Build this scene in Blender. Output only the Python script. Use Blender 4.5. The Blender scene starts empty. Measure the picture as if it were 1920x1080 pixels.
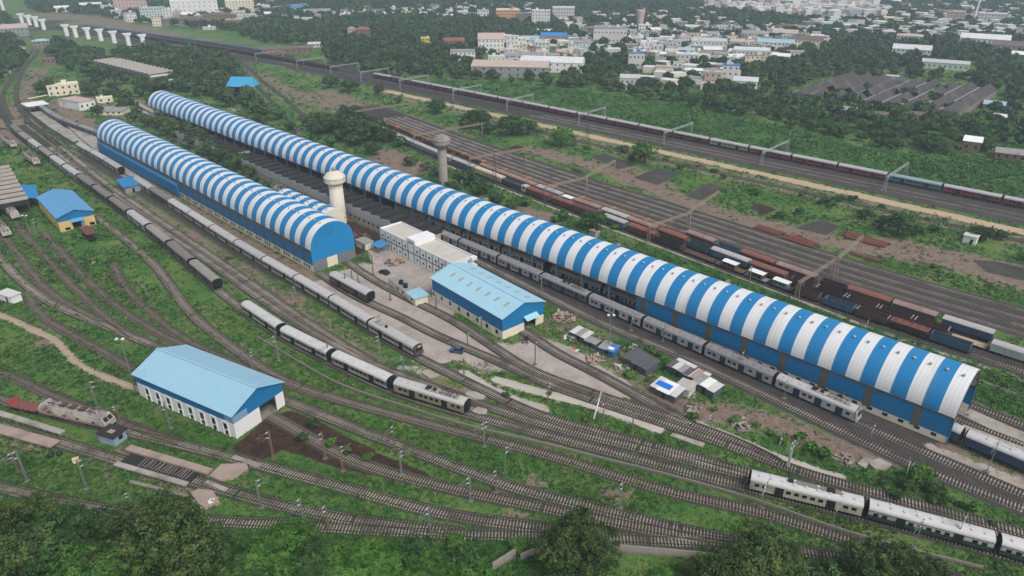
import bpy, math, random
import numpy as np
from mathutils import Vector
random.seed(7); RNG = np.random.default_rng(7)
R = math.radians
C = bpy.context.scene.collection
SC = bpy.context.scene
# ------------------------------------------------------------------ camera, sky, sun, exposure
CAM_H = 105.0
cam = bpy.data.objects.new('camera', bpy.data.cameras.new('camera')); C.objects.link(cam)
cam.location = (0, 0, CAM_H); cam.rotation_euler = (R(63.26), 0, 0)
cam.data.sensor_width = 36; cam.data.lens = 24.56; cam.data.clip_start = 1; cam.data.clip_end = 6000
SC.camera = cam
W = bpy.data.worlds.new('World'); SC.world = W; W.use_nodes = True
nt = W.node_tree; nt.nodes.clear()
sky = nt.nodes.new('ShaderNodeTexSky'); sky.sky_type = 'NISHITA'; sky.sun_disc = False
SUN_EL, SUN_AZ = R(52), R(142)
sky.sun_elevation = SUN_EL; sky.sun_rotation = SUN_AZ; sky.dust_density = 4.0; sky.air_density = 1.2
hs = nt.nodes.new('ShaderNodeHueSaturation'); hs.inputs['Saturation'].default_value = 0.55
bg = nt.nodes.new('ShaderNodeBackground'); bg.inputs['Strength'].default_value = 0.13
wo = nt.nodes.new('ShaderNodeOutputWorld')
nt.links.new(sky.outputs[0], hs.inputs['Color']); nt.links.new(hs.outputs[0], bg.inputs['Color']); nt.links.new(bg.outputs[0], wo.inputs[0])
sl = bpy.data.lights.new('sun', 'SUN'); sl.energy = 1.5; sl.angle = R(25); sl.color = (1.0, 0.98, 0.955)
so = bpy.data.objects.new('sun', sl); C.objects.link(so)
dvec = Vector((math.sin(SUN_AZ) * math.cos(SUN_EL), math.cos(SUN_AZ) * math.cos(SUN_EL), math.sin(SUN_EL)))
so.rotation_euler = dvec.to_track_quat('Z', 'Y').to_euler(); so.location = (0, 0, 400)
SC.view_settings.view_transform = 'Standard'; SC.view_settings.look = 'None'
SC.view_settings.exposure = 0.22; SC.view_settings.gamma = 1.0
SC.cycles.volume_bounces = 1; SC.cycles.max_bounces = 6; SC.cycles.transparent_max_bounces = 4

# ------------------------------------------------------------------ survey: photograph pixel -> place on the ground
FPX = 1310.0; PIT = math.atan(660 / 1310.0)
CP, SP = math.cos(PIT), math.sin(PIT)
def at(x, y, z=0.0):
    u = x - 960; v = 540 - y
    t = (CAM_H - z) / (FPX * SP - v * CP)
    return Vector((u * t, (FPX * CP + v * SP) * t, 0))
def px(X, Y, Z=0.0):
    dz = Z - CAM_H; d = Y * CP - dz * SP; v = Y * SP + dz * CP
    return 960 + FPX * X / d, 540 - FPX * v / d
_n = math.hypot(1550, 1466)
A = Vector((-1550 / _n, 1466 / _n, 0)); B = Vector((A.y, -A.x, 0))      # along the sheds / across them
ANG = math.atan2(A.y, A.x)
def ST(s, t, z=0.0):
    p = A * s + B * t; return Vector((p.x, p.y, z))
def st(p): return p.x * A.x + p.y * A.y, p.x * B.x + p.y * B.y
def s_at(xp, t, z=0.0):
    lo, hi = -80.0, 1500.0
    for _ in range(50):
        m = (lo + hi) / 2; q = ST(m, t)
        if px(q.x, q.y, z)[0] > xp: lo = m
        else: hi = m
    return lo

# ------------------------------------------------------------------ materials
def lin(r, g, b):
    f = lambda c: c / 12.92 if c <= .04045 else ((c + .055) / 1.055) ** 2.4
    return (f(r / 255), f(g / 255), f(b / 255), 1)
_M = {}
def mat(name, col, rough=.7, var=.18, scale=.6, var2=.0, scale2=6., stain=None, stain_amt=0., stain_scale=.25, stretch=(1, 1, 1),
        metal=0., bump=0., rnd=0., seam=0., seam_axis=0, seam_pitch=1., spec=.3, alpha=1.):
    if name in _M: return _M[name]
    m = bpy.data.materials.new(name); m.use_nodes = True; N = m.node_tree.nodes; L = m.node_tree.links
    b = N['Principled BSDF']; b.inputs['Roughness'].default_value = rough; b.inputs['Metallic'].default_value = metal
    b.inputs['Specular IOR Level'].default_value = spec
    tc = N.new('ShaderNodeTexCoord'); mp = N.new('ShaderNodeMapping'); mp.inputs['Scale'].default_value = stretch
    L.new(tc.outputs['Object'], mp.inputs[0])
    def noise(sc, det=4.):
        n = N.new('ShaderNodeTexNoise'); n.inputs['Scale'].default_value = sc; n.inputs['Detail'].default_value = det
        n.inputs['Roughness'].default_value = .65; L.new(mp.outputs[0], n.inputs['Vector']); return n.outputs['Fac']
    def math_(op, a, c, cl=False):
        n = N.new('ShaderNodeMath'); n.operation = op; n.use_clamp = cl
        for i, v in ((0, a), (1, c)):
            if isinstance(v, (int, float)): n.inputs[i].default_value = v
            else: L.new(v, n.inputs[i])
        return n.outputs[0]
    f = math_('ADD', math_('MULTIPLY', math_('SUBTRACT', noise(scale), .5), var * 2.6), 1.0)
    if var2: f = math_('ADD', f, math_('MULTIPLY', math_('SUBTRACT', noise(scale2, 2.), .5), var2 * 2.6))
    if rnd:
        oi = N.new('ShaderNodeObjectInfo'); f = math_('MULTIPLY', f, math_('ADD', math_('MULTIPLY', math_('SUBTRACT', oi.outputs['Random'], .5), rnd * 2), 1.0))
    if seam:
        sx = N.new('ShaderNodeSeparateXYZ'); L.new(tc.outputs['Object'], sx.inputs[0])
        fr = math_('FRACT', math_('DIVIDE', sx.outputs[seam_axis], seam_pitch), 0)
        f = math_('MULTIPLY', f, math_('SUBTRACT', 1.0, math_('MULTIPLY', math_('LESS_THAN', fr, .16), seam)))
    cc = N.new('ShaderNodeRGB'); cc.outputs[0].default_value = col
    src = cc.outputs[0]
    if stain:
        mx = N.new('ShaderNodeMix'); mx.data_type = 'RGBA'
        r = N.new('ShaderNodeMapRange'); r.inputs[1].default_value = .62 - .25 * stain_amt; r.inputs[2].default_value = .80 - .2 * stain_amt
        L.new(noise(stain_scale, 6.), r.inputs[0]); L.new(math_('MULTIPLY', r.outputs[0], min(1, .4 + stain_amt)), mx.inputs[0])
        L.new(src, mx.inputs[6]); mx.inputs[7].default_value = stain; src = mx.outputs[2]
    vm = N.new('ShaderNodeVectorMath'); vm.operation = 'SCALE'; L.new(src, vm.inputs[0]); L.new(f, vm.inputs['Scale'])
    L.new(vm.outputs[0], b.inputs['Base Color'])
    if bump:
        bp = N.new('ShaderNodeBump'); bp.inputs['Strength'].default_value = bump; bp.inputs['Distance'].default_value = .1
        L.new(noise(scale2), bp.inputs['Height']); L.new(bp.outputs[0], b.inputs['Normal'])
    if alpha < 1: b.inputs['Alpha'].default_value = alpha
    _M[name] = m; return m

# ------------------------------------------------------------------ mesh helper
class MB:
    def __init__(s): s.v = []; s.f = []; s.m = []; s.cut = []
    def add(s, vs, fs, mi=0):
        s.cut.append((len(s.v), len(s.f))); o = len(s.v); s.v += [tuple(p) for p in vs]; s.f += [tuple(o + i for i in f) for f in fs]; s.m += [mi] * len(fs); return s
    def box(s, x0, x1, y0, y1, z0, z1, mi=0, bottom=True):
        vs = [(x0, y0, z0), (x1, y0, z0), (x1, y1, z0), (x0, y1, z0), (x0, y0, z1), (x1, y0, z1), (x1, y1, z1), (x0, y1, z1)]
        fs = [(4, 5, 6, 7), (0, 1, 5, 4), (1, 2, 6, 5), (2, 3, 7, 6), (3, 0, 4, 7)] + ([(3, 2, 1, 0)] if bottom else [])
        return s.add(vs, fs, mi)
    def hexa(s, p, mi=0):
        return s.add(p, [(4, 5, 6, 7), (0, 1, 5, 4), (1, 2, 6, 5), (2, 3, 7, 6), (3, 0, 4, 7), (3, 2, 1, 0)], mi)
    def bar(s, p, q, w, h=None, mi=0):
        p = Vector(p); q = Vector(q); d = (q - p).normalized(); h = h or w
        up = Vector((0, 0, 1)) if abs(d.z) < .95 else Vector((1, 0, 0))
        x = d.cross(up).normalized(); y = x.cross(d)
        a = [(-.5, -.5), (.5, -.5), (.5, .5), (-.5, .5)]
        vs = [tuple(e + x * (i * w) + y * (j * h)) for e in (p, q) for i, j in a]
        return s.hexa(vs, mi)
    def tube(s, p, q, r0, r1=None, n=8, mi=0):
        p = Vector(p); q = Vector(q); r1 = r0 if r1 is None else r1; d = (q - p).normalized()
        up = Vector((0, 0, 1)) if abs(d.z) < .95 else Vector((1, 0, 0))
        x = d.cross(up).normalized(); y = x.cross(d)
        vs = [tuple(e + (x * math.cos(2 * math.pi * i / n) + y * math.sin(2 * math.pi * i / n)) * r) for e, r in ((p, r0), (q, r1)) for i in range(n)]
        fs = [(i, (i + 1) % n, n + (i + 1) % n, n + i) for i in range(n)] + [tuple(range(n, 2 * n)), tuple(range(n - 1, -1, -1))]
        return s.add(vs, fs, mi)
    def lathe(s, prof, n=24, c=(0, 0), mi=0):
        vs = [(c[0] + r * math.cos(2 * math.pi * i / n), c[1] + r * math.sin(2 * math.pi * i / n), z) for r, z in prof for i in range(n)]
        fs = [(k * n + i, k * n + (i + 1) % n, (k + 1) * n + (i + 1) % n, (k + 1) * n + i) for k in range(len(prof) - 1) for i in range(n)]
        fs.append(tuple((len(prof) - 1) * n + i for i in range(n)))
        return s.add(vs, fs, mi)
    def extr(s, prof, x0, x1, mi=0, caps=True, close=True):
        n = len(prof); vs = [(x0, y, z) for y, z in prof] + [(x1, y, z) for y, z in prof]
        fs = [(i, (i + 1) % n, n + (i + 1) % n, n + i) for i in range(n if close else n - 1)]
        if caps: fs += [tuple(range(n - 1, -1, -1)), tuple(range(n, 2 * n))]
        return s.add(vs, fs, mi)
    def prism(s, poly, z0, z1, mi=0):
        n = len(poly); vs = [(x, y, z0) for x, y in poly] + [(x, y, z1) for x, y in poly]
        return s.add(vs, [(i, (i + 1) % n, n + (i + 1) % n, n + i) for i in range(n)] + [tuple(range(n, 2 * n))], mi)
    def mesh(s, name, mats, smooth=False):
        me = bpy.data.meshes.new(name); me.from_pydata(s.v, [], s.f)
        for m in (mats if isinstance(mats, (list, tuple)) else [mats]): me.materials.append(m)
        me.polygons.foreach_set('material_index', s.m)
        if smooth: me.polygons.foreach_set('use_smooth', [True] * len(s.f))
        me.update(); return me
    def build(s, name, mats, parent=None, smooth=False):
        one = {'posts': 'post', 'columns': 'column', 'piers': 'pier', 'windows': 'window', 'bearers': 'bearer', 'stanchions': 'stanchion'}.get(name)
        if one:                                                          # each post, column, pier is a part of its own
            ends = s.cut[1:] + [(len(s.v), len(s.f))]; o = None
            for (v0, f0), (v1, f1) in zip(s.cut, ends):
                k = MB(); k.v = s.v[v0:v1]; k.f = [tuple(i - v0 for i in f) for f in s.f[f0:f1]]; k.m = s.m[f0:f1]; o = link(one, k.mesh(one, mats, smooth), parent)
            return o
        o = bpy.data.objects.new(name, s.mesh(name, mats, smooth)); C.objects.link(o)
        if parent: o.parent = parent
        return o
def np_mesh(name, v, quads, m, attr=None, tris=False):
    k = 3 if tris else 4
    me = bpy.data.meshes.new(name); nv = len(v); nf = len(quads)
    me.vertices.add(nv); me.vertices.foreach_set('co', np.ascontiguousarray(v, dtype=np.float32).ravel())
    me.loops.add(nf * k); me.loops.foreach_set('vertex_index', np.ascontiguousarray(quads, dtype=np.int32).ravel())
    me.polygons.add(nf); me.polygons.foreach_set('loop_start', np.arange(0, nf * k, k, dtype=np.int32))
    for mm in (m if isinstance(m, (list, tuple)) else [m]): me.materials.append(mm)
    me.update(calc_edges=True); return me
def link(name, me, parent=None):
    o = bpy.data.objects.new(name, me); C.objects.link(o)
    if parent: o.parent = parent
    return o
def tag(o, label, cat, group=None):
    o['label'] = label; o['category'] = cat
    if group: o['group'] = group
    return o
def struct(o): o['kind'] = 'structure'; return o
def thing(name, label, cat, loc, rot=0., group=None):
    o = bpy.data.objects.new(name, None); C.objects.link(o); o.empty_display_size = .5
    o.location = loc; o.rotation_euler = (0, 0, rot); return tag(o, label, cat, group)
def copy_tree(o, parent=None):
    c = o.copy(); C.objects.link(c)
    if parent is not None: c.parent = parent
    for ch in list(o.children): copy_tree(ch, c)
    return c
ORD = ['first', 'second', 'third', 'fourth', 'fifth', 'sixth', 'seventh', 'eighth', 'ninth', 'tenth', 'eleventh', 'twelfth', 'thirteenth',
       'fourteenth', 'fifteenth', 'sixteenth', 'seventeenth', 'eighteenth', 'nineteenth', 'twentieth'] + ['%dth' % i for i in range(21, 99)]

# ------------------------------------------------------------------ palette
M_steel = mat('grey_steel', (.16, .17, .165, 1), .55, .15, .8)
M_rust = mat('rusty_steel', (.09, .06, .045, 1), .8, .25, .7)
M_dark = mat('black_underframe', (.018, .017, .016, 1), .9, .2)
M_glass = mat('dark_glass', (.012, .014, .016, 1), .15, .1, spec=.5)
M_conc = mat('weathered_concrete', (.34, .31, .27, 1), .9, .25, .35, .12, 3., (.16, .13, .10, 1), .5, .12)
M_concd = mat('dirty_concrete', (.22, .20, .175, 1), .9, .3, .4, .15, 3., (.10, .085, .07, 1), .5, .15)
M_white = mat('white_paint', (.74, .74, .73, 1), .6, .06, .3, .03, 3., (.45, .42, .36, 1), .12, .2)
M_cream = mat('cream_paint', (.70, .64, .50, 1), .7, .08, .3, .04, 3., (.38, .33, .25, 1), .15, .25)
M_yellow = mat('yellow_plaster', (.62, .46, .19, 1), .7, .12, .3, .05, 3., (.35, .28, .16, 1), .2, .3)
M_blue = mat('blue_sheet', (.011, .195, .44, 1), .5, .08, .12, .05, 1.5, (.045, .17, .34, 1), .28, .12, stretch=(2.2, .3, .3), seam=.16, seam_axis=0, seam_pitch=.88)
M_bluev = mat('blue_shaded_cladding', (.010, .165, .375, 1), .5, .08, .12, .05, 2., (.02, .10, .22, 1), .25, .1, seam=.12, seam_axis=0, seam_pitch=1.1)  # same paint as the roof blue, darkened to paint the shade on upright walls
M_whites = mat('white_sheet', (.70, .70, .70, 1), .5, .06, .12, .04, 1.5, (.46, .44, .41, 1), .30, .12, stretch=(2.2, .3, .3), seam=.15, seam_axis=0, seam_pitch=.88)
M_lblue = mat('pale_blue_sheet', (.29, .49, .60, 1), .45, .06, .1, .05, 1.2, (.15, .33, .47, 1), .25, .1, seam=.10, seam_axis=0, seam_pitch=1.25)
M_lblue2 = mat('very_pale_blue_sheet', (.34, .56, .66, 1), .45, .06, .1, .05, 1.2, (.24, .43, .55, 1), .2, .1, seam=.10, seam_axis=0, seam_pitch=1.25)
M_skyl = mat('dusty_skylight', (.34, .33, .29, 1), .5, .1)
M_murk = mat('grimy_translucent_sheet', (.11, .105, .085, 1), .6, .35, .5, .2, 3.)
M_saw = mat('soot_and_shade_black', (.026, .024, .023, 1), .85, .35, .3, .3, 3., (.06, .05, .042, 1), .3, .2)  # soot black of roofs, also the painted dark of pit and shelter
M_asb = mat('grey_asbestos_sheet', (.27, .27, .27, 1), .85, .2, .4, .1, 3., (.11, .10, .095, 1), .3, .25)
M_brick = mat('red_brick', (.26, .12, .08, 1), .9, .25, .4, .1, 4.)
M_roofg = mat('grey_roof', (.28, .27, .26, 1), .8, .2, .3, .1, 3., (.15, .14, .13, 1), .3, .2)
M_tile = mat('dark_tile_roof', (.062, .055, .052, 1), .9, .4, .12, .35, .9, (.17, .135, .11, 1), .35, .07)
# ------------------------------------------------------------------ paths (splines through surveyed points)
class Path:
    def __init__(s, pts, step=1.0, straight=False):
        p = np.array([(q[0], q[1]) for q in pts], float)
        if straight or len(p) < 3: d = p
        else:
            out = []
            q = np.vstack([2 * p[0] - p[1], p, 2 * p[-1] - p[-2]])
            for i in range(1, len(q) - 2):
                t = np.linspace(0, 1, 16, endpoint=False)[:, None]
                p0, p1, p2, p3 = q[i - 1], q[i], q[i + 1], q[i + 2]
                d0 = max(1e-3, np.hypot(*(p1 - p0))) ** .5; d1 = max(1e-3, np.hypot(*(p2 - p1))) ** .5; d2 = max(1e-3, np.hypot(*(p3 - p2))) ** .5
                m1 = ((p1 - p0) / d0 - (p2 - p0) / (d0 + d1) + (p2 - p1) / d1) * d1
                m2 = ((p2 - p1) / d1 - (p3 - p1) / (d1 + d2) + (p3 - p2) / d2) * d1
                out.append((2 * t**3 - 3 * t**2 + 1) * p1 + (t**3 - 2 * t**2 + t) * m1 + (-2 * t**3 + 3 * t**2) * p2 + (t**3 - t**2) * m2)
            d = np.vstack(out + [p[-1:]])
        L = np.concatenate([[0], np.cumsum(np.hypot(*np.diff(d, axis=0).T))])
        n = max(2, int(L[-1] / step) + 1); u = np.linspace(0, L[-1], n)
        s.p = np.column_stack([np.interp(u, L, d[:, 0]), np.interp(u, L, d[:, 1])]); s.u = u; s.L = L[-1]
        if not straight and len(pts) > 3:                     # ease survey jitter
            w = 7; k = np.ones(2 * w + 1) / (2 * w + 1)
            pad = np.vstack([2 * s.p[0] - s.p[w:0:-1], s.p, 2 * s.p[-1] - s.p[-2:-w - 2:-1]]) if n > w + 2 else None
            if pad is not None: s.p = np.column_stack([np.convolve(pad[:, i], k, 'valid') for i in (0, 1)])
    def pos(s, d):
        if d < 0: t = s.p[0] - s.p[1]; t /= np.hypot(*t); return s.p[0] + t * -d
        if d > s.L: t = s.p[-1] - s.p[-2]; t /= np.hypot(*t); return s.p[-1] + t * (d - s.L)
        return np.array([np.interp(d, s.u, s.p[:, 0]), np.interp(d, s.u, s.p[:, 1])])
    def normals(s):
        t = np.gradient(s.p, axis=0); t /= np.linalg.norm(t, axis=1)[:, None]; return np.column_stack([-t[:, 1], t[:, 0]])
    def near(s, q): return s.u[np.argmin((s.p[:, 0] - q[0]) ** 2 + (s.p[:, 1] - q[1]) ** 2)]
    def offset(s, d, a=0, b=None): return Path(list(map(tuple, (s.p + s.normals() * d)[::6])))
def PX(*pts, z=0.): return Path([at(x, y, z) for x, y in pts])
def LT(t0, s0, s1, t1=None): return Path([ST(s0, t0), ST((s0 + s1) / 2, (t0 + (t0 if t1 is None else t1)) / 2), ST(s1, t0 if t1 is None else t1)], straight=True)

def STP(*q): return Path([ST(s, t) for s, t in q])
# tracks: name -> path, bed kind ('grass' bare brown stones, 'dark' dark stones)
TRK = {}
def T(name, path, bed='brown'): TRK[name] = (path, bed)
T('south', PX((-40, 903), (0, 913), (65, 930), (200, 957), (380, 977), (500, 982), (640, 990), (806, 1000), (1000, 1005), (1143, 1010), (1280, 1016), (1413, 1024), (1487, 1031), (1567, 1043), (1640, 1054), (1713, 1068), (1800, 1090)))
T('pit', PX((-40, 786), (0, 797), (60, 815), (113, 830), (207, 858), (437, 923), (533, 950), (600, 965), (690, 979), (773, 989), (860, 1000)))
T('loco', PX((-40, 737), (0, 749), (100, 776), (213, 803), (433, 857), (487, 872), (640, 913), (773, 950), (873, 972), (1000, 988), (1143, 1006)))
T('loco loop', PX((-30, 690), (43, 713), (80, 735), (140, 757), (200, 783), (267, 808), (340, 832)), 'old')
T('brown', PX((508, 780), (560, 808), (640, 855), (753, 893), (873, 922), (973, 943), (1140, 977), (1213, 992), (1300, 1008), (1400, 1021)))
T('c', PX((-40, 430), (0, 483), (40, 527), (100, 570), (213, 617), (290, 648), (327, 662), (400, 690), (470, 722), (533, 749), (640, 793), (753, 837), (873, 883), (973, 918), (1140, 958), (1280, 995), (1347, 1009), (1430, 1023)))
T('b', PX((210, 493), (233, 537), (267, 573), (320, 617), (367, 648), (423, 673), (523, 715), (600, 742)), 'old')
T('a', PX((177, 403), (233, 447), (293, 500), (320, 537), (363, 593), (417, 637), (473, 678), (533, 714), (640, 751), (740, 778), (907, 822), (1020, 851), (1140, 888), (1280, 929), (1413, 957), (1500, 983), (1613, 1022), (1713, 1055), (1780, 1080), (1850, 1105)))
T('d', PX((27, 417), (83, 480), (150, 550), (213, 607), (250, 632)), 'old')
T('e', PX((-10, 425), (13, 450), (67, 520), (100, 553), (167, 592), (220, 620)), 'old')
T('f', PX((83, 437), (133, 493), (187, 547), (227, 580), (267, 607), (320, 637), (380, 662)), 'old')
T('g', PX((50, 548), (73, 587), (133, 627), (200, 663), (250, 694)), 'old')
T('silver', PX((-20, 175), (10, 222), (30, 250), (70, 281), (120, 319), (185, 365), (250, 413), (307, 458), (400, 536), (470, 592), (540, 638), (630, 683), (745, 737), (883, 779), (1007, 812), (1140, 847), (1280, 884), (1410, 917), (1613, 967), (1750, 1003), (1925, 1053), (2000, 1075)))
T('h', PX((40, 235), (110, 290), (187, 352), (300, 430), (400, 497), (500, 568), (600, 632), (700, 683), (800, 721), (880, 750), (973, 782), (1107, 820), (1207, 842), (1280, 862), (1400, 893)))
T('h2', PX((55, 230), (125, 284), (200, 345), (313, 423), (412, 490), (512, 560), (610, 626), (700, 680)))
T('commuter', PX((48, 205), (100, 250), (148, 280), (186, 301), (234, 331), (296, 372), (376, 423), (426, 456), (506, 505), (576, 546), (646, 588), (706, 626), (787, 672), (870, 713), (947, 751), (1023, 783), (1140, 815), (1280, 852), (1413, 890), (1513, 912), (1613, 937), (1750, 971), (1847, 997), (1960, 1027)))
T('stub', PX((600, 512), (640, 540), (697, 570), (750, 593), (807, 623), (873, 652), (940, 680), (1017, 717), (1140, 760), (1280, 806), (1413, 852), (1480, 878), (1567, 905), (1613, 917), (1803, 968), (1925, 1003), (2010, 1030)))
T('shop', PX((650, 490), (700, 524), (767, 560), (830, 590), (873, 615), (960, 673), (1000, 697), (1063, 720), (1140, 747), (1280, 792), (1387, 830), (1460, 868)))
T('door', PX((960, 610), (987, 623), (1040, 660), (1107, 693), (1153, 718), (1193, 740), (1240, 767), (1300, 797)), 'dark')
T('front of silver', Path([ST(170, 158.8), ST(134, 155.2), ST(104, 152.7), ST(79, 152.9), ST(28, 149.6), ST(15, 149), ST(-8, 150.5)]), 'dark')
T('striped', STP((-30, 154.3), (33, 155.9), (73, 157.7), (115, 159.6), (160, 161.5), (215, 163)), 'dark')
T('in shed one', LT(166.2, 20, 470, 172.5), 'dark')
T('in shed two', LT(173.0, -40, 470, 181), 'dark')
T('east', LT(182.3, -40, 60), 'dark')
YB = ((-50, 209.5), (20, 209.5), (60, 210.6), (95, 213.6), (129, 217.6), (157, 220.5), (186, 223), (220, 227.3), (262, 233.2), (330, 244.8), (400, 256), (470, 266))
YARD_CUT = 400
def yard(n0, n1=None, s0=-50): n1 = n0 if n1 is None else n1; return STP(*[(s, t + n0 + (n1 - n0) * max(0, min(1, (s + 50) / 380))) for s, t in YB if s0 <= s <= YARD_CUT])
for i, (o0, o1) in enumerate(((0, 0), (5.2, 5.4), (11.3, 11.6), (18, 16), (24.5, 20), (30, 24), (36, 28), (42.5, 32))): T('yard %d' % i, yard(o0, o1, 55 if i == 3 else -60), 'dark')
ML = ((-60, 357), (200, 357), (400, 356), (480, 354.5), (563, 351), (680, 344), (780, 334), (880, 321), (1040, 298), (1300, 255))
def main_(o): return STP(*[(s, t + o) for s, t in ML])
for i, o in enumerate((-14.5, -9, 0.3, 6.5)): T('main %d' % i, main_(o), 'dark')
T('far freight a', STP(*[(s, t + 16) for s, t in ML if s > 450]), 'dark')
T('old siding', LT(316, -40, 330, 312), 'old')
T('fan a', PX((620, 330), (560, 250), (510, 190), (470, 150), (445, 120)), 'old')
T('fan b', PX((600, 250), (540, 190), (490, 150), (450, 112)), 'old')
T('far a', PX((55, 232), (30, 180), (45, 130), (70, 95), (50, 60), (20, 35)), 'old')
T('far b', PX((20, 225), (5, 180), (35, 130), (60, 95)), 'old')
T('blue row', PX((72, 202), (104, 226), (140, 242), (182, 256), (240, 290)), 'dark')

# ------------------------------------------------------------------ ground sheet with masks of bare soil, stones, pale dust and rank weeds
gx = np.concatenate([np.linspace(-2000, -460, 26)[:-1], np.arange(-460, 340, 1.35), np.linspace(342, 2000, 26)])
gy = np.concatenate([np.linspace(-100, 82, 8)[:-1], np.arange(82, 640, 1.35), np.linspace(642, 2400, 30)])
GX, GY = np.meshgrid(gx, gy); GP = np.column_stack([GX.ravel(), GY.ravel()]); NGX = len(gx)
def poly_fac(P, poly, soft=2.0):
    q = np.array([(a[0], a[1]) for a in poly]); out = np.zeros(len(P), np.float32)
    sel = np.where((P[:, 0] > q[:, 0].min() - soft) & (P[:, 0] < q[:, 0].max() + soft) & (P[:, 1] > q[:, 1].min() - soft) & (P[:, 1] < q[:, 1].max() + soft))[0]
    if not len(sel): return out
    p = P[sel]; ins = np.zeros(len(p), bool); dm = np.full(len(p), 1e9)
    for i in range(len(q)):
        a, b = q[i], q[(i + 1) % len(q)]
        c = ((a[1] > p[:, 1]) != (b[1] > p[:, 1]))
        xi = (b[0] - a[0]) * (p[:, 1] - a[1]) / (b[1] - a[1] + 1e-12) + a[0]
        ins ^= c & (p[:, 0] < xi)
        ab = b - a; t = np.clip(((p - a) @ ab) / (ab @ ab + 1e-9), 0, 1)
        dm = np.minimum(dm, np.hypot(*(p - a - t[:, None] * ab).T))
    sd = np.where(ins, dm, -dm); out[sel] = np.clip(.5 + sd / (2 * soft), 0, 1); return out
def line_fac(P, path, w, soft=2.0):
    pts = path.p[::2]; q = pts; m = w + soft; out = np.zeros(len(P), np.float32)
    sel = np.where((P[:, 0] > q[:, 0].min() - m) & (P[:, 0] < q[:, 0].max() + m) & (P[:, 1] > q[:, 1].min() - m) & (P[:, 1] < q[:, 1].max() + m))[0]
    if not len(sel): return out
    p = P[sel]; dm = np.full(len(p), 1e9)
    for k in range(0, len(pts) - 1, 8):                                 # chunks, each against its own neighbourhood
        ch = pts[k:k + 9]
        near = np.where((p[:, 0] > ch[:, 0].min() - m) & (p[:, 0] < ch[:, 0].max() + m) & (p[:, 1] > ch[:, 1].min() - m) & (p[:, 1] < ch[:, 1].max() + m))[0]
        if not len(near): continue
        pp = p[near]; dd = dm[near]
        for a, b in zip(ch[:-1], ch[1:]):
            ab = b - a; t = np.clip(((pp - a) @ ab) / (ab @ ab + 1e-9), 0, 1); dd = np.minimum(dd, np.hypot(*(pp - a - t[:, None] * ab).T))
        dm[near] = dd
    out[sel] = np.clip(.5 + (w - dm) / (2 * soft), 0, 1); return out
PQ = lambda *pts: [at(x, y) for x, y in pts]
SQ = lambda *pts: [ST(s, t) for s, t in pts]
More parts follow.
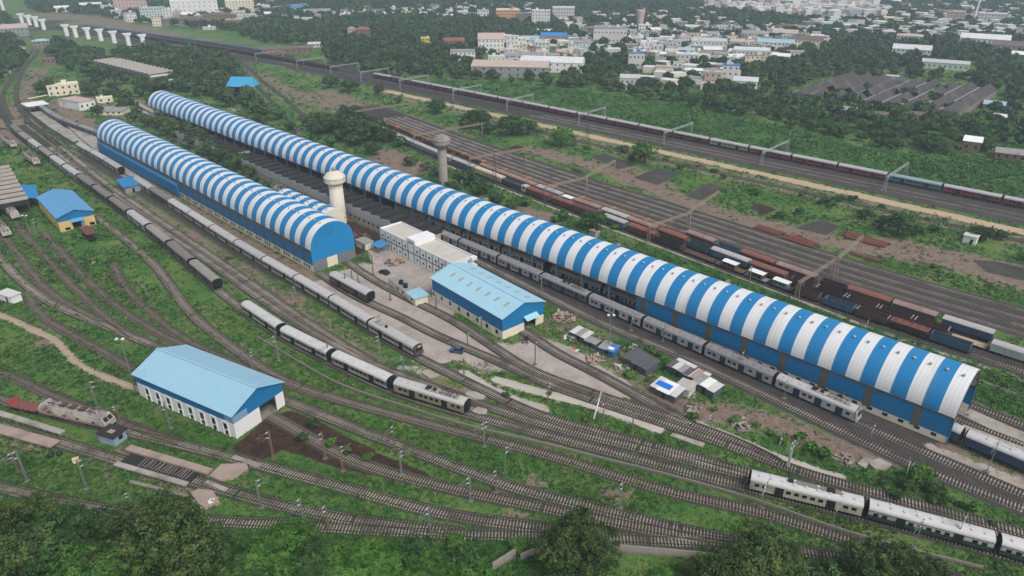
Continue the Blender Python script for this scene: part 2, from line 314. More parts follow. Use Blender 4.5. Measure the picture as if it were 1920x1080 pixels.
def masks(P):
    K = {k: np.zeros(len(P), np.float32) for k in ('dirt', 'soil', 'grav', 'pale', 'lush', 'ocean')}
    def pg(k, poly, a=1., soft=2.): K[k] = np.maximum(K[k], a * poly_fac(P, poly, soft))
    def ln(k, path, w, a=1., soft=1.5): K[k] = np.maximum(K[k], a * line_fac(P, path, w, soft))
    # stones and thin soil along the tracks
    for n, (path, bed) in TRK.items():
        if bed == 'dark': ln('grav', path, 2.6, .95)
        elif bed == 'old': ln('dirt', path, 1.3, .55, .8)
        else: ln('dirt', path, 1.35, .5, .8)
    ln('grav', main_(-4.5), 17.5, 1.); ln('grav', yard(6), 9, .9)
    ln('grav', yard(33.5, 26), 11.5, .9); pg('dirt', SQ((300, 240), (300, 282), (480, 305), (480, 262)), .7, 8); pg('grav', SQ((-40, 146.8), (190, 153), (190, 160), (-40, 160)), .95)
    pg('grav', SQ((16, 159), (480, 159), (480, 179), (16, 179)), .9); pg('dirt', SQ((-40, 158), (15, 160), (15, 186), (-40, 186)), .8)
    for a in ((1187, 333), (1233, 315), (1277, 325), (1233, 347)), ((1282, 367), (1330, 343), (1357, 350), (1313, 376)), ((1107, 293), (1133, 287), (1193, 310), (1160, 317)), ((1490, 427), (1540, 410), (1575, 425), (1550, 441)), ((1822, 487), (1870, 490), (1935, 505), (1935, 530), (1850, 510)):
        pg('grav', PQ(*a), 1., 1.6); pg('ocean', PQ(*a), .7, 1.2)
    for a in ((1403, 387), (1423, 380), (1460, 393), (1430, 405)), ((953, 277), (967, 270), (987, 277), (973, 286)), ((1410, 428), (1440, 424), (1480, 445), (1440, 440)), ((1475, 443), (1500, 440), (1535, 460), (1500, 455)), ((1065, 312), (1090, 318), (1100, 330), (1075, 322)): pg('soil', PQ(*a), .9, 1.5)
    # bare strips between yard and main line
    ln('dirt', PX((1000, 282), (1120, 313), (1240, 360), (1357, 400), (1480, 432), (1613, 463), (1780, 493), (1960, 545)), 7, .9, 4)
    pg('dirt', PQ((1620, 440), (1700, 450), (1800, 470), (1935, 500), (1935, 545), (1780, 505), (1640, 470)), .9, 3)
    ln('pale', LT(327.3, -60, 440), 3.3, 1.0, .6); ln('dirt', LT(321, -60, 440, 318), 5, .55, 4); ln('dirt', LT(312, -60, 330, 308), 3, .6, 3)
    pg('dirt', PQ((1160, 300), (1210, 318), (1280, 350), (1240, 365), (1150, 330)), .75, 4)
    pg('dirt', PQ((690, 300), (715, 277), (770, 290), (812, 318), (760, 335), (715, 325)), 1., 3); pg('dirt', PQ((930, 388), (980, 385), (1045, 400), (1060, 425), (990, 418)), .95, 3)
    pg('dirt', PQ((1135, 440), (1170, 450), (1230, 480), (1200, 470), (1150, 462)), .8, 2)
    # yards
    pg('soil', PQ((436, 838), (470, 812), (500, 783), (545, 770), (600, 792), (650, 820), (720, 854), (810, 890), (795, 902), (720, 895), (640, 878), (580, 858), (530, 842), (480, 868), (445, 852)), 1.25, 1.2); pg('dirt', PQ((60, 18), (230, 24), (330, 60), (480, 95), (470, 116), (300, 82), (180, 56), (60, 40)), .75, 12)
    pg('dirt', PQ((740, 720), (800, 703), (880, 738), (905, 762), (850, 772), (780, 752)), .95, 2); pg('soil', PQ((770, 720), (830, 715), (860, 745), (800, 745)), .5, 3)
    ln('dirt', PX((250, 385), (330, 432), (420, 492), (520, 565), (600, 622), (680, 672)), 8, .62, 6)
    ln('pale', PX((215, 362), (300, 420), (393, 488), (500, 557), (600, 620), (690, 672)), 1.6, .85, 1)
    pg('dirt', PQ((-30, 215), (40, 190), (120, 270), (230, 350), (330, 410), (300, 430), (200, 365), (90, 290), (-30, 265)), .8, 5)
    pg('dirt', PQ((85, 200), (110, 180), (190, 235), (180, 245), (120, 222)), .95, 3); pg('dirt', PQ((130, 185), (180, 215), (260, 235), (230, 200), (180, 180)), .7, 5)
    ln('dirt', PX((70, 130), (60, 160), (45, 190), (70, 205)), 9, .7, 6); ln('dirt', PX((20, 35), (70, 70), (140, 95), (220, 130)), 8, .5, 8)
    pg('pale', PQ((78, 203), (112, 218), (160, 255), (205, 292), (290, 350), (265, 345), (180, 298), (120, 250), (62, 214)), .95, 1.5)
    pg('pale', PQ((118, 226), (170, 241), (186, 262), (186, 290), (150, 258)), .9, 1.5)
    pg('pale', PQ((585, 530), (680, 492), (770, 512), (815, 545), (830, 588), (905, 640), (960, 645), (1010, 632), (1060, 645), (1120, 680), (1170, 712), (1215, 748), (1130, 745), (1060, 712), (980, 690), (900, 700), (868, 672), (800, 688), (720, 640), (640, 585)), .95, 1.5)
    pg('pale', PQ((700, 690), (770, 680), (860, 700), (940, 728), (1020, 768), (940, 742), (860, 712)), .6, 2)
    ln('pale', PX((868, 700), (905, 725), (960, 748), (1018, 768)), 1.7, 1., .8); ln('pale', PX((930, 712), (1000, 732), (1120, 762), (1243, 808)), 1.5, .95, .8)
    ln('pale', PX((1240, 768), (1320, 800), (1430, 848), (1510, 880), (1580, 900)), 1.6, 1., .8)
    pg('dirt', PQ((1000, 600), (1050, 585), (1130, 612), (1200, 660), (1250, 700), (1290, 740), (1240, 760), (1160, 715), (1080, 660)), .6, 5)
    ln('dirt', PX((1200, 735), (1280, 770), (1380, 778), (1440, 782), (1480, 805), (1560, 835), (1650, 857), (1730, 848), (1770, 835)), 4.5, .95, 3)
    pg('dirt', PQ((1560, 850), (1640, 838), (1690, 860), (1640, 882), (1580, 870)), .9, 2); pg('grav', PQ((1640, 840), (1740, 820), (1790, 850), (1720, 872)), .8, 3)
    ln('pale', Path([ST(17, 158.2), ST(-5, 158.8), ST(-40, 159)]), 2.0, .9, 1)
    ln('pale', PX((0, 590), (60, 617), (113, 643), (133, 673), (173, 697), (227, 718), (300, 745)), .9, 1., .5)
    pg('dirt', PQ((0, 825), (50, 820), (70, 845), (20, 850)), .9, 2); pg('dirt', PQ((190, 880), (205, 870), (215, 905), (195, 925)), .8, 1.5)
    pg('soil', PQ((15, 585), (60, 598), (110, 625), (105, 640), (40, 605)), .7, 2)
    for x, y, r in ((1065, 950, 3), (1150, 927, 3), (1000, 905, 3), (780, 790, 3), (440, 655, 3), (90, 640, 4), (240, 800, 3), (965, 985, 5), (880, 735, 3), (480, 500, 6), (430, 460, 6), (360, 440, 7), (545, 560, 6)):
        q = at(x, y); pg('dirt', [q + Vector((r * 1.4, 0, 0)), q + Vector((0, r, 0)), q + Vector((-r * 1.3, .4, 0)), q + Vector((.3, -r, 0))], .85, 2)
    pg('pale', PQ((690, 468), (722, 460), (835, 520), (880, 560), (835, 605), (760, 545), (700, 505)), .95, 1.5); pg('soil', SQ((203, 131), (203, 143), (214, 151), (236, 151), (232, 140), (214, 131)), .85, 1.5); pg('dirt', SQ((204, 131), (232, 132), (300, 150), (300, 153), (212, 152)), .8, 2)
    pg('pale', PQ((393, 893), (415, 872), (463, 870), (466, 880), (440, 897), (412, 902)), 1., 1.); pg('pale', PQ((358, 926), (372, 918), (400, 922), (412, 943), (385, 955), (372, 945)), 1., 1.)
    pg('dirt', PQ((215, 840), (240, 832), (400, 880), (390, 915), (350, 930), (240, 890)), .75, 1.5)
    pg('dirt', PQ((450, 130), (500, 135), (620, 190), (600, 215), (520, 190)), .6, 8); pg('dirt', PQ((240, 185), (300, 190), (300, 222), (250, 210)), .8, 4)
    pg('dirt', SQ((196, 104.5), (196, 112), (420, 116.5), (420, 108)), .95, 1.5); pg('grav', SQ((205, 99), (205, 107), (420, 112), (420, 105)), .8, 2)
    # rank growth
    pg('lush', PQ((660, 118), (760, 145), (900, 152), (1100, 172), (1280, 197), (1513, 250), (1613, 275), (1747, 290), (1940, 305), (1940, 372), (1640, 318), (1280, 245), (860, 160), (700, 135)), 1., 5)
    pg('lush', PQ((300, 985), (560, 1000), (1000, 1018), (1000, 1100), (200, 1100), (200, 1000)), .9, 4)
    pg('lush', SQ((-50, 186), (-50, 203), (120, 212), (170, 212), (170, 182), (20, 184)), .8, 3); pg('lush', PQ((1050, 640), (1130, 640), (1180, 640), (1300, 700), (1400, 750), (1300, 720), (1200, 690)), .9, 4)
    return K
MK = masks(GP)
nz = RNG.normal(0, 1, len(GP)).astype(np.float32) * .03
inb = (GP[:, 0] > -470) & (GP[:, 0] < 345) & (GP[:, 1] > 78) & (GP[:, 1] < 645)
hard = np.clip(MK['pale'] + MK['grav'] + MK['dirt'] * .5, 0, 1)
gz = np.where(inb, -.06 + nz * (1 - hard), -.1)
idx = np.arange(len(GP)).reshape(len(gy), NGX)
quads = np.stack([idx[:-1, :-1], idx[:-1, 1:], idx[1:, 1:], idx[1:, :-1]], -1).reshape(-1, 4)
def ground_material():
    m = bpy.data.materials.new('ground_cover'); m.use_nodes = True; N = m.node_tree.nodes; L = m.node_tree.links
    b = N['Principled BSDF']; b.inputs['Roughness'].default_value = .95; b.inputs['Specular IOR Level'].default_value = .1
    geo = N.new('ShaderNodeNewGeometry')
    def noise(sc, det=5., rough=.6):
        n = N.new('ShaderNodeTexNoise'); n.inputs['Scale'].default_value = sc; n.inputs['Detail'].default_value = det; n.inputs['Roughness'].default_value = rough
        L.new(geo.outputs['Position'], n.inputs['Vector']); return n.outputs['Fac']
    def ramp(v, stops):
        r = N.new('ShaderNodeValToRGB'); e = r.color_ramp.elements
        while len(e) < len(stops): e.new(.5)
        for q, (p, c) in zip(e, stops): q.position = p; q.color = (*c, 1)
        L.new(v, r.inputs[0]); return r.outputs[0]
    def mix(f, a, c):
        x = N.new('ShaderNodeMix'); x.data_type = 'RGBA'; L.new(f, x.inputs[0]); L.new(a, x.inputs[6]); L.new(c, x.inputs[7]); return x.outputs[2]
    def mth(op, a, c):
        n = N.new('ShaderNodeMath'); n.operation = op
        for i, v in ((0, a), (1, c)):
            if isinstance(v, (int, float)): n.inputs[i].default_value = v
            else: L.new(v, n.inputs[i])
        return n.outputs[0]
    n1 = noise(.045, 4); n2 = noise(.35, 6, .7); n3 = noise(1.6, 5, .7); n4 = noise(.12, 5)
    g = mth('ADD', mth('MULTIPLY', n1, .45), mth('ADD', mth('MULTIPLY', n2, .35), mth('MULTIPLY', n3, .3)))
    grass = ramp(g, [(.34, (.020, .054, .013)), (.46, (.041, .108, .025)), (.53, (.072, .155, .036)), (.62, (.135, .185, .055))])
    lush = ramp(g, [(.36, (.016, .045, .012)), (.48, (.038, .100, .022)), (.58, (.062, .150, .032)), (.7, (.11, .19, .05))])
    dirt = ramp(mth('ADD', mth('MULTIPLY', n2, .5), mth('MULTIPLY', n3, .5)), [(.3, (.10, .075, .057)), (.48, (.19, .142, .108)), (.68, (.31, .24, .19))])
    soil = ramp(mth('ADD', mth('MULTIPLY', n2, .5), mth('MULTIPLY', n3, .5)), [(.32, (.024, .015, .012)), (.5, (.048, .029, .023)), (.72, (.11, .068, .05))])
    grav = ramp(mth('ADD', mth('MULTIPLY', n4, .35), mth('ADD', mth('MULTIPLY', n2, .3), mth('MULTIPLY', n3, .35))), [(.3, (.034, .031, .030)), (.5, (.066, .058, .055)), (.7, (.12, .105, .095))])
    pale = ramp(mth('ADD', mth('MULTIPLY', n4, .4), mth('ADD', mth('MULTIPLY', n2, .3), mth('MULTIPLY', n3, .3))), [(.3, (.15, .125, .108)), (.42, (.31, .262, .228)), (.54, (.41, .355, .318)), (.7, (.50, .45, .41))])
    a1 = N.new('ShaderNodeAttribute'); a1.attribute_name = 'cover_a'; a2 = N.new('ShaderNodeAttribute'); a2.attribute_name = 'cover_b'
    s1 = N.new('ShaderNodeSeparateColor'); L.new(a1.outputs['Color'], s1.inputs[0]); s2 = N.new('ShaderNodeSeparateColor'); L.new(a2.outputs['Color'], s2.inputs[0])
    br = mth('ADD', mth('MULTIPLY', mth('SUBTRACT', n2, .5), 1.3), mth('MULTIPLY', mth('SUBTRACT', n3, .5), .9))
    def edge(v, w=.22):
        r = N.new('ShaderNodeMapRange'); r.interpolation_type = 'SMOOTHSTEP'
        k = mth('ADD', v, mth('MULTIPLY', br, 1.25))
        r.inputs[1].default_value = .5 - w; r.inputs[2].default_value = .5 + w; L.new(k, r.inputs[0])
        gate = N.new('ShaderNodeMapRange'); gate.inputs[1].default_value = 0; gate.inputs[2].default_value = .15; L.new(v, gate.inputs[0])
        return mth('MULTIPLY', r.outputs[0], gate.outputs[0])
    c = mix(edge(s2.outputs[1]), grass, lush)
    # thin worn patches scattered in the turf
    wp = N.new('ShaderNodeMapRange'); wp.inputs[1].default_value = .56; wp.inputs[2].default_value = .70; L.new(noise(.09, 6, .7), wp.inputs[0])
    c = mix(mth('MULTIPLY', wp.outputs[0], .5), c, dirt)
    c = mix(edge(s1.outputs[0]), c, dirt); c = mix(edge(s1.outputs[1], .15), c, soil); c = mix(edge(s1.outputs[2], .15), c, grav); c = mix(edge(s2.outputs[0], .12), c, pale)
    L.new(c, b.inputs['Base Color'])
    bp = N.new('ShaderNodeBump'); bp.inputs['Strength'].default_value = .9; bp.inputs['Distance'].default_value = .5
    L.new(mth('ADD', n2, mth('MULTIPLY', n3, .6)), bp.inputs['Height']); L.new(bp.outputs[0], b.inputs['Normal'])
    return m
me = np_mesh('ground', np.column_stack([GP, gz]), quads, ground_material())
for nm, ch in (('cover_a', ('dirt', 'soil', 'grav')), ('cover_b', ('pale', 'lush', 'ocean'))):
    at_ = me.attributes.new(nm, 'FLOAT_COLOR', 'POINT'); col = np.ones((len(GP), 4), np.float32)
    for i, k in enumerate(ch): col[:, i] = MK[k]
    at_.data.foreach_set('color', col.ravel())
struct(link('ground', me))

# ------------------------------------------------------------------ track: stone bed, sleepers, two rails
M_bed = {'old': mat('old_track_stones', (.075, .060, .048, 1), .95, .3, .5, .3, 4., (.05, .075, .025, 1), .5, .15), 'brown': mat('brown_track_stones', (.054, .046, .040, 1), .95, .3, .5, .3, 4., (.045, .075, .024, 1), .5, .16), 'dark': mat('dark_track_stones', (.058, .050, .046, 1), .95, .3, .5, .3, 4., (.11, .095, .08, 1), .3, .2)}
M_slp = mat('concrete_sleeper', (.315, .277, .24, 1), .9, .35, .25, .2, 1.3, (.11, .082, .062, 1), .6, .13)
M_slpr = mat('rusty_sleeper', (.26, .21, .175, 1), .9, .35, .3, .2, 2.)
M_slpo = mat('old_sleeper', (.15, .12, .10, 1), .9, .35, .3, .2, 2.)
M_rail = mat('brown_rail_steel', (.045, .030, .023, 1), .6, .2, .6)
def strip(path, off0, off1, z0, z1):
    n = path.normals(); a = path.p + n * off0; b = path.p + n * off1
    return np.column_stack([a, np.full(len(a), z0)]), np.column_stack([b, np.full(len(b), z1)])
def rows_mesh(name, rows, m):
    k = len(rows); n = len(rows[0]); v = np.stack(rows, 1).reshape(-1, 3); i = np.arange(n - 1)[:, None] * k; j = np.arange(k - 1)[None, :]
    q = np.stack([i + j, i + j + 1, i + j + 1 + k, i + j + k], -1).reshape(-1, 4); return np_mesh(name, v, q, m)
def make_track(i, name, path, bed):
    h = .10 + .009 * (i % 26); sink = bed != 'dark'; bw = {'brown': 1.55, 'old': 1.45, 'dark': 1.7}[bed]
    rows = []
    for o, z in ((bw + .45, -.08), (bw, h), (-bw, h), (-bw - .45, -.08)): rows.append(np.column_stack([path.p + path.normals() * o, np.full(len(path.p), z)]))
    t = struct(link('railway_track', rows_mesh('track_bed', rows, M_bed[bed])))
    u = np.arange(.3, path.L - .3, .66); P_ = np.column_stack([np.interp(u, path.u, path.p[:, 0]), np.interp(u, path.u, path.p[:, 1])])
    keep = (np.hypot(P_[:, 0], P_[:, 1]) < 460) & (P_[:, 1] > 70); P_ = P_[keep]
    if len(P_) > 3:
        nn = path.normals(); N_ = np.column_stack([np.interp(u, path.u, nn[:, 0]), np.interp(u, path.u, nn[:, 1])])[keep]
        N_ += RNG.normal(0, .012, N_.shape); N_ /= np.linalg.norm(N_, axis=1)[:, None]; D_ = np.column_stack([N_[:, 1], -N_[:, 0]])
        dip = np.where(np.sin(P_[:, 0] * .31 + 1.7 * np.sin(P_[:, 1] * .23)) + RNG.normal(0, .6, len(P_)) > 2.0, .10, 0.) if sink else np.zeros(len(P_))
        vs = []
        for zz, sc in ((h - .05, 1.), (h + .075, .94)):
            for sx, sy in ((-1, -1), (1, -1), (1, 1), (-1, 1)): vs.append(np.column_stack([P_ + N_ * (1.36 * sx * sc) + D_ * (.125 * sy * sc), zz - dip * (zz > h)]))
        v = np.stack(vs, 1).reshape(-1, 3); base = np.arange(len(P_))[:, None, None] * 8
        q = (base + np.array([(4, 5, 6, 7), (0, 1, 5, 4), (1, 2, 6, 5), (2, 3, 7, 6), (3, 0, 4, 7)])[None]).reshape(-1, 4)
        link('sleepers', np_mesh('sleepers', v, q, M_slpo if bed == 'old' else (M_slpr if name in ('brown', 'a') else M_slp)), t)
    for sgn in (-1, 1):
        c = .86 * sgn; rw = .055
        rows = [np.column_stack([path.p + path.normals() * (c + o), np.full(len(path.p), z)]) for o, z in ((rw, h), (rw, h + .215), (-rw, h + .215), (-rw, h))]
        link('rail', rows_mesh('rail', rows, M_rail), t)
for i, (n, (p_, b_)) in enumerate(TRK.items()): make_track(i, n, p_, b_)

# ------------------------------------------------------------------ paths, road, slabs
def ribbon(name, path, w, z, m, jit=.15):
    n = path.normals(); e = RNG.normal(0, jit, (len(path.p), 2)); k = np.ones(5) / 5
    e = np.column_stack([np.convolve(e[:, i], k, 'same') for i in (0, 1)])
    rows = [np.column_stack([path.p + n * (o * w + e[:, j:j + 1] * 2), np.full(len(path.p), zz)]) for o, j, zz in ((.5, 0, -.08), (.44, 0, z), (-.44, 1, z), (-.5, 1, -.08))]
    return struct(link(name, rows_mesh(name, rows, m)))
M_road = mat('sandy_road', (.44, .32, .215, 1), .95, .15, .15, .12, 1.2, (.31, .225, .15, 1), .35, .1)
M_foot = mat('trodden_earth', (.36, .275, .205, 1), .95, .2, .3, .12, 2.)
ribbon('dirt_road', LT(327.3, -60, 440), 7.0, .06, M_road, .45)
ribbon('footpath', PX((-40, 570), (0, 590), (60, 617), (113, 643), (133, 673), (173, 697), (227, 718), (285, 740)), 2.0, .09, M_foot, .2)
ribbon('concrete_path', STP((-40, 203.8), (7, 204.6), (50, 206.3), (75, 209.6), (116, 214), (151, 217), (183, 219.5), (222, 223.8), (270, 231)), 1.7, .045, M_conc, .1)
M_pk = mat('dusty_pink_concrete', (.33, .255, .21, 1), .95, .22, .3, .12, 3., (.19, .15, .125, 1), .45, .18)
M_strip = mat('pale_dusty_concrete', (.44, .39, .345, 1), .95, .15, .3, .12, 2.5, (.28, .235, .2, 1), .4, .15)
for pts_, w_ in (([(868, 698), (905, 724), (960, 747), (1018, 768)], 3.4), ([(925, 710), (1000, 732), (1120, 762), (1243, 808)], 3.0), ([(1235, 766), (1320, 800), (1430, 847), (1510, 878), (1580, 897)], 3.2), ([(215, 362), (300, 420), (393, 488), (500, 557), (600, 620), (690, 674)], 2.4)): ribbon('concrete_path', PX(*pts_), w_, .07, M_strip, .22)
def slab(pts, z=.10, m=None, name='concrete_slab'):
    q = [at(*p) for p in pts]; b = MB(); b.prism([(v.x, v.y) for v in q][::-1] if sum((q[i].x * q[(i + 1) % len(q)].y - q[(i + 1) % len(q)].x * q[i].y) for i in range(len(q))) < 0 else [(v.x, v.y) for v in q], -.1, z)
    return struct(b.build(name, m or M_conc))
slab(((393, 893), (415, 872), (463, 870), (466, 880), (440, 897), (412, 902)), .3, M_pk); slab(((383, 906), (390, 902), (428, 917), (420, 923)), .33)
slab(((358, 926), (372, 918), (400, 922), (412, 943), (385, 955), (372, 945)), .3, M_pk)
slab(((433, 861), (441, 855), (491, 872), (485, 879)), .39); slab(((872, 741), (876, 735), (892, 736), (910, 744), (907, 750), (893, 752), (880, 748)), .35)
slab(((884, 773), (896, 765), (914, 770), (912, 778), (898, 779)), .4); slab(((1256, 818), (1262, 813), (1322, 833), (1318, 840)), .3)
slab(((790, 700), (806, 695), (823, 706), (806, 711)), .37)
slab(((1625, 868), (1648, 862), (1672, 874), (1660, 884), (1640, 882)), .5); slab(((1607, 872), (1620, 858), (1634, 864), (1622, 880)), .45)
slab(((1780, 770), (1800, 760), (1925, 815), (1925, 838)), .3)
# ------------------------------------------------------------------ buildings
def frame(p0, p1):
    d = Vector(p1) - Vector(p0); return math.atan2(d.y, d.x), math.hypot(d.x, d.y)
def arc(hw, eave, rise, n=28, d=0.): return [((hw + d) * math.cos(math.pi * i / n), eave + (rise + d) * math.sin(math.pi * i / n)) for i in range(n + 1)]
def barrel_shed(label, p0, p1, hw, eave, rise, pitch=3.52, wall0=0, wall1=None, kind='open'):
    """p0/p1: middle of the near and far end. +y is the side towards the yard."""
    rot, L = frame(p0, p1); t = thing('striped_shed', label, 'train shed', p0, rot)
    b = MB(); k = 0; x = 0.; n = 28
    while x < L - .1:
        x1 = min(L, x + pitch); sc = .06 if k % 2 else 0.
        o = arc(hw, eave, rise, n, sc); i_ = arc(hw - .1, eave, rise - .1, n)
        b.extr(o + i_[::-1], x, x1, mi=k % 2); x = x1; k += 1
    r = b.build('roof', [M_whites, M_blue], t)
    vents = MB(); vents.lathe([(.16, -.2), (.18, .2), (.34, .26), (.38, .42), (.32, .6), (.1, .68)], 8)
    vm = vents.mesh('roof_vent', mat('pale_vent', (.38, .40, .41, 1), .6, .1)); j = 0
    nv = int(L / pitch); stepv = max(1, nv // 95 + 1) if nv > 95 else 1
    for q in range(min(nv, 95)):
        th = R(71); y = hw * math.cos(th); z = eave + rise * math.sin(th)
        o = link('roof_vent', vm, r); o.location = (q * pitch + pitch * .5, y, z)
        if kind == 'open' and q % 2: 
            pass
    g = MB()
    for sy in (1, -1): g.box(0, L, sy * hw - .18 * (1 if sy > 0 else 1), sy * hw + .18, eave - .38, eave - .02)
    g.build('gutter', M_rust if kind == 'open' else M_murk, t)
    return t, L
# --- the long shed that runs the whole yard
SH2a, SH2b = ST(14.9, 170.9), ST(483, 178.4)
shed2, L2 = barrel_shed('very long barrel roofed train shed in blue and white stripes with open far sides', SH2a, SH2b, 8.8, 7.3, 8.2)
wl = 86.5
b = MB(); b.box(.12, wl, 8.66, 8.8, 1.9, 6.9); b.box(.12, wl, -8.8, -8.66, 1.9, 6.9); b.build('wall_cladding', M_bluev, shed2)  # cladding on the unseen far side is added to darken the inside
b = MB(); b.box(.12, wl, 8.5, 8.78, 0, 1.9); b.box(.12, wl, -8.78, -8.5, 0, 1.9); dado2 = b.build('lower_wall', M_cream, shed2)
for x in np.arange(7.4, wl, 11.0):
    b = MB(); b.box(x - .95, x + .95, 8.78, 8.86, 1.4, 6.92); b.build('translucent_strip', M_murk, shed2)
for x in np.arange(3.0, wl, 3.6):
    b = MB(); b.box(x - .6, x + .6, 8.74, 8.83, .85, 1.65); b.build('window', M_glass, dado2)
b = MB()
for sy in (1, -1): b.box(-.1, .12, sy * 8.8 - .28, sy * 8.8 + .28, 0, 7.0)
b.build('corner_post', M_bluev, shed2)
M_col = mat('blue_grey_column', (.10, .17, .22, 1), .6, .15)
cb = MB(); cb.box(-.28, .28, -.28, .28, 0, 7.0); cb.box(-.45, .45, -.34, .34, 0, .35); cb.bar((0, .0, 5.2), (1.6, 0, 7.0), .16); cb.bar((0, .0, 5.2), (-1.6, 0, 7.0), .16); cm = cb.mesh('column', M_col)
for x in np.arange(wl + .4, L2, 11.0):
    for sy in (1, -1):
        o = link('column', cm, shed2); o.location = (x, sy * 8.45, 0)
tr = MB(); pr = arc(8.4, 7.0, 7.9, 16)
tr.extr(arc(8.68, 7.25, 8.1, 28) + arc(8.0, 7.25, 7.4, 28)[::-1], -.06, .05)
for i in range(0, 16, 2):
    y0, z0 = pr[i]; tr.bar((.2, y0, z0), (.2, y0 * .93, 7.0 + (z0 - 7.0) * .86), .14)
tr.build('end_truss', M_rust, shed2)
tr = MB()
for x in np.arange(11, L2, 11.0):
    pr = arc(8.6, 7.0, 8.1, 10); [tr.bar((x, pr[i][0], pr[i][1]), (x, pr[i + 1][0], pr[i + 1][1]), .22) for i in range(10)]
tr.build('roof_frame', M_col, shed2)
# --- the shorter shed with the closed gable
SH1a, SH1b = ST(201.6, 121.3), ST(417.5, 125.6)
shed1, L1 = barrel_shed('striped barrel roofed train shed with solid blue gable beside cream water tower', SH1a, SH1b, 8.75, 8.3, 8.3, kind='closed')
b = MB()
for sy in (1, -1): b.box(.1, L1, sy * 8.7 - .07, sy * 8.7 + .07, 2.6, 6.75)
b.build('wall_cladding', M_bluev, shed1)
b = MB()
for sy in (1, -1): b.box(.1, L1, sy * 8.72 - .09, sy * 8.72 + .09, 6.75, 7.92)
b.build('translucent_band', M_murk, shed1)
for x in np.arange(5.0, 112, 7.05):
    b = MB(); b.box(x - .55, x + .55, 8.79, 8.86, 2.62, 6.73); b.build('translucent_strip', M_murk, shed1)
b = MB()
for sy in (1, -1): b.box(.1, L1, sy * 8.62 - .12, sy * 8.62 + .12, 0, 2.6)
dado1 = b.build('lower_wall', M_cream, shed1)
for x in np.arange(2.4, 116, 7.05):
    for k in range(3):
        b = MB(); b.box(x + k * 1.7 - .45, x + k * 1.7 + .45, 8.70, 8.79, .95, 2.0); b.build('window', M_glass, dado1)
b = MB(); b.box(112, L1, 8.8, 9.6, .6, 5.6); b.hexa([(112, 8.8, 5.6), (L1, 8.8, 5.6), (L1, 9.6, 5.6), (112, 9.6, 5.6), (112, 8.8, 6.4), (L1, 8.8, 6.4), (L1, 8.85, 6.4), (112, 8.85, 6.4)]); b.build('lean_to_panel', M_bluev, shed1)
for x, m in ((-.06, shed1), (L1 - .02, shed1)):
    b = MB(); b.extr(arc(8.72, 8.3, 8.2, 28) + [(-8.72, 3.9), (8.72, 3.9)], x, x + .08); g = b.build('gable', mat('gable_lit_blue', (.010, .205, .46, 1), .5, .07, .1), m)  # shed blue lifted here, painting the lit end brighter than the side walls
b = MB(); b.extr([(5.9, 8.8), (6.9, 9.0), (6.9, 12.2), (5.9, 13.6)], -.10, -.062); b.extr([(-1.0, 11.9), (5.2, 11.9), (4.4, 15), (-1.0, 16.2)], -.1, -.062); b.build('gable_patch', mat('darker_blue_patch', (.012, .175, .40, 1), .6, .1), shed1)  # patch a little darker than the gable around it
b = MB(); b.box(-.03, .2, -1.2, 3.0, 0, 3.9); b.build('gable_pier', M_cream, shed1)
for y0, y1 in ((3.1, 8.6), (-8.6, -1.3)):
    b = MB(); b.box(-.02, .1, y0, y1, .1, 3.88); [b.box(-.05, -.021, y0, y1, z, z + .06) for z in np.arange(.4, 3.8, .4)]; b.build('roller_door', mat('grey_shutter', (.17, .18, .19, 1), .6, .2, .5), shed1)
b = MB(); b.box(0, .2, 3.0, 8.6, 0, .1); b.build('door_sill', M_concd, shed1)
# --- little striped shed next to the water tower
p0, p1 = ST(229.8, 140.0), ST(267, 140.0)
shed3, L3 = barrel_shed('small striped barrel roof shed tucked behind the gabled shed by the cream water tower', p0, p1, 5.2, 4.2, 4.6, 3.3, kind='closed')
b = MB()
for sy in (1, -1): b.box(.1, L3, sy * 5.1 - .08, sy * 5.1 + .08, 0, 3.84)
b.build('side_wall', M_cream, shed3)
b = MB(); b.extr(arc(5.1, 4.2, 4.5, 20) + [(-5.1, 0), (5.1, 0)], .02, .12); b.build('gable', M_cream, shed3)
# --- sooty north-light workshop between the sheds
p0, p1 = ST(189.5, 151.4), ST(418, 155.6); rot, L = frame(p0, p1)
saw = thing('sawtooth_workshop', 'long workshop with sooty black sawtooth roof and grey stepped fascia under the long striped shed', 'workshop', p0, rot)
b = MB(); pit = 6.35; nt_ = int(L / pit)
for k in range(nt_):
    x0 = k * pit; b.hexa([(x0, .2, 4.0), (x0 + pit, .2, 4.0), (x0 + pit, -10.4, 4.0), (x0, -10.4, 4.0), (x0, .2, 6.3), (x0 + pit - .02, .2, 5.35), (x0 + pit - .02, -10.4, 5.35), (x0, -10.4, 6.3)])
b.build('roof', M_saw, saw)
fb = MB(); fb.hexa([(.1, .22, 2.6), (pit - .1, .22, 2.6), (pit - .1, .34, 2.6), (.1, .34, 2.6), (.1, .22, 6.7), (pit - .1, .22, 5.7), (pit - .1, .34, 5.7), (.1, .34, 6.7)]); fm = fb.mesh('fascia_panel', mat('pale_grey_sheet', (.40, .40, .40, 1), .85, .15, .4, .1, 3., (.22, .21, .20, 1), .25, .25))
for k in range(nt_):
    o = link('fascia_panel', fm, saw); o.location = (k * pit, 0, 0)
b = MB(); b.box(0, L, -.1, .12, 0, 2.6); b.box(0, .2, -10.4, -.1, 0, 4.0); sw = b.build('wall', mat('stained_cream_wall', (.40, .37, .31, 1), .9, .2, .3, .1, 3., (.2, .17, .14, 1), .4, .2), saw)
for x in np.arange(2, 100, 3.2):
    b = MB(); b.box(x - .5, x + .5, .125, .16, .9, 1.9); b.build('window', M_glass, sw)
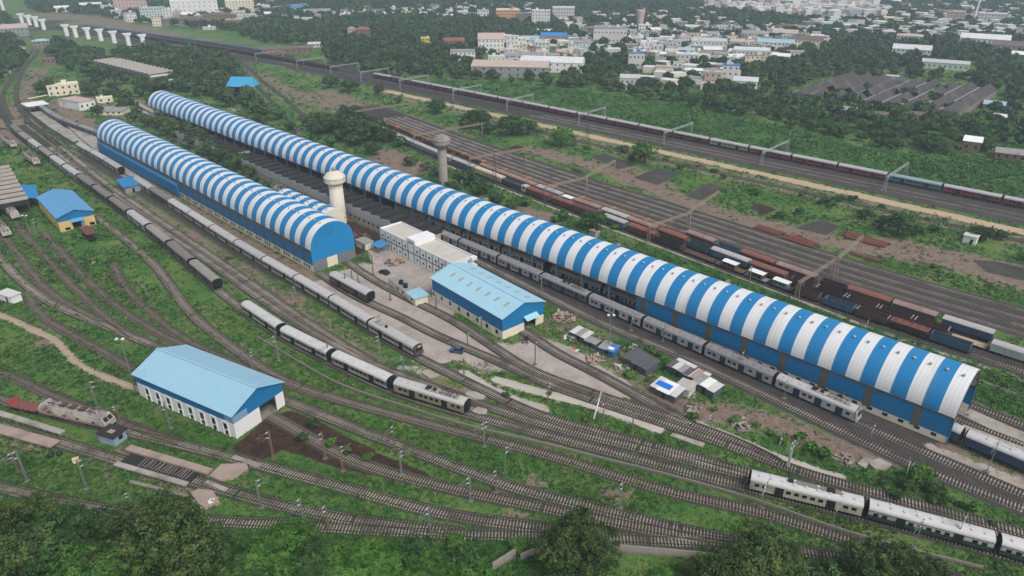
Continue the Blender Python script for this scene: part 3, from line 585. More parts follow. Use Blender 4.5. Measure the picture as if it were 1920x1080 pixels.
b = MB(); b.hexa([(150, .3, 4.9), (153, .3, 4.9), (153, -8.9, 4.9), (150, -8.9, 4.9), (150, .3, 6.9), (153, .3, 6.0), (153, -8.9, 6.0), (150, -8.9, 6.9)]); b.build('new_roof_sheet', M_asb, saw)

# --- gabled steel sheds
def gable_shed(label, p0, p1, width, eave, ridge, dado, m_roof, m_clad, m_dado, win=(), door=(.45, .85, 3.6), skylights=None, ov=.5, pil=0, awning=False, name='gabled_shed', roof2=None):
    rot, L = frame(p0, p1); t = thing(name, label, 'shed', p0, rot); Wd = width
    sl = (ridge - eave) / (Wd / 2)
    rf = MB()
    e0 = eave - ov * sl
    rf.hexa([(-ov, ov, e0 - .12), (L + ov, ov, e0 - .12), (L + ov, -Wd / 2, ridge - .12), (-ov, -Wd / 2, ridge - .12), (-ov, ov, e0), (L + ov, ov, e0), (L + ov, -Wd / 2, ridge), (-ov, -Wd / 2, ridge)], 0)
    rf.hexa([(-ov, -Wd / 2, ridge - .121), (L + ov, -Wd / 2, ridge - .121), (L + ov, -Wd - ov, e0 - .121), (-ov, -Wd - ov, e0 - .121), (-ov, -Wd / 2, ridge + .001), (L + ov, -Wd / 2, ridge + .001), (L + ov, -Wd - ov, e0 + .001), (-ov, -Wd - ov, e0 + .001)], 1)
    r = rf.build('roof', [m_roof, roof2 or m_roof], t)
    rc = MB(); rc.bar((-ov, -Wd / 2, ridge + .05), (L + ov, -Wd / 2, ridge + .05), .5, .12); rc.build('ridge_cap', m_clad if False else m_roof, r)
    for side, x, f in (skylights or ()):
        y = -Wd * f if side > 0 else -Wd + Wd * f; z = eave + sl * (Wd * f); dy = 1.0
        q = MB(); q.hexa([(x - .5, y + dy, z - dy * sl * (1 if side > 0 else -1) + .01), (x + .5, y + dy, z - dy * sl * (1 if side > 0 else -1) + .01), (x + .5, y - dy, z + dy * sl * (1 if side > 0 else -1) + .01), (x - .5, y - dy, z + dy * sl * (1 if side > 0 else -1) + .01),
               (x - .5, y + dy, z - dy * sl * (1 if side > 0 else -1) + .05), (x + .5, y + dy, z - dy * sl * (1 if side > 0 else -1) + .05), (x + .5, y - dy, z + dy * sl * (1 if side > 0 else -1) + .05), (x - .5, y - dy, z + dy * sl * (1 if side > 0 else -1) + .05)]); q.build('skylight', M_skyl, r)
    w = MB(); zt = eave - .13
    w.box(0, L, -.12, 0, dado, zt); w.box(0, L, -Wd, -Wd + .12, dado, zt)
    d0, d1, dh = door; ya, yb = -Wd * d0, -Wd * d1
    hi = max(dado, dh)
    for x in (0, L - .12):
        w.extr([(-.12, hi), (-.12, zt), (-Wd / 2, ridge - .16), (-Wd + .12, zt), (-Wd + .12, hi)], x, x + .12)
        if hi > dado:
            w.box(x, x + .12, ya, -.12, dado, hi); w.box(x, x + .12, -Wd + .12, yb, dado, hi)
    w.build('cladding', m_clad, t)
    d = MB(); d.box(.003, L - .003, -.118, -.003, 0, dado); d.box(.003, L - .003, -Wd + .003, -Wd + .118, 0, dado)
    for x in (.003, L - .118): d.box(x, x + .115, ya, -.12, 0, dado); d.box(x, x + .115, -Wd + .12, yb, 0, dado)
    dd = d.build('lower_wall', m_dado, t)
    for x, z0, z1, wd in win:
        q = MB(); q.box(x - wd / 2, x + wd / 2, -.05, .04, z0, z1); q.build('window', M_glass, dd)
    for x in range(pil):
        q = MB(); q.box(L * x / max(1, pil - 1) - .15, L * x / max(1, pil - 1) + .15, 0, .12, 0, dado - .01); q.build('pilaster', m_dado, dd)
    fl = MB(); fl.box(.15, L - .15, -Wd + .15, -.15, .0, .06); fl.build('floor_slab', M_concd, t)
    if awning:
        q = MB(); q.hexa([(-1.7, ya + .3, dh + .02), (0, ya + .3, dh + .9), (0, yb - .3, dh + .9), (-1.7, yb - .3, dh + .02), (-1.7, ya + .3, dh + .1), (0, ya + .3, dh + .98), (0, yb - .3, dh + .98), (-1.7, yb - .3, dh + .1)]); q.build('door_awning', m_roof, t)
    return t, L
p0 = ST(122, 125); p1 = ST(157, 128.6); L = frame(p0, p1)[1]
cs, _ = gable_shed('mid yard shed with pale blue roof, rows of skylights and cream lower walls', p0, p1, 16.2, 7.4, 9.9, 2.9, M_lblue2, M_bluev, M_cream, [(x, 1.1, 2.4, 1.1) for x in np.arange(2.6, L, 4.6)], (.52, .80, 3.9),
    [(1, x, .28) for x in np.arange(3.5, L - 1, 4.4)] + [(-1, x, .22) for x in np.arange(3.5, L - 1, 4.4)], awning=True, pil=9)
p0 = ST(136, 50.2); p1 = ST(170, 41.6); L = frame(p0, p1)[1]
fs, _ = gable_shed('big sky blue roofed shed with white lower walls standing alone in the grass', p0, p1, 15.3, 7.0, 10.0, 4.3, M_lblue, M_bluev, M_white, [], (.50, .83, 4.1), pil=0, ov=.55)
for k in range(8):
    x = 2.2 + k * 4.05
    b = MB(); b.box(x - .2, x + 1.9, .0, .16, 3.6, 4.2); b.box(x - .2, x + .06, .0, .22, .0, 3.6); b.box(x + 1.66, x + 1.9, .0, .22, 0, 3.6); b.build('white_buttress', M_white, fs)
    b = MB(); b.box(x + .25, x + 1.5, -.03, .05, 1.8, 3.4); b.build('window', M_glass, fs)
    b = MB(); b.box(x + .3, x + 1.4, -.03, .05, .3, 1.3); b.build('window', M_glass, fs)
b = MB(); b.box(-.03, -.002, -4.2, -.02, 4.4, 6.2); b.box(-.03, 2.8, .002, .03, 4.4, 6.1); b.build('faded_panel', mat('faded_blue_panel', (.20, .33, .48, 1), .6, .2, .5), fs)
p0 = ST(306.6, 64.1); p1 = ST(340, 66.5)
ys, L = gable_shed('yellow walled engine shed with blue gabled roof and door canopy', p0, p1, 12.8, 6.2, 8.2, 4.2, mat('mid_blue_roof', (.10, .30, .52, 1), .5, .1, .1, .08, 1.2, (.16, .30, .42, 1), .3, .1, seam=.06, seam_pitch=1.1), M_bluev, M_yellow, [(x, 1.0, 2.3, 1.2) for x in np.arange(3, 30, 4.4)], (.36, .66, 3.5), awning=True, pil=7, name='engine_shed')
for y in (-2.6, -11.4):
    b = MB(); b.box(-.05, .06, y - .9, y + .9, .4, 1.5); b.build('window', M_glass, ys)
b = MB(); b.hexa([(-1.8, -8.6, .1), (-.1, -7.6, .1), (-.1, -7.5, .1), (-1.8, -8.5, .1), (-1.8, -8.6, 3.3), (-.1, -7.6, 3.3), (-.1, -7.5, 3.3), (-1.8, -8.5, 3.3)]); b.build('door_leaf', mat('grey_blue_door', (.28, .35, .42, 1), .6, .15), ys)
# open-sided blue lean-to beside it
p0 = at(62, 392); p1 = at(54, 366)
rot, L = frame(p0, p1); t = thing('lean_to_roof', 'small blue sheet lean to roof between the yellow engine shed and the slatted loco shed', 'canopy', p0, rot)
b = MB(); b.hexa([(0, 3.5, 5.6), (L, 3.5, 5.6), (L, -3.5, 4.2), (0, -3.5, 4.2), (0, 3.5, 5.7), (L, 3.5, 5.7), (L, -3.5, 4.3), (0, -3.5, 4.3)]); b.build('roof', M_blue, t)
b = MB(); [b.box(x - .1, x + .1, y - .1, y + .1, 0, z) for x in (.4, L - .4) for y, z in ((3.2, 5.55), (-3.2, 4.25))]; b.build('posts', M_steel, t)
# loco shed with slatted roof at the picture's edge
p0 = at(52, 375, 5.7); p1 = at(14, 308, 5.7); rot, L = frame(p0, p1)
t = thing('slatted_loco_shed', 'open fronted loco shed with pale slatted roof and dark interior', 'loco shed', p0, rot)
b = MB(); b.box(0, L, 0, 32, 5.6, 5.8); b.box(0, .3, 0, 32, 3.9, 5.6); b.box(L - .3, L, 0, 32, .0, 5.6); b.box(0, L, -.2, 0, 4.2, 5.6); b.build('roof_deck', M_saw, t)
for k in range(9):
    x = .8 + k * (L - 1.5) / 9; b = MB(); b.hexa([(x, -.3, 5.82), (x + 1.5, -.3, 5.82), (x + 1.5, 32, 5.82), (x, 32, 5.82), (x, -.3, 7.1), (x + .8, -.3, 7.15), (x + .8, 32, 7.15), (x, 32, 7.1)]); b.build('roof_slat', mat('pale_dusty_slat', (.42, .38, .33, 1), .9, .2, .3), t)
b = MB(); [b.box(x - .25, x + .25, y, y + .5, 0, 3.9) for x in (.3, L / 2, L - .8) for y in (0, 8, 16, 24, 31)]; b.build('columns', M_rust, t)
# grey ribbed long building by the wood
p0 = at(283, 158); p1 = at(176, 130); rot, L = frame(p0, p1)
t = thing('ribbed_roof_depot', 'grey concrete depot with a row of slanted roof ribs at the edge of the wood', 'depot', p0, rot)
b = MB(); b.box(0, L, -19, 0, 0, 7.3); b.build('wall', M_concd, t); b = MB(); b.box(-.2, L + .2, -19.2, .2, 7.3, 7.5); b.build('roof_deck', M_saw, t)
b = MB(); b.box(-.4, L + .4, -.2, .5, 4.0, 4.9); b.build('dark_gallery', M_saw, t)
n = 15
for k in range(n):
    x = k * L / n; b = MB(); b.hexa([(x, .6, 7.5), (x + L / n * .45, .6, 7.52), (x + L / n * .45, -19.4, 7.52), (x, -19.4, 7.5), (x, .9, 8.9), (x + L / n * .45, .9, 8.3), (x + L / n * .45, -19.4, 8.3), (x, -19.4, 8.9)]); b.build('roof_rib', mat('pale_rib', (.46, .43, .39, 1), .9, .15, .3), t)
b = MB(); b.box(-.5, -.1, -18, -1, 5.2, 6.3); b.box(-.6, -.1, -18.5, -.5, 1.0, 1.8); b.build('end_ledge', M_white, t)

# --- white two storey office
p0 = ST(160.6, 140.6); p1 = ST(204, 143.4); rot, L = frame(p0, p1)
t = thing('office_block', 'white two storey office block with flat roof and dark pilaster lines behind pale blue shed', 'office', p0, rot)
b = MB(); b.box(0, L, -9.6, 0, 0, 6.6); wl_ = b.build('wall', M_white, t)
b = MB(); b.box(.25, L - .25, -9.35, -.25, 6.6, 6.64); b.build('roof_deck', mat('dusty_roof_deck', (.50, .47, .41, 1), .9, .12, .2, .06, 2., (.33, .30, .26, 1), .3, .12), t)
b = MB(); b.box(0, L, -.25, .02, 6.64, 7.25); b.box(0, L, -9.62, -9.35, 6.64, 7.25); b.box(-.02, .25, -9.35, -.25, 6.64, 7.25); b.box(L - .25, L + .02, -9.35, -.25, 6.64, 7.25); b.build('parapet', M_white, t)
b = MB(); b.box(L * .485, L * .60, -9.0, .05, 6.66, 8.6); b.box(L * .485, L * .60, -9.05, .1, 8.6, 8.72); st_ = b.build('stair_tower', M_white, t)
b = MB(); b.box(L * .50, L * .585, .06, .10, 7.1, 7.5); b.build('window', M_glass, st_)
b = MB(); b.box(0, L, .0, .10, 3.25, 3.55); b.build('dark_band', mat('dark_line', (.05, .05, .055, 1), .7, .1), t)
for k in range(12):
    x = L * (k + .0) / 12 + .15; b = MB(); b.box(x - .10, x + .10, 0, .13, .3, 6.5); b.build('pilaster', _M['dark_line'], t)
for k in range(12):
    x = L * (k + .5) / 12
    for z in (1.0, 4.3):
        if k in (6,): continue
        q = MB(); q.box(x - .62, x + .62, 0, .07, z, z + 1.2); f = q.build('window_frame', M_white, t); q = MB(); q.box(x - .48, x + .48, .072, .09, z + .12, z + 1.08); q.build('pane', M_glass, f)
for x, y in ((-.02, -2.6), (-.02, -7.2)):
    b = MB(); b.box(x - .03, x, y - .25, y + .25, 1.2, 6.0); b.build('slit_window', M_glass, t)
b = MB(); b.box(-1.3, 0, -9.9, -7.6, 6.0, 7.2); b.box(-1.3, 0, -9.9, -7.6, 2.8, 4.2); b.build('balcony', M_white, t)
# --- low cream hut beside the pale shed
p0 = at(796, 558); p1 = at(722, 512)
p0 = ST(156.5, 121.0); p1 = ST(174.5, 124.4); rot, L = frame(p0, p1)
t = thing('cream_hut', 'low cream hut with a small blue roof patch in front of the office', 'hut', p0, rot)
b = MB(); b.box(0, L, -4.4, 0, 0, 2.6); b.build('wall', M_cream, t)
b = MB(); b.box(6, L + .2, -4.6, .2, 2.6, 2.72); b.build('roof', M_roofg, t)
b = MB(); b.hexa([(-.4, .4, 2.62), (5.9, .4, 2.62), (5.9, -4.8, 2.62), (-.4, -4.8, 2.62), (-.4, .4, 2.72), (5.9, .4, 2.72), (5.9, -4.8, 3.1), (-.4, -4.8, 3.1)]); b.build('blue_roof', M_lblue, t)
for x in (2.5, 8.5, 12): b = MB(); b.box(x - .5, x + .5, -.03, .05, .9, 1.9); b.build('window', M_glass, t)
b = MB(); [b.tube((x, -1.4, 2.72), (x, -1.4, 4.0), .75, .75, 12) for x in (9, 12)]; b.build('roof_tank', M_dark, t)
# --- small blue roofed hut by the coaches
p0 = at(236, 363); p1 = at(222, 348); rot, L = frame(p0, p1)
t = thing('pump_hut', 'small hut with bright blue flat roof beside the long line of grey coaches', 'hut', p0, rot)
b = MB(); b.box(0, L, -6.6, 0, 0, 2.9); b.build('wall', M_asb, t)
b = MB(); b.hexa([(-.5, .5, 2.75), (L + .5, .5, 2.75), (L + .5, -7.1, 3.1), (-.5, -7.1, 3.1), (-.5, .5, 3.0), (L + .5, .5, 3.0), (L + .5, -7.1, 3.35), (-.5, -7.1, 3.35)]); b.build('roof', M_blue, t)
b = MB(); b.box(-.05, .05, -4, -3, 0, 2.0); b.build('door', M_dark, t)
# --- water towers
t = thing('water_tower', 'cream cylindrical water tower with domed mushroom tank behind the blue gable', 'water tower', ST(235.5, 146.2))
b = MB(); b.lathe([(2.95, 0), (2.9, 6), (2.75, 16.4)], 32); b.build('shaft', mat('tower_cream', (.62, .57, .47, 1), .8, .08, .2, .05, 2., (.42, .36, .28, 1), .35, .2, stretch=(1, 1, .25)), t, True)
b = MB(); b.lathe([(2.75, 16.4), (4.1, 17.6), (4.2, 17.6), (4.2, 19.3), (4.35, 19.35), (4.35, 19.6), (3.0, 21.1), (1.1, 22.0)], 32); tk = b.build('tank', _M['tower_cream'], t)
b = MB(); b.lathe([(.8, 21.9), (.8, 22.8), (1.0, 22.85), (.9, 23.1), (.1, 23.3)], 14); b.build('cap', M_asb, tk)
b = MB(); b.box(-4.6, -2.4, -1.6, 1.6, 0, 7.2); o = b.build('lean_to', M_cream, t); o.rotation_euler = (0, 0, ANG + math.pi / 2 + 1.6)
t = thing('water_tower', 'old grey concrete water tower with ringed shaft and stained tank among bushes', 'water tower', ST(236.5, 203.9))
b = MB()
pr = []
for z in np.arange(0, 19, .8): pr += [(2.05, z), (2.05, z + .55), (1.98, z + .58), (1.98, z + .78)]
b.lathe(pr, 20); b.build('shaft', M_conc, t)
b = MB(); b.lathe([(2.0, 19.0), (3.9, 21.4), (4.0, 21.5), (4.0, 23.0), (4.15, 23.1), (4.15, 23.4), (2.4, 25.0), (.3, 25.6)], 24); b.build('tank', mat('stained_tank', (.27, .245, .22, 1), .9, .25, .3, .15, 2., (.12, .10, .085, 1), .5, .2), t)
# --- retaining wall under the silver train, boundary walls
M_wallg = mat('grey_wall', (.20, .18, .155, 1), .9, .25, .3, .15, 2., (.10, .11, .06, 1), .4, .15); M_coping = mat('pale_coping', (.23, .21, .175, 1), .9, .2, .4)
def wall_line(label, path, h, th=.35, m=None, cat='wall', name='boundary_wall'):
    o = path.p[0]; t = thing(name, label, cat, (o[0], o[1], 0)); n = path.normals(); q = path.p - o
    def ring(w, z0, z1): return [np.column_stack([q + n * s, np.full(len(q), z)]) for s, z in ((w / 2, z0), (w / 2, z1), (-w / 2, z1), (-w / 2, z0))]
    link('wall', rows_mesh('wall', ring(th, -.1, h), m or M_wallg), t); link('coping', rows_mesh('coping', ring(th + .04, h, h + .08), M_coping), t); return t
wall_line('grey retaining wall along the grassy side of the silver roofed train', STP((175, 76.5), (136, 79.3), (121, 83.6), (100, 90.3), (85, 96.8), (68, 103.6), (53, 109.6), (38, 114.6), (20, 119), (0, 127)), .8, .22, mat('mossy_wall', (.135, .12, .098, 1), .95, .25, .3, .15, 2., (.07, .085, .04, 1), .5, .15))
wall_line('weathered grey boundary wall behind the round dark tree', PX((975, 1052), (1050, 1022), (1150, 1034), (1280, 1044), (1513, 1077), (1640, 1095)), 1.7)
wall_line('short stub of grey wall standing open among the bushes', Path([at(922, 1072), at(944, 1058), at(966, 1044)]), 2.0, .5)
wall_line('pale narrow wall running from the open mouth of the striped shed', Path([ST(19, 196.6), ST(8, 196), ST(-6, 195.8)], straight=True), .5, .3, M_conc)
wall_line('cream garden wall beside the trees and curved dirt track', PX((3, 146), (20, 135), (34, 124)), 2.2, .4, M_cream)
# ------------------------------------------------------------------ rolling stock (local x along the vehicle, +y the side towards the yard)
M_roofs = mat('silver_coach_roof', (.43, .42, .415, 1), .55, .14, .25, .08, 2., (.22, .20, .18, 1), .35, .25, stretch=(.5, 1, 1), rnd=.10)
M_roofw = mat('white_coach_roof', (.52, .51, .50, 1), .6, .15, .25, .08, 2., (.27, .25, .23, 1), .5, .2, stretch=(.5, 1, 1), rnd=.05)
M_roofd = mat('dusty_coach_roof', (.235, .215, .20, 1), .8, .18, .25, .08, 2., (.13, .115, .105, 1), .35, .25, stretch=(.5, 1, 1), rnd=.22)
M_roofp = mat('mauve_coach_roof', (.235, .222, .225, 1), .7, .16, .25, .1, 2., (.13, .12, .115, 1), .4, .25, rnd=.15)
M_side = {k: mat(k + '_coach_side', c, .6, .18, .4, .12, 3., s_, .5, .3, rnd=.1) for k, c, s_ in (
    ('cream', (.42, .385, .31, 1), (.20, .175, .13, 1)), ('grey', (.36, .36, .37, 1), (.2, .19, .19, 1)), ('brown', (.115, .085, .07, 1), (.06, .05, .045, 1)),
    ('navy', (.030, .05, .10, 1), (.05, .06, .09, 1)), ('green', (.028, .045, .034, 1), (.05, .05, .04, 1)), ('red', (.20, .042, .044, 1), (.13, .04, .035, 1)), ('lime', (.25, .28, .15, 1), (.25, .25, .16, 1)),
    ('teal', (.05, .15, .18, 1), (.04, .15, .22, 1)), ('slate', (.10, .105, .15, 1), (.06, .06, .08, 1)), ('lightblue', (.30, .36, .42, 1), (.2, .22, .25, 1)), ('buff', (.30, .255, .175, 1), (.16, .13, .09, 1)))}
M_door = {'cream': M_dark, 'grey': mat('dark_blue_door', (.018, .028, .065, 1), .5, .15)}
M_bell = mat('black_gangway', (.012, .012, .013, 1), .9, .2)
def coach_proto(side, roof, L=21.4, lower=None, win='single', vents=True, band=None, near=True, doors=(.27, .73), pant=False, cab=False, ends=True):
    t = bpy.data.objects.new('coach', None); C.objects.link(t); h = L / 2 - .42; w = 1.6
    b = MB(); b.extr([(w, 1.05), (w, 2.05), (w, 3.15), (-w, 3.15), (-w, 2.05), (-w, 1.05)], -h, h); body = b.build('body', side, t)
    if lower is not None:
        b = MB(); b.box(-h - .01, h + .01, w - .01, w + .02, 1.04, lower[1]); b.box(-h - .01, h + .01, -w - .02, -w + .01, 1.04, lower[1]); b.build('waist_panel', lower[0], t)
    n = 10; pr = [(1.64 * math.cos(math.pi * i / n), 3.14 + .95 * math.sin(math.pi * i / n) ** .85) for i in range(n + 1)]
    b = MB(); b.extr(pr, -h - .03, h + .03); rf = b.build('roof', roof, t)
    u = MB(); u.box(-h, h, -1.35, 1.35, .82, 1.06); u.build('underframe', M_dark, t)
    if near: u = MB(); u.box(-3.2, -1.0, -1.2, 1.2, .38, .85); u.box(.6, 3.0, -1.2, 1.2, .4, .85); u.build('equipment_box', M_dark, t)
    bg_ = MB(); bg_.box(-1.9, 1.9, -1.25, -.95, .5, .8); bg_.box(-1.9, 1.9, .95, 1.25, .5, .8)
    for x in (-1.4, 1.4): bg_.tube((x, -.95, .46), (x, .95, .46), .46, .46, 10)
    bm_ = bg_.mesh('bogie', M_dark)
    for x in (-h + 3.1, h - 3.1):
        o = link('bogie', bm_, t); o.location = (x, 0, 0)
    if ends:
        for x0 in (h, -h - .42): g = MB(); g.box(x0, x0 + .42, -.85, .85, 1.05, 3.5); g.build('gangway', M_bell, t)
        for x0 in (h + .02, -h - .16): g = MB(); g.extr([(y * .985, z - .02) for y, z in pr] + [(-1.55, 1.2), (1.55, 1.2)], x0, x0 + .14); g.build('end_wall', M_bell, t)
    if win == 'band':
        b = MB(); b.box(-h + 2, h - 2, w, w + .025, 2.0, 2.7); b.build('window_band', M_glass, t)
    else:
        wm = MB(); wm.box(-.45, .45, w - .02, w + .035, 1.98, 2.72); wm = wm.mesh('window', M_glass)
        pitch = 1.55; dx = [(-h + 2 * h * d) for d in doors]
        x = -h + 1.5
        while x < h - 1.2:
            if all(abs(x - d) > 1.35 for d in dx): o = link('window', wm, t); o.location = (x, 0, 0)
            x += pitch
        dm = MB(); dm.box(-.85, .85, w - .02, w + .045, 1.1, 3.05); dm = dm.mesh('door', M_door.get('grey' if win == 'emu' else 'cream'))
        for d in dx: o = link('door', dm, t); o.location = (d, 0, 0)
    if band: b = MB(); b.box(-h, h, w + .0, w + .028, band[1], band[2]); b.build('colour_band', band[0], t)
    if vents:
        vm = MB(); vm.lathe([(.22, -.1), (.22, .12), (.30, .14), (.28, .2), (.05, .24)], 8); vm = vm.mesh('roof_vent', roof)
        for i, x in enumerate(np.linspace(-h + 1.6, h - 1.6, 9)):
            for y in ((-.55, .55) if i % 2 else (.55,)):
                o = link('roof_vent', vm, rf); o.location = (x, y, 3.14 + .95 * (1 - (y / 1.64) ** 2) ** .5 - .03)
    if pant:
        q = MB(); z = 4.12
        q.box(-8, 1.5, -.9, .9, z - .12, z); q.build('equipment_deck', M_roofd, t)
        q = MB(); [q.tube((x, y, z), (x, y, z + .32), .12, .09, 6) for x in (-7.2, -6, -4.6, -3) for y in (-.6, .6)]; q.bar((-7.2, .6, z + .3), (-3, .6, z + .3), .08); q.bar((-7.2, -.6, z + .3), (-3, -.6, z + .3), .08); q.build('insulators', M_dark, t)
        q = MB(); q.bar((-6.2, -.6, z + .3), (-5.0, -.5, z + 1.4), .07); q.bar((-6.2, .6, z + .3), (-5.0, .5, z + 1.4), .07); q.bar((-5, -.5, z + 1.4), (-6.2, -.4, z + 2.2), .06); q.bar((-5, .5, z + 1.4), (-6.2, .4, z + 2.2), .06); q.bar((-6.2, -.95, z + 2.2), (-6.2, .95, z + 2.2), .1); q.build('pantograph', M_rust, t)
        q = MB(); q.tube((-1.2, 0, z), (-1.2, 0, z + .5), .45, .4, 10); q.box(.0, 1.2, -.6, .6, z, z + .4); q.build('roof_equipment', M_dark, t)
    if cab:
        q = MB(); q.hexa([(-h - .85, 1.5, 1.0), (-h, 1.58, 1.0), (-h, -1.58, 1.0), (-h - .85, -1.5, 1.0), (-h - .45, 1.35, 3.3), (-h, 1.5, 3.85), (-h, -1.5, 3.85), (-h - .45, -1.35, 3.3)]); cb_ = q.build('cab', cab, t)
        q = MB(); q.hexa([(-h - .75, 1.15, 2.25), (-h - .55, 1.15, 2.25), (-h - .55, -1.15, 2.25), (-h - .75, -1.15, 2.25), (-h - .56, 1.1, 3.1), (-h - .4, 1.1, 3.1), (-h - .4, -1.1, 3.1), (-h - .56, -1.1, 3.1)]); q.build('windscreen', M_glass, cb_)
    return t
def dispose(o):
    for c in list(o.children): dispose(c)
    bpy.data.objects.remove(o)
def put(proto, path, d0, d1, label, cat, group, name='railway_coach', z=.0):
    """a copy of the vehicle with its ends over two points of a track; x grows with d"""
    a, b_ = path.pos(d0), path.pos(d1); m = (a + b_) / 2
    o = copy_tree(proto); o.name = name; o.location = (m[0], m[1], .28 + z); o.rotation_euler = (0, 0, math.atan2(b_[1] - a[1], b_[0] - a[0]))
    return tag(o, label, cat, group)
def flipd(path): return Path([tuple(p) for p in path.p[::-1][::4]] )
PROT = []
def P_(*a, **k): p = coach_proto(*a, **k); PROT.append(p); return p
def train(path, d, pitch, protos, label, group, cat='railway coach', name='railway_coach'):
    """vehicles from d onwards (d grows away from the camera)"""
    for i, pr in enumerate(protos):
        if pr is not None:
            lb = label(i) if callable(label) else label.format(ORD[i]); put(pr, path, d + i * pitch, d + (i + 1) * pitch, lb, cat, group, name)
def away(path): return path if path.p[-1][1] > path.p[0][1] else Path([tuple(p) for p in path.p[::-1][::3]])
pc = away(TRK['commuter'][0]); ps = away(TRK['silver'][0]); pe = away(TRK['striped'][0])
tip = M_side['navy']
M_wb = mat('slate_window_band', (.12, .115, .105, 1), .5, .25, .6)
commuter = P_(M_side['cream'], M_roofs, win='single', band=(M_wb, 1.9, 2.82))
commuter_dirty = P_(M_side['brown'], M_roofd)
driving = P_(M_side['cream'], M_roofs, pant=False, band=(M_wb, 1.9, 2.82), cab=mat('purple_yellow_cab', (.085, .055, .095, 1), .5, .2))
q = MB(); q.box(4.8, 8.6, -.85, .85, 4.02, 4.12); q.build('equipment_deck', M_roofd, driving)
q = MB(); q.bar((7.4, -.6, 4.2), (6.3, -.5, 5.2), .07); q.bar((7.4, .6, 4.2), (6.3, .5, 5.2), .07); q.bar((6.3, -.5, 5.2), (7.4, -.4, 6.0), .06); q.bar((6.3, .5, 5.2), (7.4, .4, 6.0), .06); q.bar((7.4, -.95, 6.0), (7.4, .95, 6.0), .1); q.build('pantograph', M_rust, driving)
q = MB(); q.tube((3.4, .1, 4.05), (3.4, .1, 4.6), .5, .42, 10); q.build('roof_equipment', M_dark, driving)
q = MB(); q.box(-11.1, -10.95, -.5, .5, 3.32, 3.75); q.build('yellow_brow', mat('yellow_brow', (.55, .42, .10, 1), .6, .2), driving)
d0 = pc.near(at(791, 668))
put(driving, pc, d0, d0 + 21.6, 'cream driving coach with purple cab and raised pantograph at the head of its train', 'railway coach', 'coaches of the cream train along the gabled shed')
seq = [commuter] * 6 + [commuter, commuter_dirty, commuter, None, commuter, commuter, commuter]
train(pc, d0 + 21.6, 21.3, seq, 'cream coach with silver roof, {} behind the purple nosed driving coach', 'coaches of the cream train along the gabled shed')
# long grey-brown rake ending in the grass
rake = P_(M_side['brown'], M_roofd); rake2 = P_(M_side['grey'], M_roofs)
d1 = ps.near(at(408, 547))
train(ps, d1, 22.6, [rake, rake, rake, rake2, rake, rake, rake, rake2, rake2, rake, rake2, rake, rake], 'dusty grey brown coach, {} from the tail end in the grass', 'coaches of the dusty grey rake')
tail = MB()
mem = P_(M_side['cream'], M_roofw, band=(M_wb, 1.9, 2.82)); memd = P_(M_side['buff'], M_roofs, pant=True)
d2 = ps.near(at(880, 778))
put(memd, ps, d2, d2 + 22.6, 'grimy buff power car with roof equipment at the tail of the silver roofed train', 'railway coach', 'coaches of the silver roofed train')
train(ps, d2 + 22.6, 22.7, [mem, mem, mem], 'cream coach with bright silver roof, {} behind the grimy buff power car', 'coaches of the silver roofed train')
# white roofed train in the corner
grn = P_(M_side['green'], M_roofw, L=22.3, vents=True, band=(M_side['grey'], 2.0, 2.9)); wpw = P_(M_side['cream'], M_roofw, L=22.3)
q = MB(); q.box(-7, 3, -.8, .4, 3.98, 4.16); q.build('equipment_deck', M_roofd, wpw); q = MB(); q.box(-5.4, -4, -.7, .5, 4.1, 4.5); q.box(2.6, 3.6, -.5, .3, 4.1, 4.5); q.build('roof_equipment', M_dark, wpw)
d3 = ps.near(at(1401, 914))
put(wpw, ps, d3 - 22.6, d3, 'white roofed cream coach at the head of the train by the retaining wall', 'railway coach', 'coaches of the white roofed train')
for i in range(3): put(grn, ps, d3 - 22.6 * (i + 2), d3 - 22.6 * (i + 1), 'dark green coach with white roof, %s behind the white roofed cream coach' % ORD[i], 'railway coach', 'coaches of the white roofed train')
# electric set under the striped shed
emu = P_(M_side['grey'], M_roofp, L=20.8, win='emu', doors=(.18, .44, .72), vents=True); emup = P_(M_side['grey'], M_roofs, L=20.8, win='emu', doors=(.18, .44, .72), pant=True, cab=M_side['grey'])
emud = P_(M_side['slate'], M_roofp, L=20.8, win='emu', doors=(.2, .5, .78), pant=True)
d4 = pe.near(at(1612, 792)); 
put(emup, pe, d4, d4 + 20.9, 'pale grey electric driving car with roof gear outside the striped shed', 'railway coach', 'cars of the pale grey electric train')
train(pe, d4 + 20.9, 20.95, [emu, emu, emu, emud, emu, emu, emu, emu], 'pale grey electric car with dark blue doors, {} behind its driving car', 'cars of the pale grey electric train')
icf = P_(M_side['navy'], M_roofw, L=22.3, band=(M_side['lightblue'], 1.95, 2.75)); icfd = P_(M_side['slate'], M_roofd, L=22.3, band=(M_side['lightblue'], 1.95, 2.75)); crm = P_(M_side['cream'], M_roofd, L=21, doors=(.2, .5, .8))
p1_ = away(TRK['in shed one'][0])
for i in range(3): put(icfd, p1_, 52 + i * 22.6, 74.4 + i * 22.6, 'dim slate blue coach inside the striped shed, %s from its blue wall' % ORD[i], 'railway coach', 'coaches standing inside the striped shed')
for i in range(4): put(crm, p1_, 122 + i * 21.3, 143.2 + i * 21.3, 'cream and yellow coach under the striped shed, %s behind the slate blue coaches' % ORD[i], 'railway coach', 'coaches standing inside the striped shed')
pn = Path([ST(25, 165.2), ST(13, 164.4), ST(-60, 160.5)], straight=True)
for i in range(3): put(icf, pn, 14 + (i - 1) * 22.6 - 1.5, 14 + i * 22.6 - 1.5, 'dark blue white roofed coach at the striped shed mouth, %s along' % ORD[i], 'railway coach', 'dark blue coaches at the mouth of the striped shed')
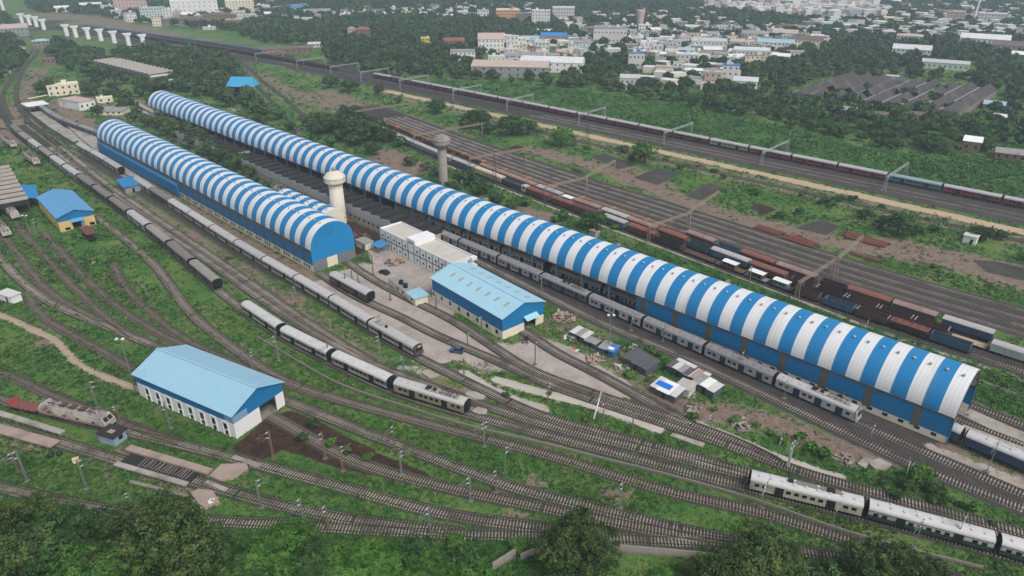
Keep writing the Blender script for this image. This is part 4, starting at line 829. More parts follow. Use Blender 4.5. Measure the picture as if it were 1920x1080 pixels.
p5 = away(TRK['stub'][0]); d5 = p5.near(at(699, 569))
put(P_(M_side['brown'], M_roofs, L=22), p5, d5, d5 + 22.4, 'single grey coach with dark open end standing at the blue gable', 'railway coach', None)
# slate blue train curving out of the gabled shed
p6 = away(TRK['blue row'][0]); blu = P_(M_side['slate'], M_roofp, L=22.3, vents=False)
e6 = p6.near(at(74, 203))
train(p6, e6 - 22.5 * 7, 22.5, [blu] * 7, 'slate blue coach on the curve, {} along from the gabled shed', 'slate blue coaches on the curve')
# red express on the main line
pm = TRK['main 2'][0]
lhb = P_(M_side['red'], mat('grey_express_roof', (.40, .40, .41, 1), .5, .08, .3), L=23.4, vents=False); lhl = P_(M_side['lime'], _M['grey_express_roof'], L=23.4, vents=False); lht = P_(M_side['teal'], mat('teal_express_roof', (.27, .34, .36, 1), .5, .08, .3), L=23.4, vents=False); lhd = P_(M_side['slate'], M_roofd, L=23.4, vents=False)
base = pm.near(ST(s_at(1770, 357, 3.5), 357))
for i in range(-4, 18):
    pr = lhb; lb = 'red express coach with grey roof, %s from the near end' % ORD[i + 4]
    if i == 0: pr = lht; lb = 'teal blue coach in the middle of the red express train'
    if i == 4: pr = lhl; lb = 'yellow green pantry coach in the middle of the red express train'
    if i == 16: pr = lhd; lb = 'dark grey coach near the far end of the red express'
    put(pr, pm, base + i * 23.6, base + i * 23.6 + 23.5, lb, 'railway coach', 'coaches of the red express train')

# --- freight wagons
def wagon(kind, col, L, top=None):
    t = bpy.data.objects.new('wagon', None); C.objects.link(t); h = L / 2 - .45; w = 1.5
    u = MB(); u.box(-h - .3, h + .3, -1.1, 1.1, .78, 1.06); u.build('underframe', M_dark, t)
    bg_ = MB(); bg_.box(-1.4, 1.4, -1.2, -.95, .42, .75); bg_.box(-1.4, 1.4, .95, 1.2, .42, .75); [bg_.tube((x, -.95, .44), (x, .95, .44), .44, .44, 8) for x in (-1., 1.)]
    bm_ = bg_.mesh('bogie', M_dark)
    for x in (-h + 1.8, h - 1.8): o = link('bogie', bm_, t); o.location = (x, 0, 0)
    if kind == 'covered':
        b = MB(); b.box(-h, h, -w, w, 1.06, 3.3)
        b.build('body', col, t); r = MB(); r.extr([(1.58, 3.28), (1.1, 3.72), (0, 3.95), (-1.1, 3.72), (-1.58, 3.28)], -h - .08, h + .08); rf = r.build('roof', top or col, t)
        r = MB(); [r.bar((x, 1.52, 1.1), (x, 1.52, 3.28), .12, .1) for x in np.linspace(-h + .05, h - .05, 11)]; r.build('side_ribs', col, t)
        d = MB(); d.box(-1.2, 1.2, w, w + .09, 1.15, 3.15); d.build('door', col, t)
        r = MB(); [r.bar((x, 1.5, 3.36), (x, 0, 4.0), .09) for x in np.linspace(-h + .4, h - .4, 9)]; r.build('roof_ribs', top or col, rf)
    elif kind == 'open':
        b = MB(); b.box(-h, h, -w, w, 1.06, 1.2); b.box(-h, h, w - .1, w, 1.2, 3.0); b.box(-h, h, -w, -w + .1, 1.2, 3.0); b.box(-h, -h + .1, -w + .1, w - .1, 1.2, 3.0); b.box(h - .1, h, -w + .1, w - .1, 1.2, 3.0); b.build('body', col, t)
        r = MB(); [r.bar((x, s_ * (w + .04), 1.1), (x, s_ * (w + .04), 3.0), .14, .12) for x in np.linspace(-h + .1, h - .1, 10) for s_ in (1, -1)]; r.build('side_ribs', col, t)
        r = MB(); [r.bar((x, -w, 3.06), (x, w, 3.06), .22, .14) for x in (-h + .05, h - .05)]; r.build('end_rail', top or M_asb, t)
    elif kind == 'hopper':
        b = MB(); b.hexa([(-h + 1.2, -.7, 1.1), (h - 1.2, -.7, 1.1), (h - 1.2, .7, 1.1), (-h + 1.2, .7, 1.1), (-h, -w, 2.9), (h, -w, 2.9), (h, w, 2.9), (-h, w, 2.9)]); b.build('body', col, t)
        b = MB(); [b.bar((x, -w, 3.0), (x, w, 3.0), .2, .25) for x in np.linspace(-h, h, 6)]; [b.bar((-h, y, 3.0), (h, y, 3.0), .18, .2) for y in (-w, w)]; b.build('rim', mat('pale_rust', (.26, .09, .06, 1), .8, .3), t)
    elif kind == 'flat':
        b = MB(); b.box(-h, h, -1.5, 1.5, 1.06, 1.22); b.build('deck', col, t)
        r = MB(); [r.bar((x, y, 1.2), (x, y, 1.75), .12) for x in np.linspace(-h + .3, h - .3, 6) for y in (1.45, -1.45)]; r.build('stanchions', M_rust, t)
    elif kind == 'brake':
        b = MB(); b.box(-h, h, -1.45, 1.45, 1.06, 1.22); b.build('deck', col, t)
        b = MB(); b.box(-2.4, 2.4, -1.35, 1.35, 1.22, 3.1); b.build('cabin', top or col, t)
        b = MB(); b.extr([(1.5, 3.1), (0, 3.45), (-1.5, 3.1)], -2.8, 2.8); b.build('roof', M_white, t)
        b = MB(); [b.box(x - .3, x + .3, 1.35, 1.4, 1.9, 2.6) for x in (-1.4, 0, 1.4)]; b.build('windows', M_glass, t)
    elif kind == 'rails':
        b = MB(); b.box(-h, h, -1.3, 1.3, 1.06, 1.2); b.build('deck', M_rust, t)
        b = MB(); [b.bar((-h - .3, y, 1.75), (h + .3, y, 1.75), .55, .7) for y in (-.5, .5)]; b.build('load', col, t)
        b = MB(); b.box(-.5, .5, -1.35, 1.35, 1.2, 2.35); b.build('cradle', mat('orange_cradle', (.42, .19, .05, 1), .7, .2), t)
    elif kind == 'loco':
        b = MB(); b.box(-h, h, -1.3, 1.3, 1.06, 2.9); b.build('hood', col, t); b = MB(); b.box(-h, -h + 3.2, -1.5, 1.5, 1.06, 3.7); b.build('cab', top or col, t); b = MB(); b.box(-h - .03, -h + .02, -1.2, 1.2, 2.5, 3.3); b.box(-h + .4, -h + 2.4, 1.5, 1.53, 2.5, 3.2); b.build('window', M_glass, t)
        b = MB(); [b.tube((x, 0, 2.9), (x, 0, 3.2), .6, .5, 10) for x in (1, 3.5)]; b.build('roof_fan', M_dark, t)
    PROT.append(t); return t
WR = dict(oxide=(.115, .050, .043), brown=(.092, .050, .042), black=(.060, .040, .035), blue=(.06, .105, .165), deepblue=(.04, .065, .115), teal=(.065, .10, .115), grey=(.20, .20, .20), palegreen=(.30, .37, .34), orange=(.12, .075, .05), pink=(.22, .11, .10), steelblue=(.09, .12, .16), buff=(.40, .31, .19), navyblk=(.045, .045, .055))
WM = {k: mat('wagon_' + k, (*c, 1), .85, .28, .5, .15, 3., tuple(x * .55 for x in c) + (1,), .35, .25, rnd=.12) for k, c in WR.items()}
M_wroof = mat('rusty_pale_roof', (.30, .20, .18, 1), .8, .25, .35, .15, 3., (.14, .07, .055, 1), .6, .22); M_ored = mat('rusty_red_roof', (.21, .085, .06, 1), .8, .25, .35, .15, 3., (.30, .20, .18, 1), .4, .2); M_wgrey = mat('pale_wagon_roof', (.40, .38, .37, 1), .8, .15, .35, .1, 3., (.22, .18, .16, 1), .3, .2)
_wc = {}
def Wg(kind, col, L, top=None):
    k = (kind, col, round(L), top.name if top else '')
    if k not in _wc: _wc[k] = wagon(kind, WM[col], round(L), top)
    return _wc[k]
def at_x(path, x, z):
    best = None
    pr = [abs(px(p[0], p[1], z)[0] - x) for p in path.p]; return path.u[int(np.argmin(pr))]
W1, W2, W3, W4 = (away(TRK['yard %d' % i][0]) for i in range(4))
def consist(path, items, row, z=2.6):
    cnt = {}
    for x0, x1, kind, col, top, what in items:
        a = at_x(path, x1, z); b_ = at_x(path, x0, z); Ln = b_ - a
        if Ln < 4: continue
        k = max(1, round(Ln / 15.5)) if Ln > 19 else 1
        for j in range(k):
            cnt[what] = cnt.get(what, 0) + 1
            d0_, d1_ = a + Ln * j / k, a + Ln * (j + 1) / k
            put(Wg(kind, col, (d1_ - d0_), top), path, d0_, d1_, '%s, %s such in %s' % (what, ORD[cnt[what] - 1], row), 'freight wagon', 'wagons in ' + row, 'freight_wagon')
consist(W1, [(1743, 1822, 'open', 'blue', WM['blue'], 'light blue open wagon'), (1668, 1741, 'hopper', 'oxide', None, 'brick red hopper wagon'), (1604, 1667, 'open', 'brown', None, 'dark brown open wagon'), (1543, 1603, 'open', 'blue', WM['blue'], 'light blue open wagon'), (1492, 1542, 'open', 'brown', WM['oxide'], 'dark brown open wagon'),
  (1444, 1490, 'brake', 'brown', WM['grey'], 'brake van with white roof'), (1401, 1443, 'brake', 'grey', WM['brown'], 'brake van with white roof'), (1343, 1400, 'brake', 'orange', WM['orange'], 'orange decked brake van'), (1283, 1342, 'flat', 'brown', None, 'rusty flat wagon'), (1232, 1282, 'open', 'black', WM['brown'], 'sooty open wagon'), (1178, 1231, 'covered', 'oxide', M_ored, 'rust red covered van'), (1132, 1177, 'covered', 'steelblue', M_wgrey, 'blue grey covered van'),
  (1078, 1131, 'covered', 'oxide', WM['oxide'], 'rust red covered van'), (1035, 1077, 'covered', 'oxide', M_ored, 'rust red covered van'), (992, 1034, 'covered', 'oxide', M_ored, 'rust red covered van'), (940, 991, 'loco', 'navyblk', M_wgrey, 'dark blue shunter with pale cab'), (892, 944, 'covered', 'buff', mat('cream_van_roof', (.55, .47, .34, 1), .7, .12), 'buff yellow covered van'), (850, 891, 'covered', 'steelblue', M_wgrey, 'blue grey covered van'), (800, 849, 'covered', 'lightgrey' if False else 'grey', M_wgrey, 'pale grey covered van'), (748, 799, 'covered', 'grey', M_wgrey, 'pale grey covered van'), (705, 747, 'covered', 'palegreen', M_wgrey, 'pale green covered van')], 'the row by the concrete path')
consist(W2, [(1857, 1960, 'covered', 'palegreen', M_wgrey, 'pale green covered van'), (1785, 1853, 'flat', 'buff', None, 'empty flat wagon'), (1713, 1783, 'open', 'brown', None, 'dark brown open wagon with white end bars'), (1648, 1712, 'open', 'brown', None, 'dark brown open wagon with white end bars'), (1588, 1647, 'open', 'brown', None, 'dark brown open wagon with white end bars'), (1531, 1587, 'open', 'black', None, 'dark brown open wagon with white end bars'), (1481, 1530, 'open', 'brown', WM['oxide'], 'rust brown open wagon'),
  (1407, 1479, 'covered', 'oxide', M_ored, 'long rust red covered van'), (1336, 1406, 'covered', 'steelblue', M_wgrey, 'blue grey covered van'), (1290, 1335, 'open', 'teal', WM['teal'], 'faded teal open wagon'), (1234, 1289, 'covered', 'oxide', M_ored, 'long rust red covered van'), (1179, 1233, 'covered', 'pink', M_wroof, 'pinkish covered van'), (1130, 1178, 'covered', 'grey', M_wgrey, 'pale roofed covered van'), (1080, 1129, 'covered', 'pink', M_wroof, 'pinkish covered van'), (1054, 1079, 'brake', 'brown', WM['pink'], 'small pink brake van'), (1008, 1053, 'covered', 'grey', M_wgrey, 'pale roofed covered van'), (970, 1007, 'covered', 'pink', M_wroof, 'pinkish covered van'), (935, 969, 'covered', 'pink', M_wroof, 'pinkish covered van'), (903, 934, 'covered', 'pink', M_wroof, 'pinkish covered van'), (850, 900, 'flat', 'orange', None, 'rusty flat wagon'), (790, 848, 'open', 'oxide', WM['orange'], 'reddish open wagon')], 'the middle wagon row')
consist(W3, [(1763, 1869, 'covered', 'deepblue', M_wgrey, 'deep blue covered van with pale roof'), (1673, 1761, 'covered', 'brown', M_wroof, 'brown covered van with blotched roof'), (1588, 1671, 'covered', 'brown', M_ored, 'brown covered van with reddish roof'), (1536, 1587, 'open', 'black', WM['black'], 'sooty black open wagon'), (1458, 1533, 'covered', 'brown', M_wroof, 'brown covered van with blotched roof'), (1390, 1457, 'covered', 'brown', M_ored, 'brown covered van with reddish roof'), (1342, 1389, 'open', 'blue', WM['steelblue'], 'light blue open wagon'), (1288, 1340, 'covered', 'oxide', M_wroof, 'rust red covered van'), (1252, 1286, 'flat', 'brown', None, 'weedy flat wagon')], 'the far wagon row')
yl = mat('ochre_rail_load', (.26, .175, .09, 1), .8, .2, .3, .1, 2., (.2, .12, .06, 1), .4, .2)
WM['ochre'] = yl
a = at_x(W3, 1248, 1.8); i = 0
while a < at_x(W3, 722, 1.8):
    put(Wg('rails', 'ochre', 18, None), W3, a, a + 18, 'flat wagon with long ochre load, %s along from the wagon yard portal' % ORD[i], 'freight wagon', 'rail carrier wagons in the yard', 'freight_wagon'); a += 18; i += 1
# dark far trains on the main line
pf = TRK['far freight a'][0]; fw = Wg('covered', 'steelblue', 15, WM['steelblue']); fk = Wg('covered', 'black', 15, WM['brown'])
a = at_x(pf, 500, 2)
for i in range(24): put(fw, pf, a + i * 15.4, a + i * 15.4 + 15, 'blue grey van in the long far freight train on the upper main line', 'freight wagon', 'vans of the far blue grey freight train', 'freight_wagon')
pf = TRK['main 2'][0]; a = at_x(pf, 632, 2)
for i in range(24): put(fk, pf, a + i * 15.4, a + i * 15.4 + 15, 'blackish van in the long far freight train behind the red express', 'freight wagon', 'vans of the far blackish freight train', 'freight_wagon')

# --- electric locomotives
M_lw = mat('grimy_white_loco', (.44, .405, .36, 1), .7, .25, .5, .2, 2.5, (.15, .10, .08, 1), .6, .3)
def loco(L=20.6, roofc=None):
    t = bpy.data.objects.new('loco', None); C.objects.link(t); h = L / 2; w = 1.55
    b = MB(); b.hexa([(-h, -w, 1.05), (h, -w, 1.05), (h, w, 1.05), (-h, w, 1.05), (-h + .1, -w, 2.3), (h - .1, -w, 2.3), (h - .1, w, 2.3), (-h + .1, w, 2.3)]); b.hexa([(-h + .1, -w, 2.3), (h - .1, -w, 2.3), (h - .1, w, 2.3), (-h + .1, w, 2.3), (-h + 1.1, -w + .2, 3.65), (h - 1.1, -w + .2, 3.65), (h - 1.1, w - .2, 3.65), (-h + 1.1, w - .2, 3.65)]); b.build('body', M_lw, t)
    for s_ in (-1, 1):
        b = MB(); 
        for y0, y1 in ((-1.15, -.1), (.1, 1.15)): b.hexa([(s_ * (h - .17), y0, 2.45), (s_ * (h - .17), y1, 2.45), (s_ * (h - .27), y1, 2.45), (s_ * (h - .27), y0, 2.45), (s_ * (h - .72), y0, 3.3), (s_ * (h - .72), y1, 3.3), (s_ * (h - .85), y1, 3.3), (s_ * (h - .85), y0, 3.3)])
        b.build('windscreen', M_glass, t)
    b = MB(); b.box(-h + 1.6, h - 1.6, -1.2, 1.2, 3.65, 3.78); b.build('roof_deck', roofc or mat('loco_roof_grime', (.30, .27, .25, 1), .8, .25, .5, .2, 2., (.10, .055, .045, 1), .6, .35), t)
    b = MB(); [b.box(x, x + 1.5, -.75, .75, 3.78, 4.15) for x in (-3.4, -.6, 2.4)]; b.build('roof_equipment', M_rust, t)
    b = MB(); [b.tube((x, y, 3.78), (x, y, 4.25), .11, .09, 6) for x in (-7, -5.6, 5.6, 7) for y in (-.6, .6)]; [b.bar((-7, y, 4.25), (7, y, 4.25), .07) for y in (-.6, .6)]; b.build('insulators', M_dark, t)
    for s_ in (-1, 1):
        b = MB(); b.bar((s_ * 7.2, -.55, 4.2), (s_ * 5.6, -.55, 4.45), .09); b.bar((s_ * 7.2, .55, 4.2), (s_ * 5.6, .55, 4.45), .09); b.bar((s_ * 5.4, -1.0, 4.5), (s_ * 5.4, 1.0, 4.5), .12); b.build('pantograph', M_rust, t)
    b = MB(); b.box(-h + .3, h - .3, -1.3, 1.3, .75, 1.06); b.box(-h - .3, h + .3, -.9, .9, .8, 1.05); b.build('underframe', M_dark, t)
    for x in (-5.6, 5.6):
        g = MB(); g.box(x - 2.3, x + 2.3, -1.2, 1.2, .4, .8); [g.tube((x + k, -1., .5), (x + k, 1., .5), .52, .52, 10) for k in (-1.8, 0, 1.8)]; g.build('bogie', M_dark, t)
    b = MB(); b.box(-h + .2, h - .2, w, w + .03, 1.25, 1.5); b.build('side_stripe', mat('faded_red_stripe', (.25, .06, .05, 1), .6, .2), t)
    for x in (-6.8, -2, 2, 6.8): b = MB(); b.box(x - .45, x + .45, w, w + .03, 1.75, 2.25); b.build('side_grille', M_dark, t)
    PROT.append(t); return t
lc = loco()
p7 = away(Path([at(205, 806), at(80, 774), at(0, 752)], straight=True)); 
a, b_ = at(204, 803), at(88, 776); path = Path([a, b_], straight=True); put(lc, path, -.6, 18.8, 'grimy white electric locomotive with broken roof gear by the derelict pit', 'locomotive', None, 'electric_locomotive')
lp = Wg('open', 'pink', 12, WM['oxide']); a, b_ = at(84, 776), at(28, 764); put(wagon('flat', mat('faded_red_deck', (.19, .070, .06, 1), .85, .3, .5, .2, 3., (.11, .06, .05, 1), .5, .3), 9.5), Path([a, b_], straight=True), .4, 9.9, 'faded red flat wagon with upright end coupled to the grimy white locomotive', 'freight wagon', None, 'flat_wagon')
o = [x for x in bpy.data.objects if x.name.startswith('flat_wagon')][0]
b = MB(); b.box(3.9, 4.1, -1.4, 1.4, 1.2, 2.5); b.build('end_board', mat('faded_red_board', (.33, .07, .05, 1), .8, .2), o)
for (x0, y0), (x1, y1), lb in (((32, 414), (6, 388), 'white electric locomotive nosing out of the slatted loco shed'), ((16, 447), (-18, 415), 'white electric locomotive at the picture edge below the slatted loco shed'), ((28, 279), (-8, 256), 'white locomotive on the weedy siding above the slatted loco shed'), ((71, 312), (47, 294), 'short white locomotive alone in the grass above the slatted loco shed'), ((28, 390), (20, 374), 'white locomotive in shade deep inside the slatted loco shed')):
    a, b_ = at(x0, y0), at(x1, y1); put(lc, Path([a, b_], straight=True), 0, 20.6, lb, 'locomotive', 'white locomotives around the slatted shed', 'electric_locomotive')
a, b_ = at(175, 454), at(155, 433); put(Wg('hopper', 'brown', 11, None), Path([a, b_], straight=True), 0, 11, 'small rusty brown tub wagon before the yellow engine shed', 'freight wagon', None, 'tub_wagon')
for p_ in PROT: dispose(p_)
# ------------------------------------------------------------------ landmarks for telling like things apart
LM = [('the sky blue roofed shed', at(400, 760)), ('the pale blue roofed shed', at(910, 590)), ('the white office block', ST(182, 142)), ('the blue gable', ST(202, 121)), ('the striped shed mouth', ST(15, 171)),
      ('the yellow engine shed', at(125, 415)), ('the purple nosed driving coach', at(790, 668)), ('the shanty huts', at(1260, 720)), ('the white roofed train', at(1500, 925)), ('the derelict pit', at(300, 880)),
      ('the grimy white locomotive', at(145, 790)), ('the old grey water tower', ST(236, 204)), ('the cream water tower', ST(235, 146)), ('the tail of the silver roofed train', at(885, 775)), ('the round dark tree by the wall', at(1075, 1040)),
      ('the wagon yard portal', ST(69, 222)), ('the beige house', at(120, 170)), ('the slate blue coaches', at(130, 235)), ('the coal heaps', at(1320, 360)), ('the striped shed far end', ST(470, 178)), ('the slatted loco shed', at(20, 360)), ('the teal coach', at(1720, 355)), ('the yellow green coach', at(1460, 300)), ('the ribbed roof depot', at(230, 145))]
def tell(items, desc, cat, group, mode='{d}, {o} out from {l}'):
    """items: objects; each label names the landmark it stands by and its rank among its like there"""
    by = {}
    for o in items:
        k = min(range(len(LM)), key=lambda i: (LM[i][1] - o.location.to_3d()).xy.length); by.setdefault(k, []).append(o)
    for k, os_ in by.items():
        os_.sort(key=lambda o: (LM[k][1] - o.location).xy.length)
        for i, o in enumerate(os_):
            d = desc(o) if callable(desc) else desc
            lb = ('%s beside %s' % (d, LM[k][0])) if len(os_) == 1 else ('%s, %s out from %s' % (d, ORD[i], LM[k][0])); tag(o, lb, cat, group)
# ------------------------------------------------------------------ electrification masts
M_mast = mat('grey_green_mast', (.15, .175, .155, 1), .6, .15, .8); M_mastr = mat('rusty_mast', (.16, .12, .095, 1), .8, .2, .8); M_ins = mat('pale_insulator', (.45, .46, .44, 1), .4, .1)
def mast_proto(m, arms):
    t = bpy.data.objects.new('mast', None); C.objects.link(t)
    b = MB(); z = 8.0
    for sx in (-.16, .16): b.bar((sx, 0, 0), (sx * .7, 0, z), .07, .18)
    for k in range(10): s_ = 1 if k % 2 else -1; b.bar((-.15 * s_, 0, k * .8), (.14 * s_, 0, k * .8 + .8), .05)
    b.box(-.5, .5, -.5, .5, -.1, .22); b.build('pole', m, t)
    for sg in arms:
        a = MB(); a.tube((.0, 0, 7.6), (2.9 * sg, 0, 7.0), .05, .05, 6); a.tube((0, 0, 5.9), (2.9 * sg, 0, 7.0), .055, .055, 6); a.tube((.3 * sg, 0, 6.0), (2.5 * sg, 0, 5.7), .045, .045, 6); a.tube((2.2 * sg, 0, 6.7), (2.5 * sg, 0, 5.7), .04, .04, 6); br = a.build('bracket', m, t)
        a = MB(); [a.tube(p, q, .12, .12, 6) for p, q in (((.2 * sg, 0, 7.56), (.75 * sg, 0, 7.44)), ((.2 * sg, 0, 5.98), (.75 * sg, 0, 6.2)))]; a.build('insulators', M_ins, br)
    return t
mg1, mg2, mr1, mp0 = mast_proto(M_mast, (1,)), mast_proto(M_mast, (1, -1)), mast_proto(M_mastr, (1,)), mast_proto(M_mastr, ())
DEG = lambda a: R(a)
MASTS = [(163, 917, mg1, 1), (52, 903, mg1, 1.1), (513, 860, mr1, 1), (490, 953, mg1, .95), (610, 860, mr1, .95), (320, 803, mg1, .95), (183, 765, mg1, 1), (617, 992, mr1, .8), (570, 983, mg1, .9), (643, 883, mr1, .85), (740, 843, mr1, .9), (807, 1003, mg1, .95), (753, 890, mg1, .8), (882, 940, mg1, .85), (930, 923, mr1, .8), (947, 887, mg1, .9), (908, 838, mg2, .9), (1163, 953, mg1, .9),
 (1027, 753, mr1, .7), (1185, 813, mp0, .8), (1130, 800, mr1, .9), (1477, 880, mg2, 1), (1457, 860, mr1, .8), (1330, 807, mg1, .6), (1427, 953, mg2, .8), (1693, 910, mg2, .8), (1713, 1027, mg1, .95), (1790, 1022, mg1, .9), (1850, 885, mg1, 1.15), (1630, 833, mg1, .75), (1902, 987, mg1, .6), (1470, 747, mg1, .8), (903, 630, mr1, .85), (1003, 683, mr1, .9), (993, 713, mp0, .6), (870, 710, mr1, .8), (877, 650, mr1, .55), (1023, 630, mp0, .7),
 (1015, 543, mg1, .7), (1183, 620, mg1, .65), (713, 670, mg1, .9), (732, 562, mr1, .8), (700, 515, mr1, .9), (757, 693, mg1, .55), (818, 583, mr1, .7), (69, 441, mg1, .85), (275, 553, mg1, .5), (523, 677, mg1, 1.05), (473, 693, mg1, .7), (617, 677, mg1, .7), (555, 557, mg1, .5), (650, 545, mp0, .8), (662, 540, mp0, .8), (672, 530, mp0, .9), (1070, 620, mr1, .7), (1388, 700, mg1, .9), (1300, 770, mr1, .7), (1535, 640, mg1, .6), (1243, 640, mg1, .8),
 (1405, 530, mg1, .8), (1620, 628, mg1, .6), (952, 420, mg1, .9), (868, 365, mg1, .9), (530, 205, mg1, 1), (570, 125, mg1, 1), (470, 130, mg1, 1), (612, 135, mg1, 1), (35, 885, mr1, .7), (250, 955, mg1, .6), (1560, 985, mg1, .6), (225, 790, mr1, .6)]
ms = []
for i, (x, y, pr, k) in enumerate(MASTS):
    o = copy_tree(pr); o.name = 'electrification_mast'; p = at(x, y); o.location = p; o.scale = (1, 1, k)
    o.rotation_euler = (R(RNG.uniform(-1.2, 1.2)), 0, ANG + math.pi / 2 + (math.pi if i % 3 == 0 else 0) + R(RNG.uniform(-14, 14))); ms.append(o)
tell(ms, lambda o: 'thin lattice electrification mast', 'mast', 'electrification masts in the yard')
o = None
for pr in (mg1, mg2, mr1, mp0): dispose(pr)
# leaning white signal post
t = thing('signal_post', 'white signal post leaning over the track near the shanty huts', 'signal post', at(1113, 786))
b = MB(); b.bar((0, 0, 0), (1.6, 1.2, 7.2), .28); b.build('post', M_white, t); b = MB(); [b.bar((1.1 + k * .15, .9, 6.0 + k * .5), (2.0 + k * .15, .5, 6.3 + k * .5), .1) for k in range(3)]; b.build('arms', M_mast, t)
t = thing('white_post', 'white painted concrete post standing by the tracks ahead of the white roofed train', 'post', at(1477, 876)); b = MB(); b.box(-.2, .2, -.2, .2, 0, 5.4); b.build('post', M_white, t); b = MB(); b.box(-.3, .3, -.3, .3, 0, .3); b.build('base', M_conc, t)
# floodlight masts
def flood(p, h, label):
    t = thing('floodlight_mast', label, 'floodlight', p); b = MB(); b.tube((0, 0, 0), (0, 0, h), .2, .1, 10); b.build('pole', M_steel, t)
    b = MB(); b.bar((-.9, 0, h), (.9, 0, h), .14); b.build('crossarm', M_steel, t)
    for x in (-.75, .75): b = MB(); b.box(x - .3, x + .3, -.55, .1, h - .05, h + .28); b.build('lamp', M_white, t)
flood(at(255, 737), 16.2, 'tall grey floodlight mast in the grass beside the sky blue roofed shed'); flood(at(1141, 658), 11.6, 'grey floodlight mast rising behind the shanty huts'); flood(at(58, 440), 8, 'short floodlight mast in front of the slatted loco shed')

# ------------------------------------------------------------------ portals over the tracks
M_port = mat('brown_portal', (.30, .23, .175, 1), .8, .15, .5); M_portg = mat('grey_portal', (.33, .36, .35, 1), .6, .1, .5)
def portal(label, s0, t0, s1, t1, h, m, group, legs=((.0, 1.),), drop=0):
    p0 = ST(s0, t0); rot, L = frame(p0, ST(s1, t1)); t = thing('overhead_portal', label, 'portal', p0, rot, group)
    b = MB()
    for z in (h, h + .75):
        for y in (-.3, .3): b.bar((-.6, y, z), (L + .6, y, z), .13)
    n = max(4, int(L / 1.2))
    for k in range(n):
        x0, x1 = L * k / n, L * (k + 1) / n; zz = (h, h + .75) if k % 2 else (h + .75, h)
        for y in (-.3, .3): b.bar((x0, y, zz[0]), (x1, y, zz[1]), .08)
    b.build('beam', m, t)
    for x in (0, L):
        for k, y in enumerate((-.3, .3)):
            b = MB(); b.bar((x, y * 2.6, 0), (x, y, h + .7), .2); [b.bar((x, y * 2.6 * (1 - z / h) + y * z / h, z), (x, -(y * 2.6 * (1 - z / h) + y * z / h), z + .9), .07) for z in np.arange(.5, h - 1, 1.0)]; b.build('leg', m, t)
    if drop:
        for x in np.linspace(2.5, L - 2.5, drop):
            b = MB(); b.bar((x, 0, h), (x, 0, h - 1.7), .12); b.bar((x, 0, h - 1.6), (x + 1.6, 0, h - 1.9), .07); b.bar((x, 0, h - .4), (x + 1.6, 0, h - 1.2), .07); b.build('drop_bracket', m, t)
G = 'brown portals across the wagon yard'
portal('brown lattice portal straddling the wagon rows near the striped shed', 70.5, 207.8, 69, 233, 6.2, M_port, G, drop=3); portal('brown lattice portal over the empty yard tracks beside the wagon portal', 68.5, 234.5, 69.5, 260, 6.6, M_port, G, drop=3)
portal('brown lattice portal over wagons before the coal heaps', 131.5, 214.8, 128, 238, 6.6, M_port, G, drop=3); portal('brown lattice portal over empty tracks below the coal heaps', 128.5, 239, 132, 268, 6.8, M_port, G, drop=2)
portal('brown lattice portal over the rail carriers between coal heaps and old tower', 190, 222, 186, 246, 6.6, M_port, G); portal('brown lattice portal over empty tracks between coal heaps and old tower', 187, 247.5, 192, 276, 6.6, M_port, G)
portal('brown lattice portal crossing the yard beside the old grey water tower', 246, 230, 238, 262, 6.8, M_port, G); portal('brown lattice portal over the empty tracks behind the old grey water tower', 300, 239, 292, 283, 7, M_port, G)
portal('thin brown portal at the far wooded end of the wagon yard', 372, 250, 366, 294, 7, M_port, G)
G = 'grey portals over the main line'
for i, (s_, o, w) in enumerate(((86.5, 0, 30), (146, 0, 30), (204, 0, 30), (266, 2, 29), (327, 2, 28), (378, 0, 28), (437, 0, 28), (486, 0, 28), (526, 0, 28), (575, 0, 28), (640, 0, 28))):
    tt = float(np.interp(s_, [q[0] for q in ML], [q[1] for q in ML])); portal('grey overhead portal across the red express line, %s from the near end' % ORD[i], s_, tt - 17.5 + o, s_, tt - 17.5 + w, 6.9, M_portg, G, drop=2)
G = 'small grey gantries behind the striped shed'
for i, (s_, t_) in enumerate(((35, 186), (86, 188), (128, 188), (196, 190))): portal('small grey gantry poking up behind the striped shed, %s from its mouth' % ORD[i], s_, t_ - 5, s_, t_ + 2, 7.6, M_portg, G)
t = thing('lattice_tower', 'dark lattice pylon standing among the bushes by the wagon yard', 'pylon', at(927, 345))
b = MB(); [b.bar((sx * 1.0, sy * 1.0, 0), (sx * .25, sy * .25, 15), .16) for sx in (-1, 1) for sy in (-1, 1)]; [b.bar((-1 + .05 * k, s_ * (1 - .05 * k), k), (1 - .05 * (k + 1), s_ * (1 - .05 * (k + 1)), k + 1), .08) for k in range(14) for s_ in (-1, 1)]; b.build('frame', mat('dark_steel_lattice', (.06, .06, .06, 1), .7, .15), t); b = MB(); b.bar((-2, 0, 13.6), (2, 0, 13.6), .18); b.build('crossarm', M_steel, t)
t = thing('lattice_tower', 'dark lattice pylon between the main line and the bushes', 'pylon', at(1101, 257))
b = MB(); [b.bar((sx * .8, sy * .8, 0), (sx * .2, sy * .2, 16), .14) for sx in (-1, 1) for sy in (-1, 1)]; [b.bar((-.8 + .04 * k, s_ * (.8 - .04 * k), k), (.8 - .04 * (k + 1), s_ * (.8 - .04 * (k + 1)), k + 1), .07) for k in range(15) for s_ in (-1, 1)]; b.build('frame', _M['dark_steel_lattice'], t); b = MB(); b.bar((-1.6, 0, 14.6), (1.6, 0, 14.6), .16); b.build('crossarm', M_steel, t)

